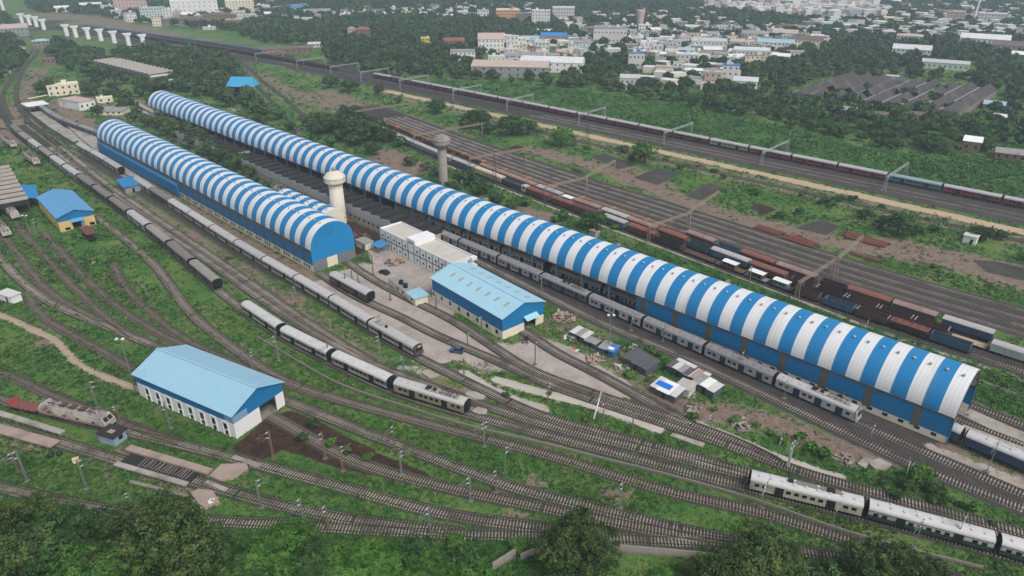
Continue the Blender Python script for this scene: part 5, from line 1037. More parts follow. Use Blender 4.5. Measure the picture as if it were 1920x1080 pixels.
# ------------------------------------------------------------------ derelict pit, platforms, relay hut
def beam_on_posts(label, q0, q1, w, h, th, m=M_conc, cat='platform', name='low_platform'):
    rot, L = frame(at(*q0, h), at(*q1, h)); p = at(*q0, h); t = thing(name, label, cat, p, rot)
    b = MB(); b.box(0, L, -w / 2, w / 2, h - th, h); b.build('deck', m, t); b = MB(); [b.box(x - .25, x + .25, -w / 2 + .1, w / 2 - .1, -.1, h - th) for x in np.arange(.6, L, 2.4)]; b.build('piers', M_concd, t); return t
beam_on_posts('thin derelict platform slab in grass next to the grimy white locomotive', (-10, 771), (117, 810), 1.5, 1.0, .3); beam_on_posts('broad derelict platform slab on stub piers by the picture edge', (-10, 801), (103, 832), 2.6, 1.0, .35, M_pk)
beam_on_posts('dusty pink pit wall on the far side of the derelict pit', (240, 838), (393, 883), 1.8, 1.0, .5, M_pk, 'pit wall', 'pit_wall'); beam_on_posts('pale pit wall on the grassy side of the derelict pit', (216, 868), (350, 907), 1.25, 1.1, .4, M_conc, 'pit wall', 'pit_wall'); beam_on_posts('low grey kerb wall below the derelict pit', (244, 902), (352, 930), .8, .5, .3, M_concd, 'pit wall', 'pit_wall')
p = at(296, 878); rot = frame(at(216, 868), at(350, 907))[0]
t = thing('pit_frame', 'heap of rusty bars and frames lying inside the derelict pit', 'scrap', p, rot); b = MB(); [b.bar((x, -1.3 + RNG.uniform(-.2, .2), .6), (x + RNG.uniform(-.4, .4), 1.3, .65), .14) for x in np.arange(-4, 9, .75)]; b.build('bars', M_concd, t); b = MB(); [b.bar((x, y, .3), (x + 3.2, y + .3, .35), .1) for x, y in ((-6, -.9), (-2, .9), (2, -.8), (5, .7))]; b.build('rods', M_rust, t)
b = MB(); b.box(-9, 10, -1.9, 1.9, .1, .42); struct(b.build('pit_shade_slab', M_saw)).location = p; bpy.data.objects['pit_shade_slab'].rotation_euler = (0, 0, rot)  # raised black slab over the track paints the shade of the pit's depth
p0 = at(217, 838); rot, L = frame(p0, at(180, 827)); t = thing('relay_hut', 'small pale blue hut with sooty flat roof beside the grimy white locomotive', 'hut', p0, rot)
b = MB(); b.box(0, 4.6, -3.4, 0, 0, 2.5); b.build('wall', mat('pale_blue_plaster', (.27, .36, .44, 1), .8, .15, .5, .08, 3., (.2, .22, .24, 1), .3, .3), t); b = MB(); b.box(-.4, 5.0, -3.8, .4, 2.5, 2.68); b.build('roof', M_saw, t); b = MB(); b.box(-.05, .03, -2.4, -1.3, 1.0, 2.0); b.build('window', M_glass, t); b = MB(); b.box(4.6, 6.4, -2.4, -.4, 0, 1.4); b.build('side_box', M_asb, t); b = MB(); b.box(1.4, 3.0, -2.2, -1.0, 2.69, 2.74); b.build('roof_patch', M_pk, t)
t = thing('water_tanks', 'pair of black bags lying in the grass below the broad derelict platform', 'tanks', at(104, 853), .3); b = MB(); 
for x, y, r in ((-.9, 0, .75), (.9, -.15, .7)): b.lathe([(r * .7, 0), (r, .25), (r * .95, .6), (r * .5, .85), (.1, .9)], 12, (x, y))
b.build('bags', mat('black_plastic', (.02, .022, .028, 1), .45, .1), t, True)
t = thing('crate', 'small yellowish crate alone in the grass below the derelict platform', 'crate', at(143, 866), .5); b = MB(); b.box(-.6, .6, -.45, .45, 0, .9); b.build('body', M_cream, t); b = MB(); b.box(-.65, .65, -.5, .5, .9, 1.0); b.build('lid', M_yellow, t)
def rubble(label, p, r, n, mats, flat=.35, cat='rubble', name='rubble_heap', long=1.):
    t = thing(name, label, cat, p, RNG.uniform(0, 6)); b = MB()
    for i in range(n):
        a, d = RNG.uniform(0, 6.3), r * math.sqrt(RNG.uniform(0, 1)); x, y = d * math.cos(a) * long, d * math.sin(a); s_ = RNG.uniform(.15, .5) * min(1.5, r * .6); z = max(0, (1 - d / r)) * flat * r * .6
        u = Vector((RNG.normal(), RNG.normal(), RNG.normal() * .3)).normalized() * s_ * RNG.uniform(.8, 2.2); c = Vector((x, y, z + s_ * .3)); b.bar(c - u, c + u, s_ * RNG.uniform(.4, 1.1), s_ * RNG.uniform(.3, .7), int(RNG.integers(0, len(mats))))
    b.build('pieces', mats, t); return t
M_tinw_ = mat('loose_tin', (.50, .49, .46, 1), .6, .2, .8)
M_rub = mat('pinkish_rubble', (.40, .29, .24, 1), .95, .2, .6)
rubble('white plastic rubbish heap on the slab under the trees', at(392, 944), 1.3, 26, [M_white, M_white, M_asb]); rubble('pinkish brick rubble heap behind the pale blue roofed shed', at(1058, 596), 3.4, 60, [M_rub, M_conc, M_brick])
rubble('heap of broken sheets and timber at the start of the shanty huts', at(1075, 632), 2.6, 34, [M_white, M_asb, M_concd]); rubble('scattered planks and boards beside the shanty huts', at(1115, 672), 2.6, 40, [M_rub, mat('raw_plank', (.30, .19, .11, 1), .9, .2), M_concd], .2)
rubble('debris pile in the weeds beside the dirt path', at(1390, 800), 2.4, 40, [M_concd, mat('dead_brush', (.17, .11, .075, 1), .9, .2), M_conc]); rubble('pile of broken slabs at the bend of the dirt path', at(1582, 862), 2.2, 30, [M_conc, M_concd, M_pk], .3)
rubble('white stone heap in the weeds beside the curved siding', at(176, 494), 1.1, 22, [M_white, M_asb, M_conc], .6); rubble('dark scrap heap in the grass beside the silver coaches', at(424, 486), 1.9, 30, [M_dark, M_rust, M_concd], .5); rubble('red rusty girders stacked by the far yard tracks', at(1590, 452), 5, 30, [WM['oxide'], M_rust], .08, 'girders', 'girder_stack', 2.2) if 0 else None
def stack(label, q0, q1, w, h, m):
    rot, L = frame(at(*q0), at(*q1)); t = thing('girder_stack', label, 'girders', at(*q0), rot, 'rusty girders by the empty yard tracks'); b = MB()
    for k in range(5): y = -w / 2 + w * k / 4; b.bar((RNG.uniform(-1, 1), y, h * .4), (L + RNG.uniform(-1, 1), y + RNG.uniform(-.3, .3), h * .4), w / 6, h * RNG.uniform(.6, 1))
    b.build('girders', m, t); b = MB(); [b.bar((x, -w / 2 - .2, .06), (x, w / 2 + .2, .06), .2) for x in (L * .2, L * .8)]; b.build('bearers', M_concd, t)
M_gir = mat('red_rust_girder', (.17, .060, .042, 1), .85, .25, .5)
for a in (('rust red girder stack under the tip of the wagon yard portal', (1660, 462), (1585, 441), 5, .9), ('rust red girder stack beside the empty tracks before the reddish soil', (1532, 462), (1474, 443), 5, .6), ('long thin rust red girders at the edge of the grey clearing', (1655, 492), (1595, 475), 2.2, .6), ('dull brown girders lying in the weeds by the coal heaps', (1467, 440), (1415, 424), 4, .5)): stack(a[0], a[1], a[2], a[3], a[4], M_gir)
rubble('scatter of timber and scrap on the concrete before the office block', at(740, 492), 3.2, 34, [M_rust, mat('raw_plank', (.30, .19, .11, 1), .9, .2), M_concd], .1); rubble('small scrap heap at the corner of the pale blue roofed shed', at(985, 640), 1.7, 24, [M_dark, M_rust, M_conc], .3)
rubble('broken boards and sacks between tiny blue hut and sooty roofed hut', at(1165, 690), 2.2, 34, [M_tinw_, M_rub, M_concd], .2); rubble('loose tin sheets on the grass behind the shanty row', at(1190, 652), 1.8, 16, [M_tinw_, M_asb], .1); rubble('scrap and stones at the foot of the blue tarpaulin hut', at(1300, 768), 2.2, 34, [M_conc, M_rub, M_rust], .2); rubble('rubble strip along the pale concrete yard edge by the curved track', at(905, 690), 2.4, 30, [M_conc, M_concd], .15)
# cars
def car(p, rot, m, label):
    t = thing('parked_car', label, 'car', p, rot); b = MB(); b.extr([(-2.0, .3), (-2.05, .75), (-1.9, .95), (1.1, 1.0), (2.0, .85), (2.05, .5), (1.95, .3)], -.85, .85); bo = b.build('body', m, t); bo.rotation_euler = (0, 0, math.pi / 2)
    b = MB(); b.hexa([(-1.75, -.8, .95), (.95, -.8, .98), (.95, .8, .98), (-1.75, .8, .95), (-1.2, -.66, 1.5), (.25, -.66, 1.5), (.25, .66, 1.5), (-1.2, .66, 1.5)]); b.build('windows', M_glass, t); b = MB(); b.box(-1.15, .2, -.64, .64, 1.5, 1.54); b.build('roof', m, t)
    for x in (-1.25, 1.3):
        for y in (-.82, .82): w = MB(); w.tube((x, y - .1, .32), (x, y + .1, .32), .32, .32, 12); w.build('wheel', M_dark, t)
M_car = mat('black_car_paint', (.015, .017, .018, 1), .25, .05, spec=.6)
car(at(721, 513), ANG + .15, M_car, 'small black car parked on the concrete yard before the office'); car(at(857, 660), ANG + .5, mat('blue_car_paint', (.04, .08, .17, 1), .3, .05, spec=.6), 'blue car parked on the concrete by the yard tracks')
# open canopies near the gable
p0 = at(712, 478); rot, L = ANG, 5.4; t = thing('blue_canopy', 'small blue canopy roof between the blue gable and the white office', 'canopy', p0, rot)
b = MB(); b.hexa([(0, 0, 2.6), (L, 0, 2.6), (L, -4.6, 3.1), (0, -4.6, 3.1), (0, 0, 2.72), (L, 0, 2.72), (L, -4.6, 3.22), (0, -4.6, 3.22)]); b.build('roof', mat('sky_canopy_sheet', (.035, .22, .46, 1), .5, .08), t); b = MB(); [b.box(x - .08, x + .08, y - .08, y + .08, 0, z) for x in (.3, L - .3) for y, z in ((-.3, 2.6), (-4.3, 3.05))]; b.build('posts', M_steel, t)
p0 = at(686, 470); t = thing('small_outhouse', 'tiny grey roofed outhouse beside the blue gable', 'outhouse', p0, ANG); b = MB(); b.box(0, 6, -3.6, 0, 0, 2.7); b.build('wall', M_cream, t); b = MB(); b.box(-.3, 6.3, -3.9, .3, 2.7, 2.85); b.build('roof', M_asb, t); b = MB(); b.box(1, 1.8, -.03, .04, 0, 2); b.build('door', M_dark, t)
b = rubble('dirt and scrap heap on the ground behind the gabled shed', ST(216, 141), 5.2, 70, [mat('reddish_earth', (.24, .14, .09, 1), .95, .2), M_concd, M_rust], .25)
rubble('mound of pale earth beside the sawtooth workshop', at(540, 352), 7, 60, [mat('pale_earth', (.36, .28, .22, 1), .95, .2), M_conc], .5, 'mound', 'earth_mound')
# ------------------------------------------------------------------ shanty huts
def hut(label, q, dx, L, Wd, h0, h1, roof, wall, extra=None, door=True):
    p0 = at(*q); rot = ANG + R(dx); t = thing('shanty_hut', label, 'hut', p0, rot, 'patched huts beside the electric train')
    b = MB(); b.hexa([(0, -Wd, 0), (L, -Wd, 0), (L, 0, 0), (0, 0, 0), (0, -Wd, h1), (L, -Wd, h1), (L, 0, h0), (0, 0, h0)]); b.build('wall', wall, t)
    o = .35; rr = MB(); n = max(2, int(L / 1.6))
    for k in range(n):
        x0, x1 = -o + (L + 2 * o) * k / n, -o + (L + 2 * o) * (k + 1) / n; e = RNG.uniform(.02, .12); y0 = o + RNG.uniform(-.2, .3); y1 = -Wd - o + RNG.uniform(-.3, .2)
        rr.hexa([(x0, y1, h1 + .03), (x1 - .03, y1, h1 + .03), (x1 - .03, y0, h0 + .03), (x0, y0, h0 + .03), (x0, y1, h1 + .06 + e), (x1 - .03, y1, h1 + .06 + e), (x1 - .03, y0, h0 + .06 + e), (x0, y0, h0 + .06 + e)], k % len(roof))
    r = rr.build('roof', roof, t)
    if door: b = MB(); b.box(L * .4, L * .4 + .9, -.03, .05, 0, min(1.9, h0 - .1)); b.build('door', M_dark, t)
    if extra: 
        x0, x1, y0, y1, m = extra; zz = lambda y: h0 + (h1 - h0) * (-y / Wd) + .22; b = MB(); b.hexa([(x0, y1, zz(y1)), (x1, y1, zz(y1)), (x1, y0, zz(y0)), (x0, y0, zz(y0)), (x0, y1, zz(y1) + .05), (x1, y1, zz(y1) + .05), (x1, y0, zz(y0) + .05), (x0, y0, zz(y0) + .05)]); b.build('tarpaulin', m, r)
M_tarp = mat('bright_blue_tarp', (.012, .16, .58, 1), .4, .08, .5); M_greyw = mat('dark_patched_wall', (.085, .09, .095, 1), .9, .25, .8); M_greenw = mat('dull_teal_wall', (.06, .11, .11, 1), .85, .2, .8); M_tinw = mat('pale_tin', (.55, .54, .51, 1), .6, .15, .8, .1, 3.)
M_oldr = mat('sooty_felt_roof', (.095, .092, .098, 1), .9, .25, .8, .15, 3.)
hut('small hut with pale tin roof at the front of the shanty row', (1096, 645), -4, 5.2, 3.2, 1.9, 2.4, [M_tinw, M_asb, M_tinw], M_greyw); hut('narrow grey lean-to between tin roofed hut and blue hut', (1116, 655), 0, 3.6, 2.0, 1.6, 1.9, [M_asb], M_greyw)
hut('bright blue walled tiny hut with ragged cloth on top', (1150, 672), 8, 4.6, 3.4, 2.0, 2.3, [mat('blue_tin', (.06, .16, .36, 1), .6, .15), M_asb, M_tinw], mat('blue_wall', (.03, .13, .33, 1), .7, .15), (.5, 2.2, -.4, -1.6, M_white))
hut('large sooty roofed hut with dark walls in the middle of the shanty row', (1210, 706), -8, 8.2, 5.0, 2.1, 3.0, [M_oldr], M_greyw)
hut('hut with bright blue tarpaulin and white sheets at the dirt path', (1264, 757), 0, 7.0, 4.4, 2.0, 2.4, [M_tinw, M_white, M_white], M_greyw, (2.4, 6.6, -1.2, -3.2, M_tarp)); hut('grey plank roofed annex behind the blue tarpaulin hut', (1290, 747), 4, 3.6, 4.0, 2.3, 2.4, [mat('plank_roof', (.40, .38, .35, 1), .8, .15)], M_tinw)
hut('long grey roofed hut with white patches beside the electric train', (1288, 716), -4, 6.4, 4.4, 2.2, 2.5, [M_oldr, M_asb, M_tinw], M_greenw, (.2, 6.0, -3.2, -4.6, M_tinw)); hut('patchy white and rust roofed hut behind the blue tarpaulin hut', (1312, 728), -4, 5.0, 4.2, 2.0, 2.4, [M_tinw, mat('rust_patched_tin', (.36, .26, .22, 1), .7, .25, .8), M_white], M_greenw)
hut('teal walled hut with white roof at the end of the shanty row', (1336, 748), -6, 6.2, 3.8, 2.2, 2.5, [M_tinw, M_white, M_asb], M_greenw)
t = thing('laundry_sheet', 'red and white cloth spread on the ground by the shanty huts', 'cloth', at(1081, 661), ANG); b = MB(); b.box(0, 2.4, -1.6, 0, .05, .12); b.build('white_cloth', M_tinw, t); b = MB(); b.box(.9, 2.4, -1.6, -.3, .121, .17); b.build('red_cloth', mat('faded_red_cloth', (.45, .10, .10, 1), .8, .15), t)
# white hut at left edge, cabin in the yard trees
p0 = at(24, 571); t = thing('white_cabin', 'small white flat roofed cabin at the picture edge above the footpath', 'cabin', p0, ANG + .3); b = MB(); b.box(0, 7, -3.2, 0, 0, 2.6); b.build('wall', M_white, t); b = MB(); b.box(-.3, 7.3, -3.5, .3, 2.6, 2.75); b.build('roof', M_tinw, t); b = MB(); b.box(2, 2.9, -.03, .04, 0, 2); b.build('door', M_dark, t)
p0 = at(1828, 460); t = thing('white_cabin', 'small white cabin under a dark tree by the old siding', 'cabin', p0, ANG); b = MB(); b.box(0, 4.4, -3.4, 0, 0, 3.0); b.build('wall', M_white, t); b = MB(); b.box(-.3, 4.7, -3.7, .3, 3.0, 3.15); b.build('roof', M_tinw, t); b = MB(); b.box(1, 1.9, -.03, .04, 0, 2); b.build('door', M_dark, t)
# old fence posts on the trackside platform
t = thing('stone_hut', 'low white ruin standing between bushes behind the striped shed', 'ruin', at(1116, 447), ANG); b = MB(); b.box(0, 3, -.4, 0, 0, 2.6); b.box(0, .4, -3, -.4, 0, 2.2); b.box(2.6, 3, -3, -.4, 0, 2.4); b.build('wall', M_conc, t); b = MB(); b.box(-.2, 3.2, -1.2, .2, 2.6, 2.75); b.build('roof_slab', M_concd, t)
# ------------------------------------------------------------------ platforms beyond the gabled shed
def plat(label, pts, h):
    q = [at(x, y, h) for x, y in pts]; c = q[0]; t = thing('concrete_platform', label, 'platform', c); b = MB(); P2 = [(v.x - c.x, v.y - c.y) for v in q]
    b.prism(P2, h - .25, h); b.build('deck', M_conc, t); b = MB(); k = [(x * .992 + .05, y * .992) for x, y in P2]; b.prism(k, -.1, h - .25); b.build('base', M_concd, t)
plat('long pale concrete platform left of the slate blue coaches', [(57, 211), (80, 208), (97, 221), (125, 242), (147, 262), (138, 266), (92, 238)], .9); plat('wedge of pale concrete platform between the slate blue coaches and the gabled shed', [(119, 230), (170, 246), (184, 258), (185, 286), (150, 258)], .9)
p0 = at(74, 210); t = thing('platform_canopy', 'white flat canopy at the head of the long concrete platform', 'canopy', p0, ANG); b = MB(); b.box(0, 15, -7, 6, 4.2, 4.5); b.build('roof', M_white, t); b = MB(); [b.box(x - .2, x + .2, y - .2, y + .2, 0, 4.2) for x in (.5, 7, 14) for y in (-6, 5)]; b.build('posts', M_steel, t)
p0 = at(55, 198); t = thing('platform_canopy', 'thin yellowish canopy strip behind the white platform canopy', 'canopy', p0, ANG - 1.2); b = MB(); b.box(0, 14, -2, 0, 4.6, 4.85); b.build('roof', M_cream, t); b = MB(); [b.box(x - .15, x + .15, -1.2, -.8, 0, 4.6) for x in (.5, 7, 13.5)]; b.build('posts', M_steel, t)
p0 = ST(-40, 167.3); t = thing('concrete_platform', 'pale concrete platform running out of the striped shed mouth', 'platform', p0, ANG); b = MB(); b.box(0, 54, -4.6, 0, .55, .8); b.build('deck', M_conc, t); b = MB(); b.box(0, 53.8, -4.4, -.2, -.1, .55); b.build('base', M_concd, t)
# ------------------------------------------------------------------ viaduct piers
for i, (x, y) in enumerate(((42, 44), (56, 47.5), (69, 50.5), (83, 56), (126, 67.5), (143, 70), (166, 73.5), (190, 76.5), (215, 81), (242, 85.5), (270, 88))):
    t = thing('viaduct_pier', 'white unfinished viaduct pier with flared head, %s of the row' % ORD[10 - i], 'pier', at(x, y), ANG, 'white viaduct piers'); b = MB(); b.box(-1.5, 1.5, -1.9, 1.9, 0, 9.4); b.build('shaft', M_white, t)
    b = MB(); b.hexa([(-1.6, -2.0, 9.4), (1.6, -2.0, 9.4), (1.6, 2.0, 9.4), (-1.6, 2.0, 9.4), (-2.0, -4.4, 12.0), (2.0, -4.4, 12.0), (2.0, 4.4, 12.0), (-2.0, 4.4, 12.0)]); b.box(-2.0, 2.0, -4.4, 4.4, 12.0, 12.7); b.build('flared_head', M_white, t)
# ------------------------------------------------------------------ town beyond the line
M_hw = mat('town_white_wall', (.62, .61, .59, 1), .8, .12, .15, .06, 1., (.33, .31, .28, 1), .3, .15, rnd=.18)
WC = {'white': M_hw, 'cream': M_cream, 'grey': M_asb, 'yellow': mat('bright_yellow_wall', (.55, .42, .03, 1), .7, .08), 'pink': mat('pink_wall', (.50, .36, .33, 1), .8, .1, .2), 'brown': mat('brown_wall', (.20, .13, .10, 1), .9, .2, .2), 'green': mat('pale_green_wall', (.48, .56, .50, 1), .8, .08, .2), 'orange': mat('orange_wall', (.55, .33, .16, 1), .8, .1, .2), 'dark': M_saw, 'conc': M_concd}
RC = {'white': mat('white_roof', (.62, .62, .615, 1), .8, .14, .15, .08, 1., (.30, .29, .27, 1), .3, .12, rnd=.28), 'grey': M_roofg, 'blue': mat('town_blue_roof', (.03, .20, .48, 1), .5, .1, .1), 'paleblue': mat('pale_blue_roof', (.34, .46, .52, 1), .6, .1, .1), 'pink': mat('pinkish_roof', (.47, .37, .32, 1), .8, .12, .1, .08, 1., (.33, .27, .24, 1), .3, .1), 'brown': mat('brown_roof', (.15, .11, .095, 1), .9, .2, .2), 'red': mat('dull_red_roof', (.24, .10, .08, 1), .9, .2, .2), 'tile': M_tile, 'cream': M_cream, 'teal': mat('teal_roof', (.12, .34, .32, 1), .6, .1, .1)}
FARB = []; FOOT = []
def house(x, yb, wpx, hpx, roof, wall, kind='flat', dpx=None, rot=0., floors=None, name='house', cat='house'):
    p = at(x, yb); dist = math.hypot(p.x, p.y); m = math.hypot(dist, CAM_H) / FPX
    Wd = wpx * m; cosd = dist / math.hypot(dist, CAM_H); h = max(2.6, hpx * m / cosd); D = (dpx or .8 * wpx) * m if dpx is None else dpx
    D = min(D, 34); h = min(h, 30)
    th = math.atan2(p.y, p.x) - math.pi / 2 + rot                      # facing the line, each at its own angle
    t = thing(name, '', cat, p, th); b = MB(); rf = MB()
    if kind == 'flat':
        b.box(-Wd / 2, Wd / 2, 0, D, 0, h); b.build('wall', WC[wall], t)
        rf.box(-Wd / 2 - .25, Wd / 2 + .25, -.25, D + .25, h, h + .18); rf.box(-Wd / 2, Wd / 2, -.02, .22, h + .18, h + .75); rf.box(-Wd / 2, -Wd / 2 + .22, .22, D, h + .18, h + .75); rf.box(Wd / 2 - .22, Wd / 2, .22, D, h + .18, h + .75); r = rf.build('roof', RC[roof], t)
        if Wd > 9 and RNG.random() < .7: q = MB(); a0 = RNG.uniform(-.3, .2) * Wd; q.box(a0, a0 + 3.2, D * .4, D * .4 + 3, h + .18, h + 2.6); q.build('stair_head', WC[wall], r)
        if RNG.random() < .6: q = MB(); a0 = RNG.uniform(-.4, .4) * Wd; q.tube((a0, D * .5, h + .18), (a0, D * .5, h + 1.7), .7, .7, 10); q.build('water_tank', M_dark if RNG.random() < .5 else M_white, r)
    else:
        e = h * .72 if kind == 'gable' else h * .8
        b.box(-Wd / 2, Wd / 2, 0, D, 0, e - .02)
        if kind == 'gable':                                              # ridge across the view
            b.build('wall', WC[wall], t); o = .4
            [MB().extr([(0, e), (D, e), (D / 2, h - .1)], sx, sx + .1).build('gable_end', WC[wall], t) for sx in (-Wd / 2, Wd / 2 - .1)]
            rf.hexa([(-Wd / 2 - o, -o, e - .1), (Wd / 2 + o, -o, e - .1), (Wd / 2 + o, D / 2, h - .1), (-Wd / 2 - o, D / 2, h - .1), (-Wd / 2 - o, -o, e + .05), (Wd / 2 + o, -o, e + .05), (Wd / 2 + o, D / 2, h + .05), (-Wd / 2 - o, D / 2, h + .05)]); rf.hexa([(-Wd / 2 - o, D / 2, h - .102), (Wd / 2 + o, D / 2, h - .102), (Wd / 2 + o, D + o, e - .102), (-Wd / 2 - o, D + o, e - .102), (-Wd / 2 - o, D / 2, h + .052), (Wd / 2 + o, D / 2, h + .052), (Wd / 2 + o, D + o, e + .052), (-Wd / 2 - o, D + o, e + .052)])
            r = rf.build('roof', RC[roof], t)
            if Wd > 14: q = MB(); [q.bar((x_, -o, e + .1), (x_, D / 2, h + .1), .16, .12) for x_ in np.arange(-Wd / 2 + 1.5, Wd / 2, 4.5)]; q.build('roof_ribs', RC[roof], r)
        else:                                                            # hipped
            b.build('wall', WC[wall], t); o = .5; k = min(Wd, D) * .4
            rf.add([(-Wd / 2 - o, -o, e), (Wd / 2 + o, -o, e), (Wd / 2 + o, D + o, e), (-Wd / 2 - o, D + o, e), (-Wd / 2 + k, D / 2, h), (Wd / 2 - k, D / 2, h)], [(0, 1, 5, 4), (1, 2, 5), (2, 3, 4, 5), (3, 0, 4), (3, 2, 1, 0)]); rf.build('roof', RC[roof], t)
        h = e
    nf = floors or max(1, int(h / 3.3)); wm = {}
    if wpx >= 10:
        n = max(2, min(9, int(Wd / 3.4)))
        for f in range(nf):
            z = h * (f + .38) / nf; zz = min(1.5, h / nf * .42)
            q = MB()
            for i in range(n):
                if wpx > 21: q = MB()
                q.box(-Wd / 2 + Wd * (i + .5) / n - .6, -Wd / 2 + Wd * (i + .5) / n + .6, -.04, .02, z, z + zz)
                if wpx > 21: q.build('window', M_glass, t)
            if wpx <= 21: q.build('window_row', M_glass, t)
    t['desc'] = ''; FARB.append(t); FOOT.append((p.x, p.y, th, Wd, D)); return t
def H(desc, *a, **k):
    t = house(*a, **k); t['desc'] = desc; return t
H('tall pale block with brown floor bands', 248, 24, 46, 20, 'pink', 'pink', floors=4); H('pale greenish block', 290, 41, 36, 20, 'paleblue', 'green'); H('narrow white block', 318, 46, 14, 22, 'white', 'white'); H('big white block with many windows', 368, 31, 70, 24, 'white', 'white', floors=4)
H('brownish arcaded hall', 345, 47, 60, 11, 'brown', 'conc', 'hip'); H('dull brown low block', 415, 41, 50, 10, 'brown', 'brown'); H('yellowish cream block', 452, 24, 44, 18, 'cream', 'cream'); H('small cream block', 489, 22, 13, 10, 'cream', 'cream'); H('pale low shed', 393, 56, 20, 3, 'white', 'white'); H('dull pinkish low block', 440, 47, 26, 8, 'pink', 'brown')
H('blue roofed hall', 563, 22, 32, 9, 'blue', 'white', 'gable'); H('grey white workshop', 596, 31, 44, 11, 'grey', 'white', 'gable'); H('white cube house', 534, 37, 8, 7, 'white', 'white'); H('white cube house', 557, 40, 9, 8, 'white', 'white'); H('white stepped house', 577, 47, 18, 11, 'white', 'white'); H('pinkish narrow house', 597, 41, 10, 12, 'pink', 'pink')
for x, y, w in ((626, 31, 8), (645, 33, 12), (661, 32, 14), (672, 31, 9), (685, 30, 10), (717, 34, 13), (741, 36, 5), (735, 26, 8), (762, 23, 16), (775, 27, 12), (790, 25, 12), (806, 26, 10)): H('small white house', x, y, w, 7, 'white', 'white')
H('long dark roofed hall', 706, 26, 44, 7, 'brown', 'white', 'gable'); H('red brown villa', 682, 74, 24, 20, 'red', 'brown', 'hip'); H('small round topped grey villa', 660, 67, 13, 14, 'grey', 'pink', 'hip'); H('long brown roofed barrack', 540, 101, 84, 11, 'brown', 'brown', 'gable', dpx=16); H('white cottage group', 592, 89, 24, 8, 'white', 'white', 'gable'); H('tiny white house', 637, 89, 7, 4, 'white', 'white')
H('bright yellow house', 798, 87, 15, 14, 'cream', 'yellow'); H('white annex', 813, 91, 9, 9, 'white', 'white'); H('flat canopied hall with orange wall', 952, 42, 40, 20, 'cream', 'orange'); H('grey banded office', 987, 45, 30, 17, 'grey', 'conc', floors=4); H('white office with vertical fins', 1014, 50, 32, 26, 'white', 'white', floors=5); H('white terraced office', 1056, 39, 38, 21, 'white', 'white', floors=4)
H('white row house', 868, 34, 18, 11, 'white', 'white'); H('white row house', 886, 35, 12, 9, 'white', 'white'); H('white sloping office', 906, 39, 20, 17, 'white', 'white'); H('small white house', 843, 27, 12, 8, 'white', 'white'); H('small white house', 822, 27, 10, 7, 'white', 'white'); H('dull red roofed house', 852, 88, 36, 14, 'red', 'brown', 'gable'); H('big grey roofed white house', 921, 98, 46, 30, 'pink', 'white', 'gable', dpx=24)
H('white apartment house with balconies', 961, 94, 22, 23, 'white', 'white', floors=3); H('cream apartment house', 978, 93, 14, 19, 'cream', 'cream'); H('pale blue roofed store', 995, 81, 34, 11, 'paleblue', 'white', 'gable'); H('pale green house', 1016, 102, 26, 20, 'white', 'green'); H('white domed roof store', 997, 94, 16, 10, 'white', 'white', 'hip'); H('bright blue roofed hall', 1038, 81, 46, 16, 'blue', 'orange', 'gable', dpx=22); H('white roofed store', 1020, 66, 36, 9, 'white', 'white', 'gable')
H('grey roofed store', 958, 112, 36, 9, 'grey', 'white', 'gable'); H('grey roofed store', 998, 110, 40, 9, 'grey', 'white', 'gable'); H('greyish roofed store', 1088, 91, 34, 13, 'grey', 'white', 'gable'); H('small blue shack', 962, 116, 9, 8, 'blue', 'white'); H('cream workshop with orange front', 1056, 88, 20, 10, 'white', 'cream')
pw = H('long pinkish roofed warehouse', 955, 146, 138, 26, 'pink', 'grey', 'gable', dpx=26, rot=-.12, name='warehouse', cat='warehouse'); ww = H('long white roofed warehouse', 1032, 136, 112, 24, 'white', 'white', 'gable', dpx=26, rot=-.14, name='warehouse', cat='warehouse')
H('white colonnaded house', 868, 112, 44, 13, 'grey', 'white'); H('white flat shed', 931, 117, 30, 9, 'white', 'white')
H('long grey topped white school', 1143, 83, 58, 26, 'grey', 'white', floors=2); H('white roofed store', 1222, 63, 28, 9, 'white', 'white', 'gable'); H('red brown roofed store', 1250, 69, 30, 8, 'red', 'pink', 'gable'); H('small white store', 1185, 59, 14, 9, 'white', 'white'); H('small white store', 1168, 46, 12, 7, 'white', 'white'); H('white two storey house', 1196, 87, 18, 14, 'white', 'white'); H('white two storey house', 1225, 89, 28, 14, 'white', 'white'); H('white flat house', 1252, 81, 28, 9, 'white', 'white'); H('white two storey house', 1262, 93, 26, 14, 'white', 'white'); H('white flat house', 1281, 81, 12, 8, 'white', 'white'); H('long white school wing', 1328, 93, 60, 13, 'white', 'white'); H('grey house', 1300, 74, 24, 10, 'grey', 'grey', 'gable')
H('white house with blue roof terrace', 1192, 129, 28, 26, 'blue', 'white', floors=2); H('white flat roofed house', 1287, 121, 38, 16, 'white', 'white', floors=2); H('small white flat house', 1270, 128, 16, 10, 'white', 'white'); H('beige flat house', 1245, 141, 30, 13, 'pink', 'cream'); H('white store with curved roof', 1302, 142, 34, 11, 'white', 'white', 'hip'); H('white house with pink panel', 1335, 159, 28, 20, 'white', 'pink', floors=2); H('white house with bright blue roof', 1367, 155, 28, 28, 'blue', 'white', floors=3); H('white gabled store', 1396, 167, 40, 18, 'white', 'white', 'gable'); H('white low house among trees', 1180, 160, 34, 17, 'white', 'white', 'gable'); H('tiny white shed', 1172, 167, 18, 6, 'white', 'white')
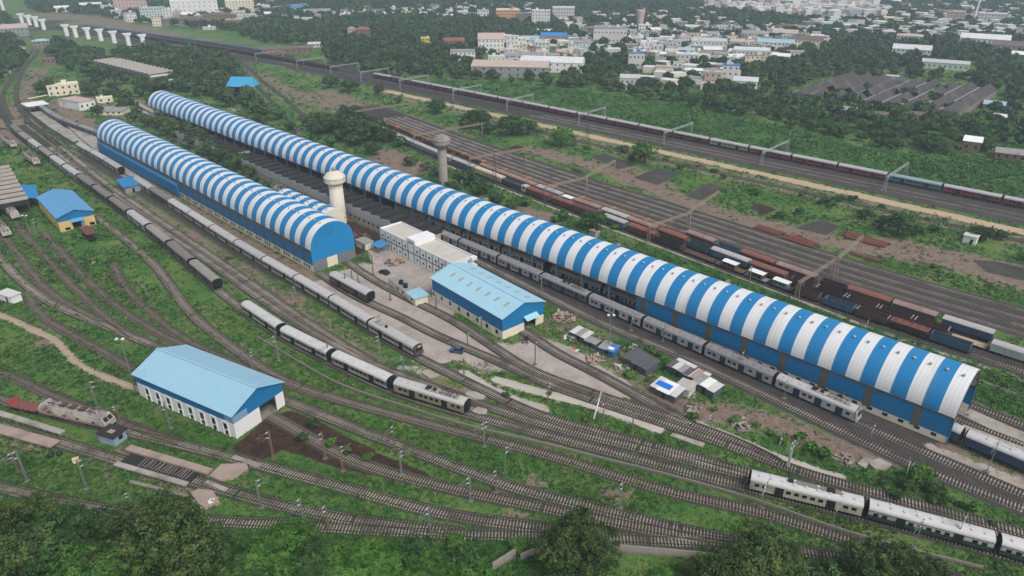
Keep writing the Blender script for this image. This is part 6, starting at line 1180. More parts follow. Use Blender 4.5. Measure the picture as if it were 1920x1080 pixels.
H('white long store', 1407, 114, 60, 16, 'white', 'white'); H('pale blue grey roofed store', 1452, 93, 58, 15, 'paleblue', 'white', 'gable', dpx=22); H('cream house with dark roof', 1511, 90, 50, 17, 'brown', 'cream', 'gable'); H('pinkish white roofed store', 1470, 75, 40, 15, 'pink', 'white', 'gable'); H('grey roofed white house', 1410, 76, 36, 15, 'grey', 'white', 'gable'); H('white store', 1402, 58, 20, 8, 'white', 'white'); H('white cube house', 1529, 74, 13, 11, 'white', 'white'); H('pale long roofed market', 1574, 54, 50, 8, 'paleblue', 'white', 'gable'); H('pale small roof', 1548, 58, 15, 6, 'paleblue', 'white', 'gable'); H('white roofed store', 1390, 46, 22, 6, 'white', 'white', 'gable')
H('pinkish roofed house', 1703, 81, 36, 13, 'pink', 'white', 'hip'); H('white barn', 1706, 108, 54, 17, 'white', 'white', 'gable'); H('pale long shed with green wall', 1770, 131, 64, 14, 'white', 'green', 'gable', dpx=9); H('white ribbed roof shed', 1842, 90, 64, 18, 'white', 'white', 'gable', dpx=28); H('brown and white long hall', 1897, 103, 56, 17, 'brown', 'pink', 'gable'); H('white gabled shed', 1911, 115, 24, 13, 'white', 'white', 'gable'); H('yellowish house', 1677, 45, 24, 8, 'cream', 'orange'); H('long white roof', 1700, 39, 24, 4, 'white', 'white', 'gable'); H('pinkish block', 1789, 43, 24, 15, 'pink', 'pink'); H('white block', 1857, 44, 36, 13, 'white', 'white'); H('pale silo like block', 1907, 73, 8, 15, 'white', 'white'); H('white low shed', 1668, 147, 26, 3, 'white', 'white', 'gable', dpx=6)
H('grey tin roofed store', 1900, 303, 50, 15, 'grey', 'brown', 'gable', dpx=12, rot=.1); H('small white roofed brick shed', 1818, 285, 24, 22, 'white', 'brown', 'gable', dpx=8); H('grey hip roofed hut', 1582, 221, 34, 16, 'grey', 'grey', 'hip', dpx=12); H('dark hip roofed hut', 1715, 232, 30, 17, 'brown', 'pink', 'hip', dpx=10); H('bluish roofed shed', 1862, 206, 28, 10, 'paleblue', 'conc', 'gable', dpx=16); H('white lean-to', 1880, 228, 26, 9, 'white', 'conc', 'gable', dpx=10); H('grey hip roofed hut', 1648, 226, 22, 12, 'brown', 'grey', 'hip', dpx=10)
H('two tier beige house', 122, 179, 42, 15, 'cream', 'cream', dpx=14); H('low white verandah house', 166, 205, 26, 12, 'pink', 'white', dpx=24, rot=.5); H('yellowish low roofed shed', 198, 193, 22, 7, 'cream', 'cream', dpx=8); H('grey sheet roofed shed with cream wall', 203, 216, 44, 8, 'grey', 'cream', 'gable', dpx=16, rot=-.5); H('light blue roofed hut', 80, 91, 22, 13, 'paleblue', 'conc', 'hip'); H('wide grey roofed hall', 22, 69, 46, 16, 'pink', 'grey', 'gable'); H('brown roofed cottage', 92, 120, 18, 9, 'brown', 'brown', 'hip'); H('tiny flat hut', 45, 112, 12, 6, 'white', 'conc'); H('tiny grey hut', 38, 97, 14, 4, 'white', 'conc'); H('pale store', 118, 22, 20, 8, 'white', 'white', 'gable'); H('pale store', 172, 16, 30, 8, 'white', 'white', 'gable')
t = house(122, 176, 26, 1, 'cream', 'cream'); bpy.data.objects.remove(t) if 0 else None; t['desc'] = 'small cream store beside the two tier beige house'
p0 = at(459, 181); t = thing('open_blue_shelter', 'tall open shelter with light blue hipped roof at the edge of the wood', 'shelter', p0, ANG + .7); b = MB(); b.add([(-10.5, -6.5, 8.2), (10.5, -6.5, 8.2), (10.5, 6.5, 8.2), (-10.5, 6.5, 8.2), (-7.5, 0, 14.2), (7.5, 0, 14.2)], [(0, 1, 5, 4), (1, 2, 5), (2, 3, 4, 5), (3, 0, 4), (3, 2, 1, 0)]); b.build('roof', mat('shelter_blue', (.05, .31, .52, 1), .5, .08, .1), t); b = MB(); [b.box(x - .25, x + .25, y - .25, y + .25, 0, 8.2) for x in (-7.8, 0, 7.8) for y in (-5.4, 5.4)]; b.build('posts', M_concd, t); b = MB(); b.box(-5, 7, -4.6, 4.6, 0, 6); b.build('store', M_saw, t)  # black box under the open roof paints the shade below it
for i in range(9):                                                       # factory sheds side by side
    s_ = 198 - 11.5 * i; t0, t1 = (511 + 1.2 * i, 606 + 2.0 * i); p0, p1 = ST(s_, t0), ST(s_, t1)
    rot, L = frame(p0, p1); t = thing('factory_shed', 'long dark roofed factory shed, %s in the row from the wood' % ORD[i], 'factory shed', p0, rot, 'long dark factory sheds beyond the weedy field'); b = MB()
    ns = 9
    for k in range(ns):                                                  # sheets have fallen in here and there
        xa, xb = L * k / ns, L * (k + 1) / ns - .05
        if RNG.random() > (.10 if i not in (3, 4) else .34): b.hexa([(xa, -5.65, 4.6), (xb, -5.65, 4.6), (xb, 0, 8.6), (xa, 0, 8.6), (xa, -5.65, 4.7), (xb, -5.65, 4.7), (xb, 0, 8.7), (xa, 0, 8.7)])
        if RNG.random() > (.08 if i not in (3, 4) else .34): b.hexa([(xa, 0, 8.599), (xb, 0, 8.599), (xb, 5.65, 4.599), (xa, 5.65, 4.599), (xa, 0, 8.701), (xb, 0, 8.701), (xb, 5.65, 4.701), (xa, 5.65, 4.701)])
    b.build('roof', M_tile, t)
    b = MB(); b.box(.1, L - .1, -5.5, -5.3, 0, 4.55); b.box(.1, L - .1, 5.3, 5.5, 0, 4.55); b.box(.1, .3, -5.3, 5.3, 0, 4.55); b.box(L - .3, L - .1, -5.3, 5.3, 0, 4.55); b.box(.3, L - .3, -5.3, 5.3, 0, .3); b.build('wall', M_concd, t); b = MB(); [b.extr([(-5.6, 4.6), (5.6, 4.6), (0, 8.65)], x, x + .3) for x in (-.2, L - .1)]; b.build('gable_wall', M_asb, t); b = MB(); b.bar((0, 5.65, 5.0), (L, 5.65, 5.0), 1.8, .2); b.build('valley_gutter', M_asb, t)
    FOOT.append((*(p0 + (p1 - p0) / 2).xy, rot, L, 12)) ; 
for x, y, w, h_, lb in ((1199, 54, 8, 22, 'pinkish round water tower above the town roofs'),):
    t = thing('town_water_tower', lb, 'water tower', at(x, y)); b = MB(); b.lathe([(4.2, 0), (4.2, 8), (4.6, 14), (5.6, 19), (5.8, 22), (5.2, 22.4), (.4, 22.8)], 16); b.build('tower', WC['pink'], t)
t = thing('chimney', 'thin white leaning chimney in the hazy town', 'chimney', at(1823, 43)); b = MB(); b.tube((0, 0, 0), (3, 0, 36), 1.6, 1.0, 10); b.tube((2.8, 0, 33), (3.2, 0, 38), 2.0, 2.0, 10); b.build('stack', M_white, t)
t = thing('road_flyover', 'pale elevated road on thin piers running to the hazy town', 'flyover', at(452, 29)); q0, q1 = at(452, 29) * 1, at(575, 16); d = q1 - q0; b = MB(); b.bar((0, 0, 7.2), (d.x, d.y, 7.2), 6, 1.2); b.build('deck', M_conc, t); b = MB(); [b.box(d.x * k - .8, d.x * k + .8, d.y * k - .8, d.y * k + .8, 0, 6.6) for k in (.1, .28, .46, .64, .82)]; b.build('piers', M_conc, t)
t = thing('highway_pylon', 'tall white tapering pylon at the wooded picture corner', 'pylon', at(9, 27)); b = MB(); b.tube((0, 0, 0), (0, 0, 30), 2.2, 1.6, 8); b.build('shaft', M_white, t)
LM += [('the pinkish warehouse', at(955, 146)), ('the long white warehouse', at(1032, 136)), ('the dark factory sheds', ST(150, 555)), ('the round town tower', at(1199, 54)), ('the white fin office', at(1014, 50)), ('the viaduct piers', at(190, 76)), ('the far white many windowed block', at(368, 31)), ('the red brown villa', at(682, 74)), ('the leaning chimney', at(1823, 43)), ('the bright blue roofed house', at(1367, 155)), ('the blue roofed far hall', at(563, 22)), ('the cream dark roofed house', at(1511, 90)), ('the white ribbed shed', at(1842, 90)), ('the small white roofed brick shed', at(1818, 285))]
byd = {}
for t in FARB: byd.setdefault(t['desc'], []).append(t)
for d_, os_ in byd.items():
    if len(os_) == 1:
        k = min((i for i in range(len(LM)) if (LM[i][1] - os_[0].location).xy.length > 12), key=lambda i: (LM[i][1] - os_[0].location).xy.length); tag(os_[0], d_ if 'beside' in d_ else '%s near %s' % (d_, LM[k][0]), os_[0]['category'], None)
    else: tell(os_, d_, os_[0]['category'], None)
    for o in os_: del o['desc']
# the dense far quarter and scattered small houses
REST = MB(); NH = [0]; MI = {'white': 0, 'cream': 1, 'grey': 2, 'pink': 3, 'conc': 4}
def quarter(poly, n, wr, hr, label, group, sep=9):
    q = np.array(poly); pts = []; tries = 0
    while len(pts) < n and tries < n * 40:
        tries += 1; x, y = RNG.uniform(q[:, 0].min(), q[:, 0].max()), RNG.uniform(q[:, 1].min(), q[:, 1].max()); c = False
        for i in range(len(q)):
            a, b_ = q[i], q[(i + 1) % len(q)]
            if (a[1] > y) != (b_[1] > y) and x < (b_[0] - a[0]) * (y - a[1]) / (b_[1] - a[1]) + a[0]: c = not c
        if not c: continue
        p = at(x, y)
        if any((p.x - f[0]) ** 2 + (p.y - f[1]) ** 2 < (sep + .5 * min(f[3], 25)) ** 2 for f in FOOT): continue
        pts.append(1); wall = RNG.choice(['white', 'white', 'cream', 'grey', 'pink', 'white', 'conc']); rf_ = RNG.choice(['white', 'white', 'grey', 'pink', 'grey', 'white', 'paleblue', 'brown'])
        m = math.hypot(math.hypot(p.x, p.y), CAM_H) / FPX
        if NH[0] >= 285:
            w_, h_, th = RNG.uniform(*wr), RNG.uniform(*hr) * .9, math.atan2(p.y, p.x) - math.pi / 2 + RNG.uniform(-.5, .5); d_ = RNG.uniform(6, 12); ca, sa = math.cos(th), math.sin(th); k = MI[wall]
            q4 = [(p.x + ca * a - sa * b_, p.y + sa * a + ca * b_) for a, b_ in ((-w_ / 2, 0), (w_ / 2, 0), (w_ / 2, d_), (-w_ / 2, d_))]
            REST.hexa([(*q_, 0) for q_ in q4] + [(*q_, h_) for q_ in q4], k); REST.hexa([(*q_, h_ + .01) for q_ in q4] + [(*q_, h_ + .4) for q_ in q4], MI[rf_] if rf_ in MI else 0); FOOT.append((p.x, p.y, th, w_, d_)); continue
        NH[0] += 1
        t = house(x, y, RNG.uniform(*wr) / m, RNG.uniform(*hr) / m, rf_, wall, RNG.choice(['flat', 'flat', 'flat', 'gable']), dpx=RNG.uniform(6, 12), rot=RNG.uniform(-.5, .5), name='town_house'); tag(t, label, 'house', group); del t['desc']
quarter([(900, 80), (1090, 78), (1110, 112), (940, 114)], 34, (8, 15), (4, 8), 'small pale shed among the stores behind the warehouses', 'sheds behind the warehouses', 4)
quarter([(1095, 60), (1480, 50), (1560, 88), (1440, 125), (1200, 122), (1095, 90)], 120, (9, 18), (4, 9), 'small pale house between trees in the town around the round tower', 'small houses around the round tower', 5)
quarter([(620, 14), (1000, 12), (1010, 36), (620, 38)], 44, (8, 14), (4, 8), 'small white house in the far tree covered suburb', 'houses in the far tree covered suburb', 8)
quarter([(200, 8), (520, 6), (500, 40), (300, 50), (200, 34)], 60, (9, 18), (5, 12), 'small dull house near the far white many windowed block', 'houses around the far white block', 6)
quarter([(1640, 6), (1925, 6), (1925, 45), (1640, 40)], 70, (8, 16), (4, 9), 'small pale house among trees in the far hazy suburb', 'far hazy suburb houses', 9)
quarter([(1325, 6), (1640, 6), (1645, 38), (1560, 40), (1500, 36), (1380, 24), (1320, 18)], 420, (6, 13), (5, 15), 'pale concrete house in the dense far quarter under the haze', 'dense far quarter houses', 2)
quarter([(1500, 44), (1925, 22), (1925, 72), (1640, 76), (1500, 62)], 120, (8, 15), (4, 8), '', '', 8)
quarter([(960, 30), (1330, 20), (1420, 60), (1100, 62)], 60, (8, 14), (4, 7), '', '', 8)
quarter([(1180, 120), (1330, 118), (1400, 160), (1300, 172), (1180, 150)], 16, (8, 14), (4, 6), '', '', 7)
o = REST.build('far_houses', [WC[k] for k in ('white', 'cream', 'grey', 'pink', 'conc')]); o['kind'] = 'stuff'; tag(o, 'dense mass of pale houses in the far hazy quarter', 'houses')
rubble('white rubbish and sheets strewn behind the far end of the striped shed', at(445, 206), 9, 60, [M_white, M_asb, M_conc], .08)
rubble('bluish tarpaulin scrap beside the curved dirt track', at(72, 138), 5, 30, [mat('grey_blue_tarp', (.13, .17, .27, 1), .6, .15), M_asb], .15)
beam_on_posts('pale concrete ramp at the far end of the striped shed', (243, 186), (292, 212), 3, 1.0, .4, M_conc); beam_on_posts('low pale platform below the far end of the striped shed', (250, 203), (297, 219), 3.2, .8, .4, M_conc)
# ------------------------------------------------------------------ vegetation
def leaf_mat(name, c0, c1, c2, rnd=.25):
    m = bpy.data.materials.new(name); m.use_nodes = True; N = m.node_tree.nodes; L = m.node_tree.links; b = N['Principled BSDF']; b.inputs['Roughness'].default_value = .8; b.inputs['Specular IOR Level'].default_value = .15
    g = N.new('ShaderNodeNewGeometry'); n = N.new('ShaderNodeTexNoise'); n.inputs['Scale'].default_value = .45; n.inputs['Detail'].default_value = 4; n.inputs['Roughness'].default_value = .7; L.new(g.outputs['Position'], n.inputs['Vector'])
    r = N.new('ShaderNodeValToRGB'); e = r.color_ramp.elements; e[0].position = .36; e[0].color = (*c0, 1); e[1].position = .66; e[1].color = (*c2, 1); k = e.new(.5); k.color = (*c1, 1); L.new(n.outputs['Fac'], r.inputs[0])
    n2 = N.new('ShaderNodeTexNoise'); n2.inputs['Scale'].default_value = .035; n2.inputs['Detail'].default_value = 2; L.new(g.outputs['Position'], n2.inputs['Vector'])
    oi = N.new('ShaderNodeObjectInfo'); a = N.new('ShaderNodeMath'); a.operation = 'MULTIPLY_ADD'; a.inputs[1].default_value = rnd; a.inputs[2].default_value = 1 - rnd / 2; L.new(oi.outputs['Random'], a.inputs[0])
    a2 = N.new('ShaderNodeMath'); a2.operation = 'MULTIPLY_ADD'; a2.inputs[1].default_value = 1.3; a2.inputs[2].default_value = .35; L.new(n2.outputs['Fac'], a2.inputs[0]); a3 = N.new('ShaderNodeMath'); a3.operation = 'MULTIPLY'; L.new(a.outputs[0], a3.inputs[0]); L.new(a2.outputs[0], a3.inputs[1])
    v = N.new('ShaderNodeVectorMath'); v.operation = 'SCALE'; L.new(r.outputs[0], v.inputs[0]); L.new(a3.outputs[0], v.inputs['Scale']); L.new(v.outputs[0], b.inputs['Base Color']); _M[name] = m; return m
M_leafd = leaf_mat('dark_foliage', (.022, .044, .014), (.050, .086, .025), (.125, .160, .046)); M_leafm = leaf_mat('mid_foliage', (.022, .055, .016), (.046, .102, .028), (.098, .165, .046)); M_leafl = leaf_mat('bright_foliage', (0.0281, 0.0800, 0.0161), (0.0617, 0.1546, 0.0275), (0.1234, 0.2277, 0.0413)); M_leaff = leaf_mat('far_foliage', (0.0214, 0.0420, 0.0149), (0.0429, 0.0750, 0.0243), (0.0858, 0.1260, 0.0378), .0)
M_weed = leaf_mat('weed_foliage', (.020, .058, .014), (.046, .115, .026), (.110, .170, .044), 0.); M_weed2 = leaf_mat('rank_weed_foliage', (.020, .062, .014), (.046, .125, .026), (.088, .175, .040), 0.)
M_bark = mat('bark', (.085, .062, .045, 1), .9, .25, 2.)
def crown(n, leaf, seed, lobes=9, flat=.75, shell=.72, ncl=0, sg=.05):
    g = np.random.default_rng(seed); C_ = []
    for i in range(lobes):
        a = g.uniform(0, 6.283); r = .72 * math.sqrt(g.uniform(0.02, 1)); z = g.uniform(-.28, .42) * (1 - .5 * r); C_.append((r * math.cos(a), r * math.sin(a), z * flat, g.uniform(.20, .42)))
    C_.append((0, 0, .12, .52)); C_ = np.array(C_); w = C_[:, 3] ** 2; k = g.choice(len(C_), n, p=w / w.sum()); c = C_[k]
    d = g.normal(0, 1, (n, 3)); d[:, 2] = d[:, 2] * .85 + .18; d /= np.linalg.norm(d, axis=1)[:, None]
    rad = c[:, 3] * (shell + (1.10 - shell) * g.uniform(0, 1, n) ** .6 + (g.uniform(0, 1, n) < .12) * g.uniform(0, .3, n)); p = c[:, :3] + d * rad[:, None] * np.array([1, 1, flat + .15])
    if ncl:                                                             # leaves gathered on the ends of twigs, with gaps between
        j = g.integers(0, ncl, n); off = g.normal(0, 1, (n, 3)) * np.array([1, 1, .7]); p = p[j] + off * sg * g.uniform(.6, 1.4, ncl)[j][:, None]; d = d[j] * .9 + off * .35; d /= np.linalg.norm(d, axis=1)[:, None]
    nn = d + g.normal(0, .42, (n, 3)); nn /= np.linalg.norm(nn, axis=1)[:, None]
    u = np.cross(nn, g.normal(0, 1, (n, 3))); u /= np.linalg.norm(u, axis=1)[:, None]; v = np.cross(nn, u)
    s_ = (leaf * g.uniform(.55, 1.35, n))[:, None]; u *= s_; v *= s_ * g.uniform(.55, 1., n)[:, None]
    V = np.stack([p - u, p - v * .9, p + u, p + v * .9], 1); return V                               # n x 4 x 3 diamonds
def vmesh(name, V, m): return np_mesh(name, V.reshape(-1, 3), np.arange(len(V) * 4).reshape(-1, 4), m)
def trunk_mesh(seed, h=1.1):
    g = np.random.default_rng(seed); b = MB(); b.tube((0, 0, -.03), (g.uniform(-.03, .03), 0, h * .55), .075, .05, 7)
    for k in range(4): a = k * 1.6 + g.uniform(0, 1); b.tube((0, 0, h * (.35 + .05 * k)), (.4 * math.cos(a), .4 * math.sin(a), h * .85), .035, .012, 5)
    return b.mesh('trunk', M_bark)
LOD = {}
for nm, n, lf, lo, nc, sg_ in (('big', 34000, .024, 26, 620, .048), ('mid', 4600, .062, 17, 260, .06), ('small', 760, .145, 12, 90, .08), ('tiny', 200, .27, 9, 0, 0)): LOD[nm] = [crown(n, lf, 100 + i, lo + i % 3, ncl=nc, sg=sg_) for i in range(4 if nm in ('big', 'mid') else 6)]
TRM = [trunk_mesh(i) for i in range(3)]
_cm = {}
def cmesh(lod, i, m):
    k = (lod, i, m.name)
    if k not in _cm: _cm[k] = vmesh('crown', LOD[lod][i], m)
    return _cm[k]
TREES = []
def tree(p, r, lod, m, hz=.95, label='', cat='tree', group=None, name='tree', low=.62):
    """r crown radius; the crown's middle stands low..r above the ground"""
    t = thing(name, label, cat, p, RNG.uniform(0, 6.283), group); i = int(RNG.integers(0, len(LOD[lod]))); o = link('crown', cmesh(lod, i, m), t); o.location = (0, 0, r * low + r * .15); o.scale = (r, r * RNG.uniform(.88, 1.1), r * hz)
    k = link('trunk', TRM[int(RNG.integers(0, 3))], t); k.scale = (r, r, r * (low + .35)); TREES.append((p.x, p.y, r)); return t
def mpp(p): return math.hypot(math.hypot(p.x, p.y), CAM_H) / FPX
def tree_px(x, y, rp, lod, m, hz=.95, low=.62, **k):
    """x, y: middle of the crown in the photograph; the ground point below it follows from the crown's height"""
    p = at(x, y, 5); r = rp * mpp(p); z = r * (low + .15); p = at(x, y, z); return tree(Vector((p.x, p.y, 0)), r, lod, m, hz, low=low, **k)
# the large trees along the lower edge
G = 'large trees along the near edge'
for x, y, rp, m, lb in ((14, 1022, 80, M_leafd, 'large dark tree at the near picture corner'), (122, 1000, 70, M_leafm, 'large dark tree standing between corner tree and dense round tree'), (292, 1022, 92, M_leafd, 'large dense round tree hiding the rails below the derelict pit'), (185, 1075, 76, M_leafl, 'dark tree crown half cut by the lower picture edge near the corner trees'), (1076, 1030, 76, M_leafd, 'round dark tree in front of the grey boundary wall'),
        (1420, 1052, 74, M_leafd, 'dark broad tree overhanging the last track by the wall end'), (1655, 1070, 62, M_leafd, 'dark tree cut by the lower edge beyond the wall end'), (1748, 1096, 60, M_leafd, 'low dark tree by the lower edge under the white roofed train'), (1350, 1085, 50, M_leafd, 'small dark tree in front of the broad tree by the wall end')):
    tree_px(x, y, rp, 'big', m, label=lb, group=G)
for i, (x, y, rp, m, hz) in enumerate(((520, 1035, 62, M_leafl, .85), (585, 1052, 52, M_leafm, .8), (430, 1062, 55, M_leafm, .8), (640, 1060, 48, M_leafl, .7), (720, 1068, 52, M_leafl, .65), (810, 1075, 50, M_leafl, .65), (880, 1050, 38, M_leafm, .6), (480, 1085, 48, M_leafm, .7), (570, 1095, 55, M_leafm, .7), (700, 1030, 34, M_leafl, .55), (790, 1033, 32, M_leafm, .55), (900, 1085, 40, M_leafl, .6), (970, 1020, 22, M_leafl, .6), (380, 1030, 40, M_leafm, .7), (1570, 1083, 42, M_leafm, .7), (560, 1000, 26, M_leafl, .6), (860, 1020, 24, M_leafl, .6), (1240, 1075, 20, M_leafl, .5))):
    tree_px(x, y, rp, 'big' if rp > 45 else 'mid', m, hz, .45, label='bright leafy bush by the lower edge, %s from the dense round tree' % ORD[i], cat='bush', group='bright bushes along the near edge', name='bush')
MID = []
for x, y, rp, m in ((655, 158, 17, 1), (617, 150, 18, 0), (710, 167, 14, 0), (817, 197, 20, 1), (745, 187, 9, 1), (893, 221, 26, 1), (960, 230, 30, 1), (990, 236, 20, 1), (916, 240, 16, 1), (870, 232, 14, 1), (1053, 256, 25, 2), (1210, 283, 28, 2), (683, 238, 34, 0), (650, 228, 28, 0), (620, 232, 22, 1), (700, 277, 18, 1), (723, 252, 20, 0), (752, 264, 15, 1), (667, 258, 20, 0), (640, 252, 18, 0), (870, 332, 24, 1), (902, 348, 24, 1), (846, 352, 20, 0), (820, 320, 16, 1), (932, 372, 18, 1), (960, 380, 16, 2), (985, 376, 14, 2), (800, 312, 12, 0), (770, 300, 14, 0), (815, 345, 16, 0),
      (1113, 412, 26, 1), (1056, 402, 15, 2), (1040, 410, 10, 2), (1100, 395, 12, 1), (1036, 425, 10, 0), (1467, 402, 11, 1), (1687, 419, 28, 1), (1843, 437, 18, 0), (1657, 414, 15, 1), (1500, 395, 10, 1), (1720, 430, 14, 1), (1880, 440, 12, 1), (1625, 400, 14, 1), (1560, 380, 10, 2), (1420, 360, 9, 2), (1218, 656, 15, 2), (1725, 885, 22, 2), (1700, 905, 16, 1), (1755, 915, 16, 1), (1545, 850, 14, 2), (1500, 818, 12, 2), (1770, 935, 14, 1), (1680, 925, 13, 2), (1830, 950, 12, 2),
      (85, 160, 18, 0), (205, 172, 12, 0), (235, 178, 13, 0), (262, 172, 12, 0), (215, 160, 12, 0), (285, 185, 11, 0), (180, 150, 12, 0), (300, 195, 12, 1), (160, 132, 12, 0), (225, 200, 9, 1), (165, 165, 16, 0), (182, 205, 12, 1), (240, 192, 14, 0), (255, 205, 10, 0), (345, 238, 20, 0), (320, 230, 18, 0), (298, 228, 16, 0), (275, 226, 14, 0), (250, 218, 12, 0), (362, 262, 20, 0), (388, 276, 20, 0), (412, 290, 22, 0), (440, 300, 24, 0), (468, 318, 17, 0), (428, 310, 18, 0), (455, 332, 14, 0), (372, 248, 16, 1), (398, 262, 14, 1), (335, 252, 14, 0), (310, 244, 13, 0), (478, 335, 10, 1), (400, 300, 14, 0), (500, 345, 10, 1), (520, 212, 16, 1), (495, 210, 14, 0), (545, 235, 12, 1), (580, 225, 16, 0), (600, 240, 16, 0), (560, 260, 10, 1), (590, 262, 14, 1), (620, 265, 14, 1), (1155, 425, 9, 2)):
    p = at(x, y, 4); r = rp * mpp(p); MID.append(tree_px(x, y, rp, 'mid' if rp * 0.53 > 8 else 'small', (M_leafd, M_leafm, M_leafl)[m], .9, .6))
tell(MID, 'leafy green tree', 'tree', 'single trees around the yard')
BU = []
for i in range(70):
    q = ST(RNG.uniform(-20, 330), float(RNG.choice([RNG.normal(316, 2.5), RNG.normal(306, 6), RNG.uniform(262, 322)]))); r = RNG.uniform(.9, 2.6)
    if masks(np.array([[q.x, q.y]]))['dirt'][0] < .55 and masks(np.array([[q.x, q.y]]))['grav'][0] < .2: tree(q, r, 'small', (M_leafm, M_leafl, M_leafd)[i % 3], .75, 'low green bush among weeds between the wagon yard and the sandy road', 'bush', 'low bushes between wagon yard and sandy road', 'bush', .4)
for i in range(46):
    s_ = RNG.uniform(-30, 170); q = ST(s_, RNG.uniform(186, 201 + max(0, s_ - 60) * .12)); tree(q, RNG.uniform(.7, 1.7), 'small', (M_leafm, M_leafl)[i % 2], .75, 'low green bush in the strip between striped shed and concrete path', 'bush', 'low bushes behind the striped shed', 'bush', .4)
for x, y in ((1085, 628), (1105, 640), (1130, 650), (1165, 652), (1180, 648), (1235, 668), (1250, 685), (1200, 640), (1275, 700), (1340, 770), (1380, 790), (1420, 800), (1445, 815), (1465, 830), (1520, 845), (1300, 785), (1170, 690), (1180, 705), (1215, 715), (1655, 905), (1690, 895), (1715, 920), (1745, 940), (1800, 950), (1860, 985), (620, 835), (650, 850), (690, 862), (590, 800), (570, 825), (950, 745), (1100, 790), (1030, 740)):
    tree(at(x, y), RNG.uniform(.8, 1.9), 'small', (M_leafl, M_leafm)[int(RNG.integers(0, 2))], .75, 'low weedy bush beside the tracks', 'bush', 'low weedy bushes beside the tracks', 'bush', .4)
for x, y in ((1500, 205), (1530, 212), (1560, 222), (1600, 228), (1625, 222), (1665, 238), (1690, 240), (1735, 235), (1760, 232), (1690, 222), (1660, 215), (1790, 240), (1540, 200), (1730, 218), (1815, 232), (1575, 190), (1650, 195), (1700, 188), (1745, 200), (1620, 178), (1760, 182), (1690, 205), (1560, 205), (1780, 215)):
    tree(at(x, y), RNG.uniform(4.5, 7.5), 'small', (M_leafd, M_leafm)[int(RNG.integers(0, 2))], .95, 'dense tree standing before the dark factory sheds', 'tree', 'trees before the dark factory sheds')
# woods: individual trees where they show largest, the far mass as one
def poly_in(P, poly):
    q = np.array(poly, float); ins = np.zeros(len(P), bool)
    for i in range(len(q)):
        a, b_ = q[i], q[(i + 1) % len(q)]; c = (a[1] > P[:, 1]) != (b_[1] > P[:, 1]); xi = (b_[0] - a[0]) * (P[:, 1] - a[1]) / (b_[1] - a[1] + 1e-9) + a[0]; ins ^= c & (P[:, 0] < xi)
    return ins
def pxv(P, z=0.):
    dz = z - CAM_H; d = P[:, 1] * CP - dz * SP; v = P[:, 1] * SP + dz * CP; d = np.where(d < 1, 1, d); return np.column_stack([960 + FPX * P[:, 0] / d, 540 - FPX * v / d])
GR = RNG.uniform(0, 1, (60000, 2)) * np.array([2600, 1420]) + np.array([-1300, 230]); GQ = pxv(GR)
inframe = (GQ[:, 0] > -70) & (GQ[:, 0] < 1990) & (GQ[:, 1] > -12) & (GQ[:, 1] < 420); GR, GQ = GR[inframe], GQ[inframe]
woodn = np.zeros(len(GR), bool)
for pg_ in ([(280, 92), (330, 96), (425, 104), (452, 150), (430, 165), (490, 195), (505, 225), (500, 243), (455, 215), (400, 190), (330, 172), (288, 162), (288, 152), (270, 152), (165, 128), (140, 135), (110, 118), (95, 105), (88, 85), (110, 80), (165, 100), (210, 104)], [(285, 148), (335, 168), (330, 178), (250, 168), (205, 152), (168, 140), (195, 133), (250, 152)], [(-70, 70), (35, 84), (55, 110), (40, 125), (10, 146), (-70, 190)], [(-70, 30), (12, 30), (30, 60), (20, 90), (-70, 110)], 
            [(700, 138), (620, 118), (600, 98), (500, 82), (430, 58), (300, 48), (250, 44), (190, 30), (60, 22), (40, -12), (1990, -12), (1990, 310), (1925, 310), (1863, 300), (1747, 288), (1613, 272), (1513, 247), (1280, 197), (1106, 168), (900, 151)], [(600, 222), (640, 205), (700, 228), (740, 250), (700, 262), (640, 262), (590, 245)]): woodn |= poly_in(GQ, pg_)
holes = [[(1325, 6), (1640, 6), (1645, 38), (1500, 36), (1380, 24), (1320, 18)], [(1490, 190), (1600, 148), (1770, 146), (1880, 175), (1870, 205), (1840, 222), (1800, 222), (1740, 208), (1640, 202), (1580, 196)], [(885, 105), (1090, 108), (1090, 136), (1030, 150), (890, 146)], [(1480, 168), (1530, 150), (1560, 160), (1500, 190)], [(1660, 138), (1800, 132), (1900, 140), (1800, 150)], [(925, 84), (1050, 80), (1050, 108), (925, 114)], [(310, 40), (470, 38), (470, 48), (310, 50)], [(505, 82), (610, 86), (610, 102), (520, 102)], [(1870, 272), (1930, 272), (1930, 308), (1870, 304)]]
for h_ in holes: woodn &= ~(poly_in(GQ, h_) & (RNG.uniform(0, 1, len(GR)) < .94))
GR, GQ = GR[woodn], GQ[woodn]
FA = np.array([(x, y, th, w, d) for x, y, th, w, d in FOOT]); ok = np.ones(len(GR), bool)
for x, y, th, w, d in FA[:]:
    dx, dy = GR[:, 0] - x, GR[:, 1] - y; lx = dx * math.cos(th) + dy * math.sin(th); ly = -dx * math.sin(th) + dy * math.cos(th)
    ok &= ~((abs(lx) < w / 2 + 3.0) & (ly > -9.0) & (ly < min(d, 40) + 2.5))
GR, GQ = GR[ok], GQ[ok]
dist = np.hypot(GR[:, 0], GR[:, 1]); order = np.argsort(dist); cell = {}; keep = []
for i in order:
    x, y = GR[i]; r = RNG.uniform(3.2, 6.4) * (1.12 if dist[i] > 800 else 1.); g = 8; cx, cy = int(x // g), int(y // g); good = True
    for a in (-1, 0, 1):
        for b_ in (-1, 0, 1):
            for j, rr in cell.get((cx + a, cy + b_), ()):
                if (GR[j, 0] - x) ** 2 + (GR[j, 1] - y) ** 2 < (.62 * (r + rr)) ** 2: good = False; break
            if not good: break
        if not good: break
    if good: cell.setdefault((cx, cy), []).append((i, r)); keep.append((i, r))
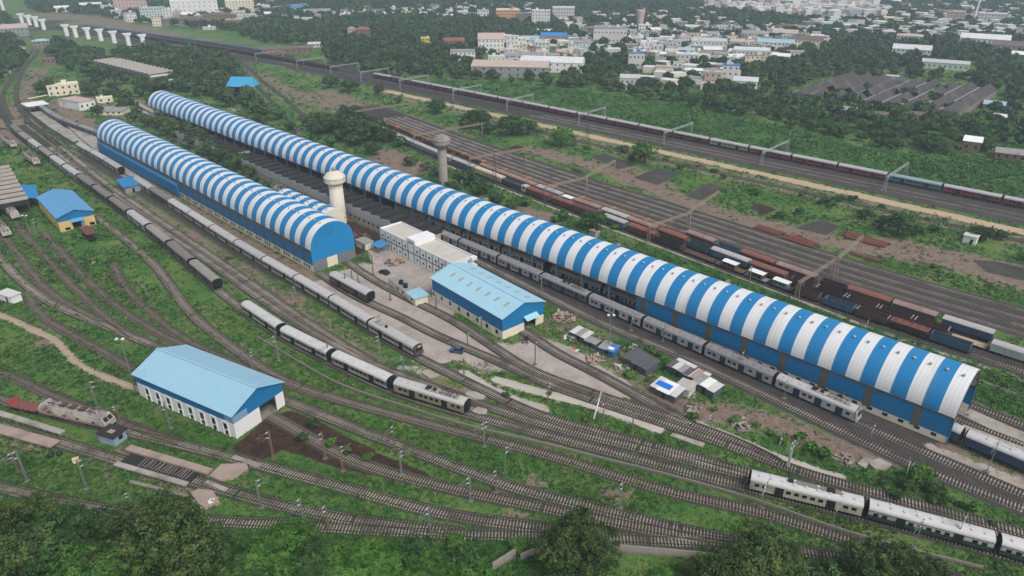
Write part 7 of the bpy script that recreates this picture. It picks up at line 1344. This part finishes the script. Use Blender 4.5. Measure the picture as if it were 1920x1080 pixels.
nI = 150; woods = {}
WLM = [('the wood by the ribbed roof depot', at(330, 140)), ('the wood along the weedy field', at(1600, 270)), ('the wood before the warehouses', at(960, 165)), ('the wood at the picture corner', at(0, 120)), ('the thicket behind the striped shed', at(660, 240)), ('the wood before the town', at(1250, 185)), ('the wood beside the far freight trains', at(640, 110)), ('the wood beyond the factory sheds', at(1700, 140))]
for k, (i, r) in enumerate(keep[:nI]):
    p = Vector((GR[i, 0], GR[i, 1], 0)); w = min(range(len(WLM)), key=lambda q: (WLM[q][1] - p).length); tree(p, r, 'mid' if k < 70 else 'small', (M_leafd, M_leafm, M_leafd, M_leafm, M_leafl)[int(RNG.integers(0, 5))], RNG.uniform(.85, 1.15), 'dense green tree in ' + WLM[w][0], 'tree', 'trees of ' + WLM[w][0][4:])
VV = []
for i, r in keep[nI:]:
    lod = 'small' if dist[i] < 520 else 'tiny'; V = LOD[lod][int(RNG.integers(0, 6))]; a = RNG.uniform(0, 6.283); ca, sa = math.cos(a), math.sin(a)
    if dist[i] > 850: V = V[:110] * np.array([1.08, 1.08, 1.08])
    Q = np.stack([V[..., 0] * ca - V[..., 1] * sa, V[..., 0] * sa + V[..., 1] * ca, V[..., 2] * RNG.uniform(.85, 1.2) + .8], -1) * r; Q[..., 0] += GR[i, 0]; Q[..., 1] += GR[i, 1]; VV.append(Q.astype(np.float32))
fw_ = link('far_wood', vmesh('far_wood', np.concatenate(VV), M_leaff)); fw_['kind'] = 'stuff'; tag(fw_, 'hazy wood of close standing trees reaching to the far town', 'wood')
print('trees individual', len(TREES), 'merged', len(VV), 'quads', sum(len(v) for v in VV))
# ------------------------------------------------------------------ weeds over the turf, rank growth beyond the line
def scatter(n, x0, x1, y0, y1):
    q = RNG.uniform(0, 1, (n, 2)) * np.array([x1 - x0, y1 - y0]) + np.array([x0, y0]); u = q[:, 0] - 960; v = 540 - q[:, 1]; t_ = CAM_H / (FPX * SP - v * CP); return np.column_stack([u * t_, (FPX * CP + v * SP) * t_])
def clumps(P, size, nq, seed, up=.6, lk=1.):
    g = np.random.default_rng(seed); n = len(P); c = np.repeat(np.column_stack([P, np.zeros(n)]), nq, 0); s_ = np.repeat(size, nq); d = g.normal(0, 1, (n * nq, 3)); d[:, 2] = abs(d[:, 2]) * up; p = c + d * s_[:, None] * np.array([.55, .55, .5])
    nn = d * .6 + np.array([0, 0, .7]) + g.normal(0, .35, d.shape); nn /= np.linalg.norm(nn, axis=1)[:, None]; u = np.cross(nn, g.normal(0, 1, nn.shape)); u /= np.linalg.norm(u, axis=1)[:, None]; v = np.cross(nn, u); k = (s_ * lk * g.uniform(.25, .6, len(s_)))[:, None]
    return np.stack([p - u * k, p - v * k * .8, p + u * k, p + v * k * .8], 1).astype(np.float32)
P = scatter(190000, -20, 1940, 95, 1100); K = masks(P); hard = K['dirt'] * .48 + K['soil'] + K['grav'] + K['pale']; ok = (hard < RNG.uniform(.05, .5, len(P))) & (np.hypot(P[:, 0], P[:, 1]) < 760)
nzv = np.sin(P[:, 0] * .13 + 2 * np.sin(P[:, 1] * .09)) + np.sin(P[:, 1] * .17 + 1.3 * np.sin(P[:, 0] * .11)); ok &= nzv > RNG.uniform(-2.2, 1.0, len(P))
P1 = P[ok]; d_ = np.hypot(P1[:, 0], P1[:, 1]); sz = RNG.uniform(.25, .75, len(P1)) * np.clip(d_ / 190, .75, 2.6)
w1 = link('weeds', vmesh('weeds', clumps(P1, sz, 5, 5), M_weed)); w1['kind'] = 'stuff'; tag(w1, 'low green weeds and tufts growing between the tracks', 'weeds')
P = scatter(60000, -20, 1960, 120, 1110); K = masks(P); ok = (K['lush'] > RNG.uniform(.2, .8, len(P))) & (K['grav'] + K['pale'] < .3); P2 = P[ok]; d_ = np.hypot(P2[:, 0], P2[:, 1])
sz = RNG.uniform(.5, 1.6, len(P2)) * np.clip(d_ / 230, .6, 1.9); w2 = link('rank_weeds', vmesh('rank_weeds', clumps(P2, sz, 14, 6, 1.0, .55), M_weed2)); w2['kind'] = 'stuff'; tag(w2, 'rank bright weeds covering the field beyond the red express', 'weeds'); print('weeds', len(P1), len(P2))
# ------------------------------------------------------------------ haze
b = MB(); b.box(-2050, 2050, -150, 2450, -1.2, 150); hz = b.build('haze', []) if 0 else None
b = MB(); b.box(-2050, 2050, -150, 2450, -1.2, 150)
m = bpy.data.materials.new('haze_air'); m.use_nodes = True; N = m.node_tree.nodes; N.clear(); v = N.new('ShaderNodeVolumePrincipled'); v.inputs['Color'].default_value = (.70, .84, 1.0, 1); v.inputs['Density'].default_value = 0.00024; v.inputs['Anisotropy'].default_value = .2
o_ = N.new('ShaderNodeOutputMaterial'); m.node_tree.links.new(v.outputs[0], o_.inputs['Volume']); hz = b.build('haze', m); hz['kind'] = 'stuff'; tag(hz, 'pale bluish haze lying over the yard and the far town', 'haze')
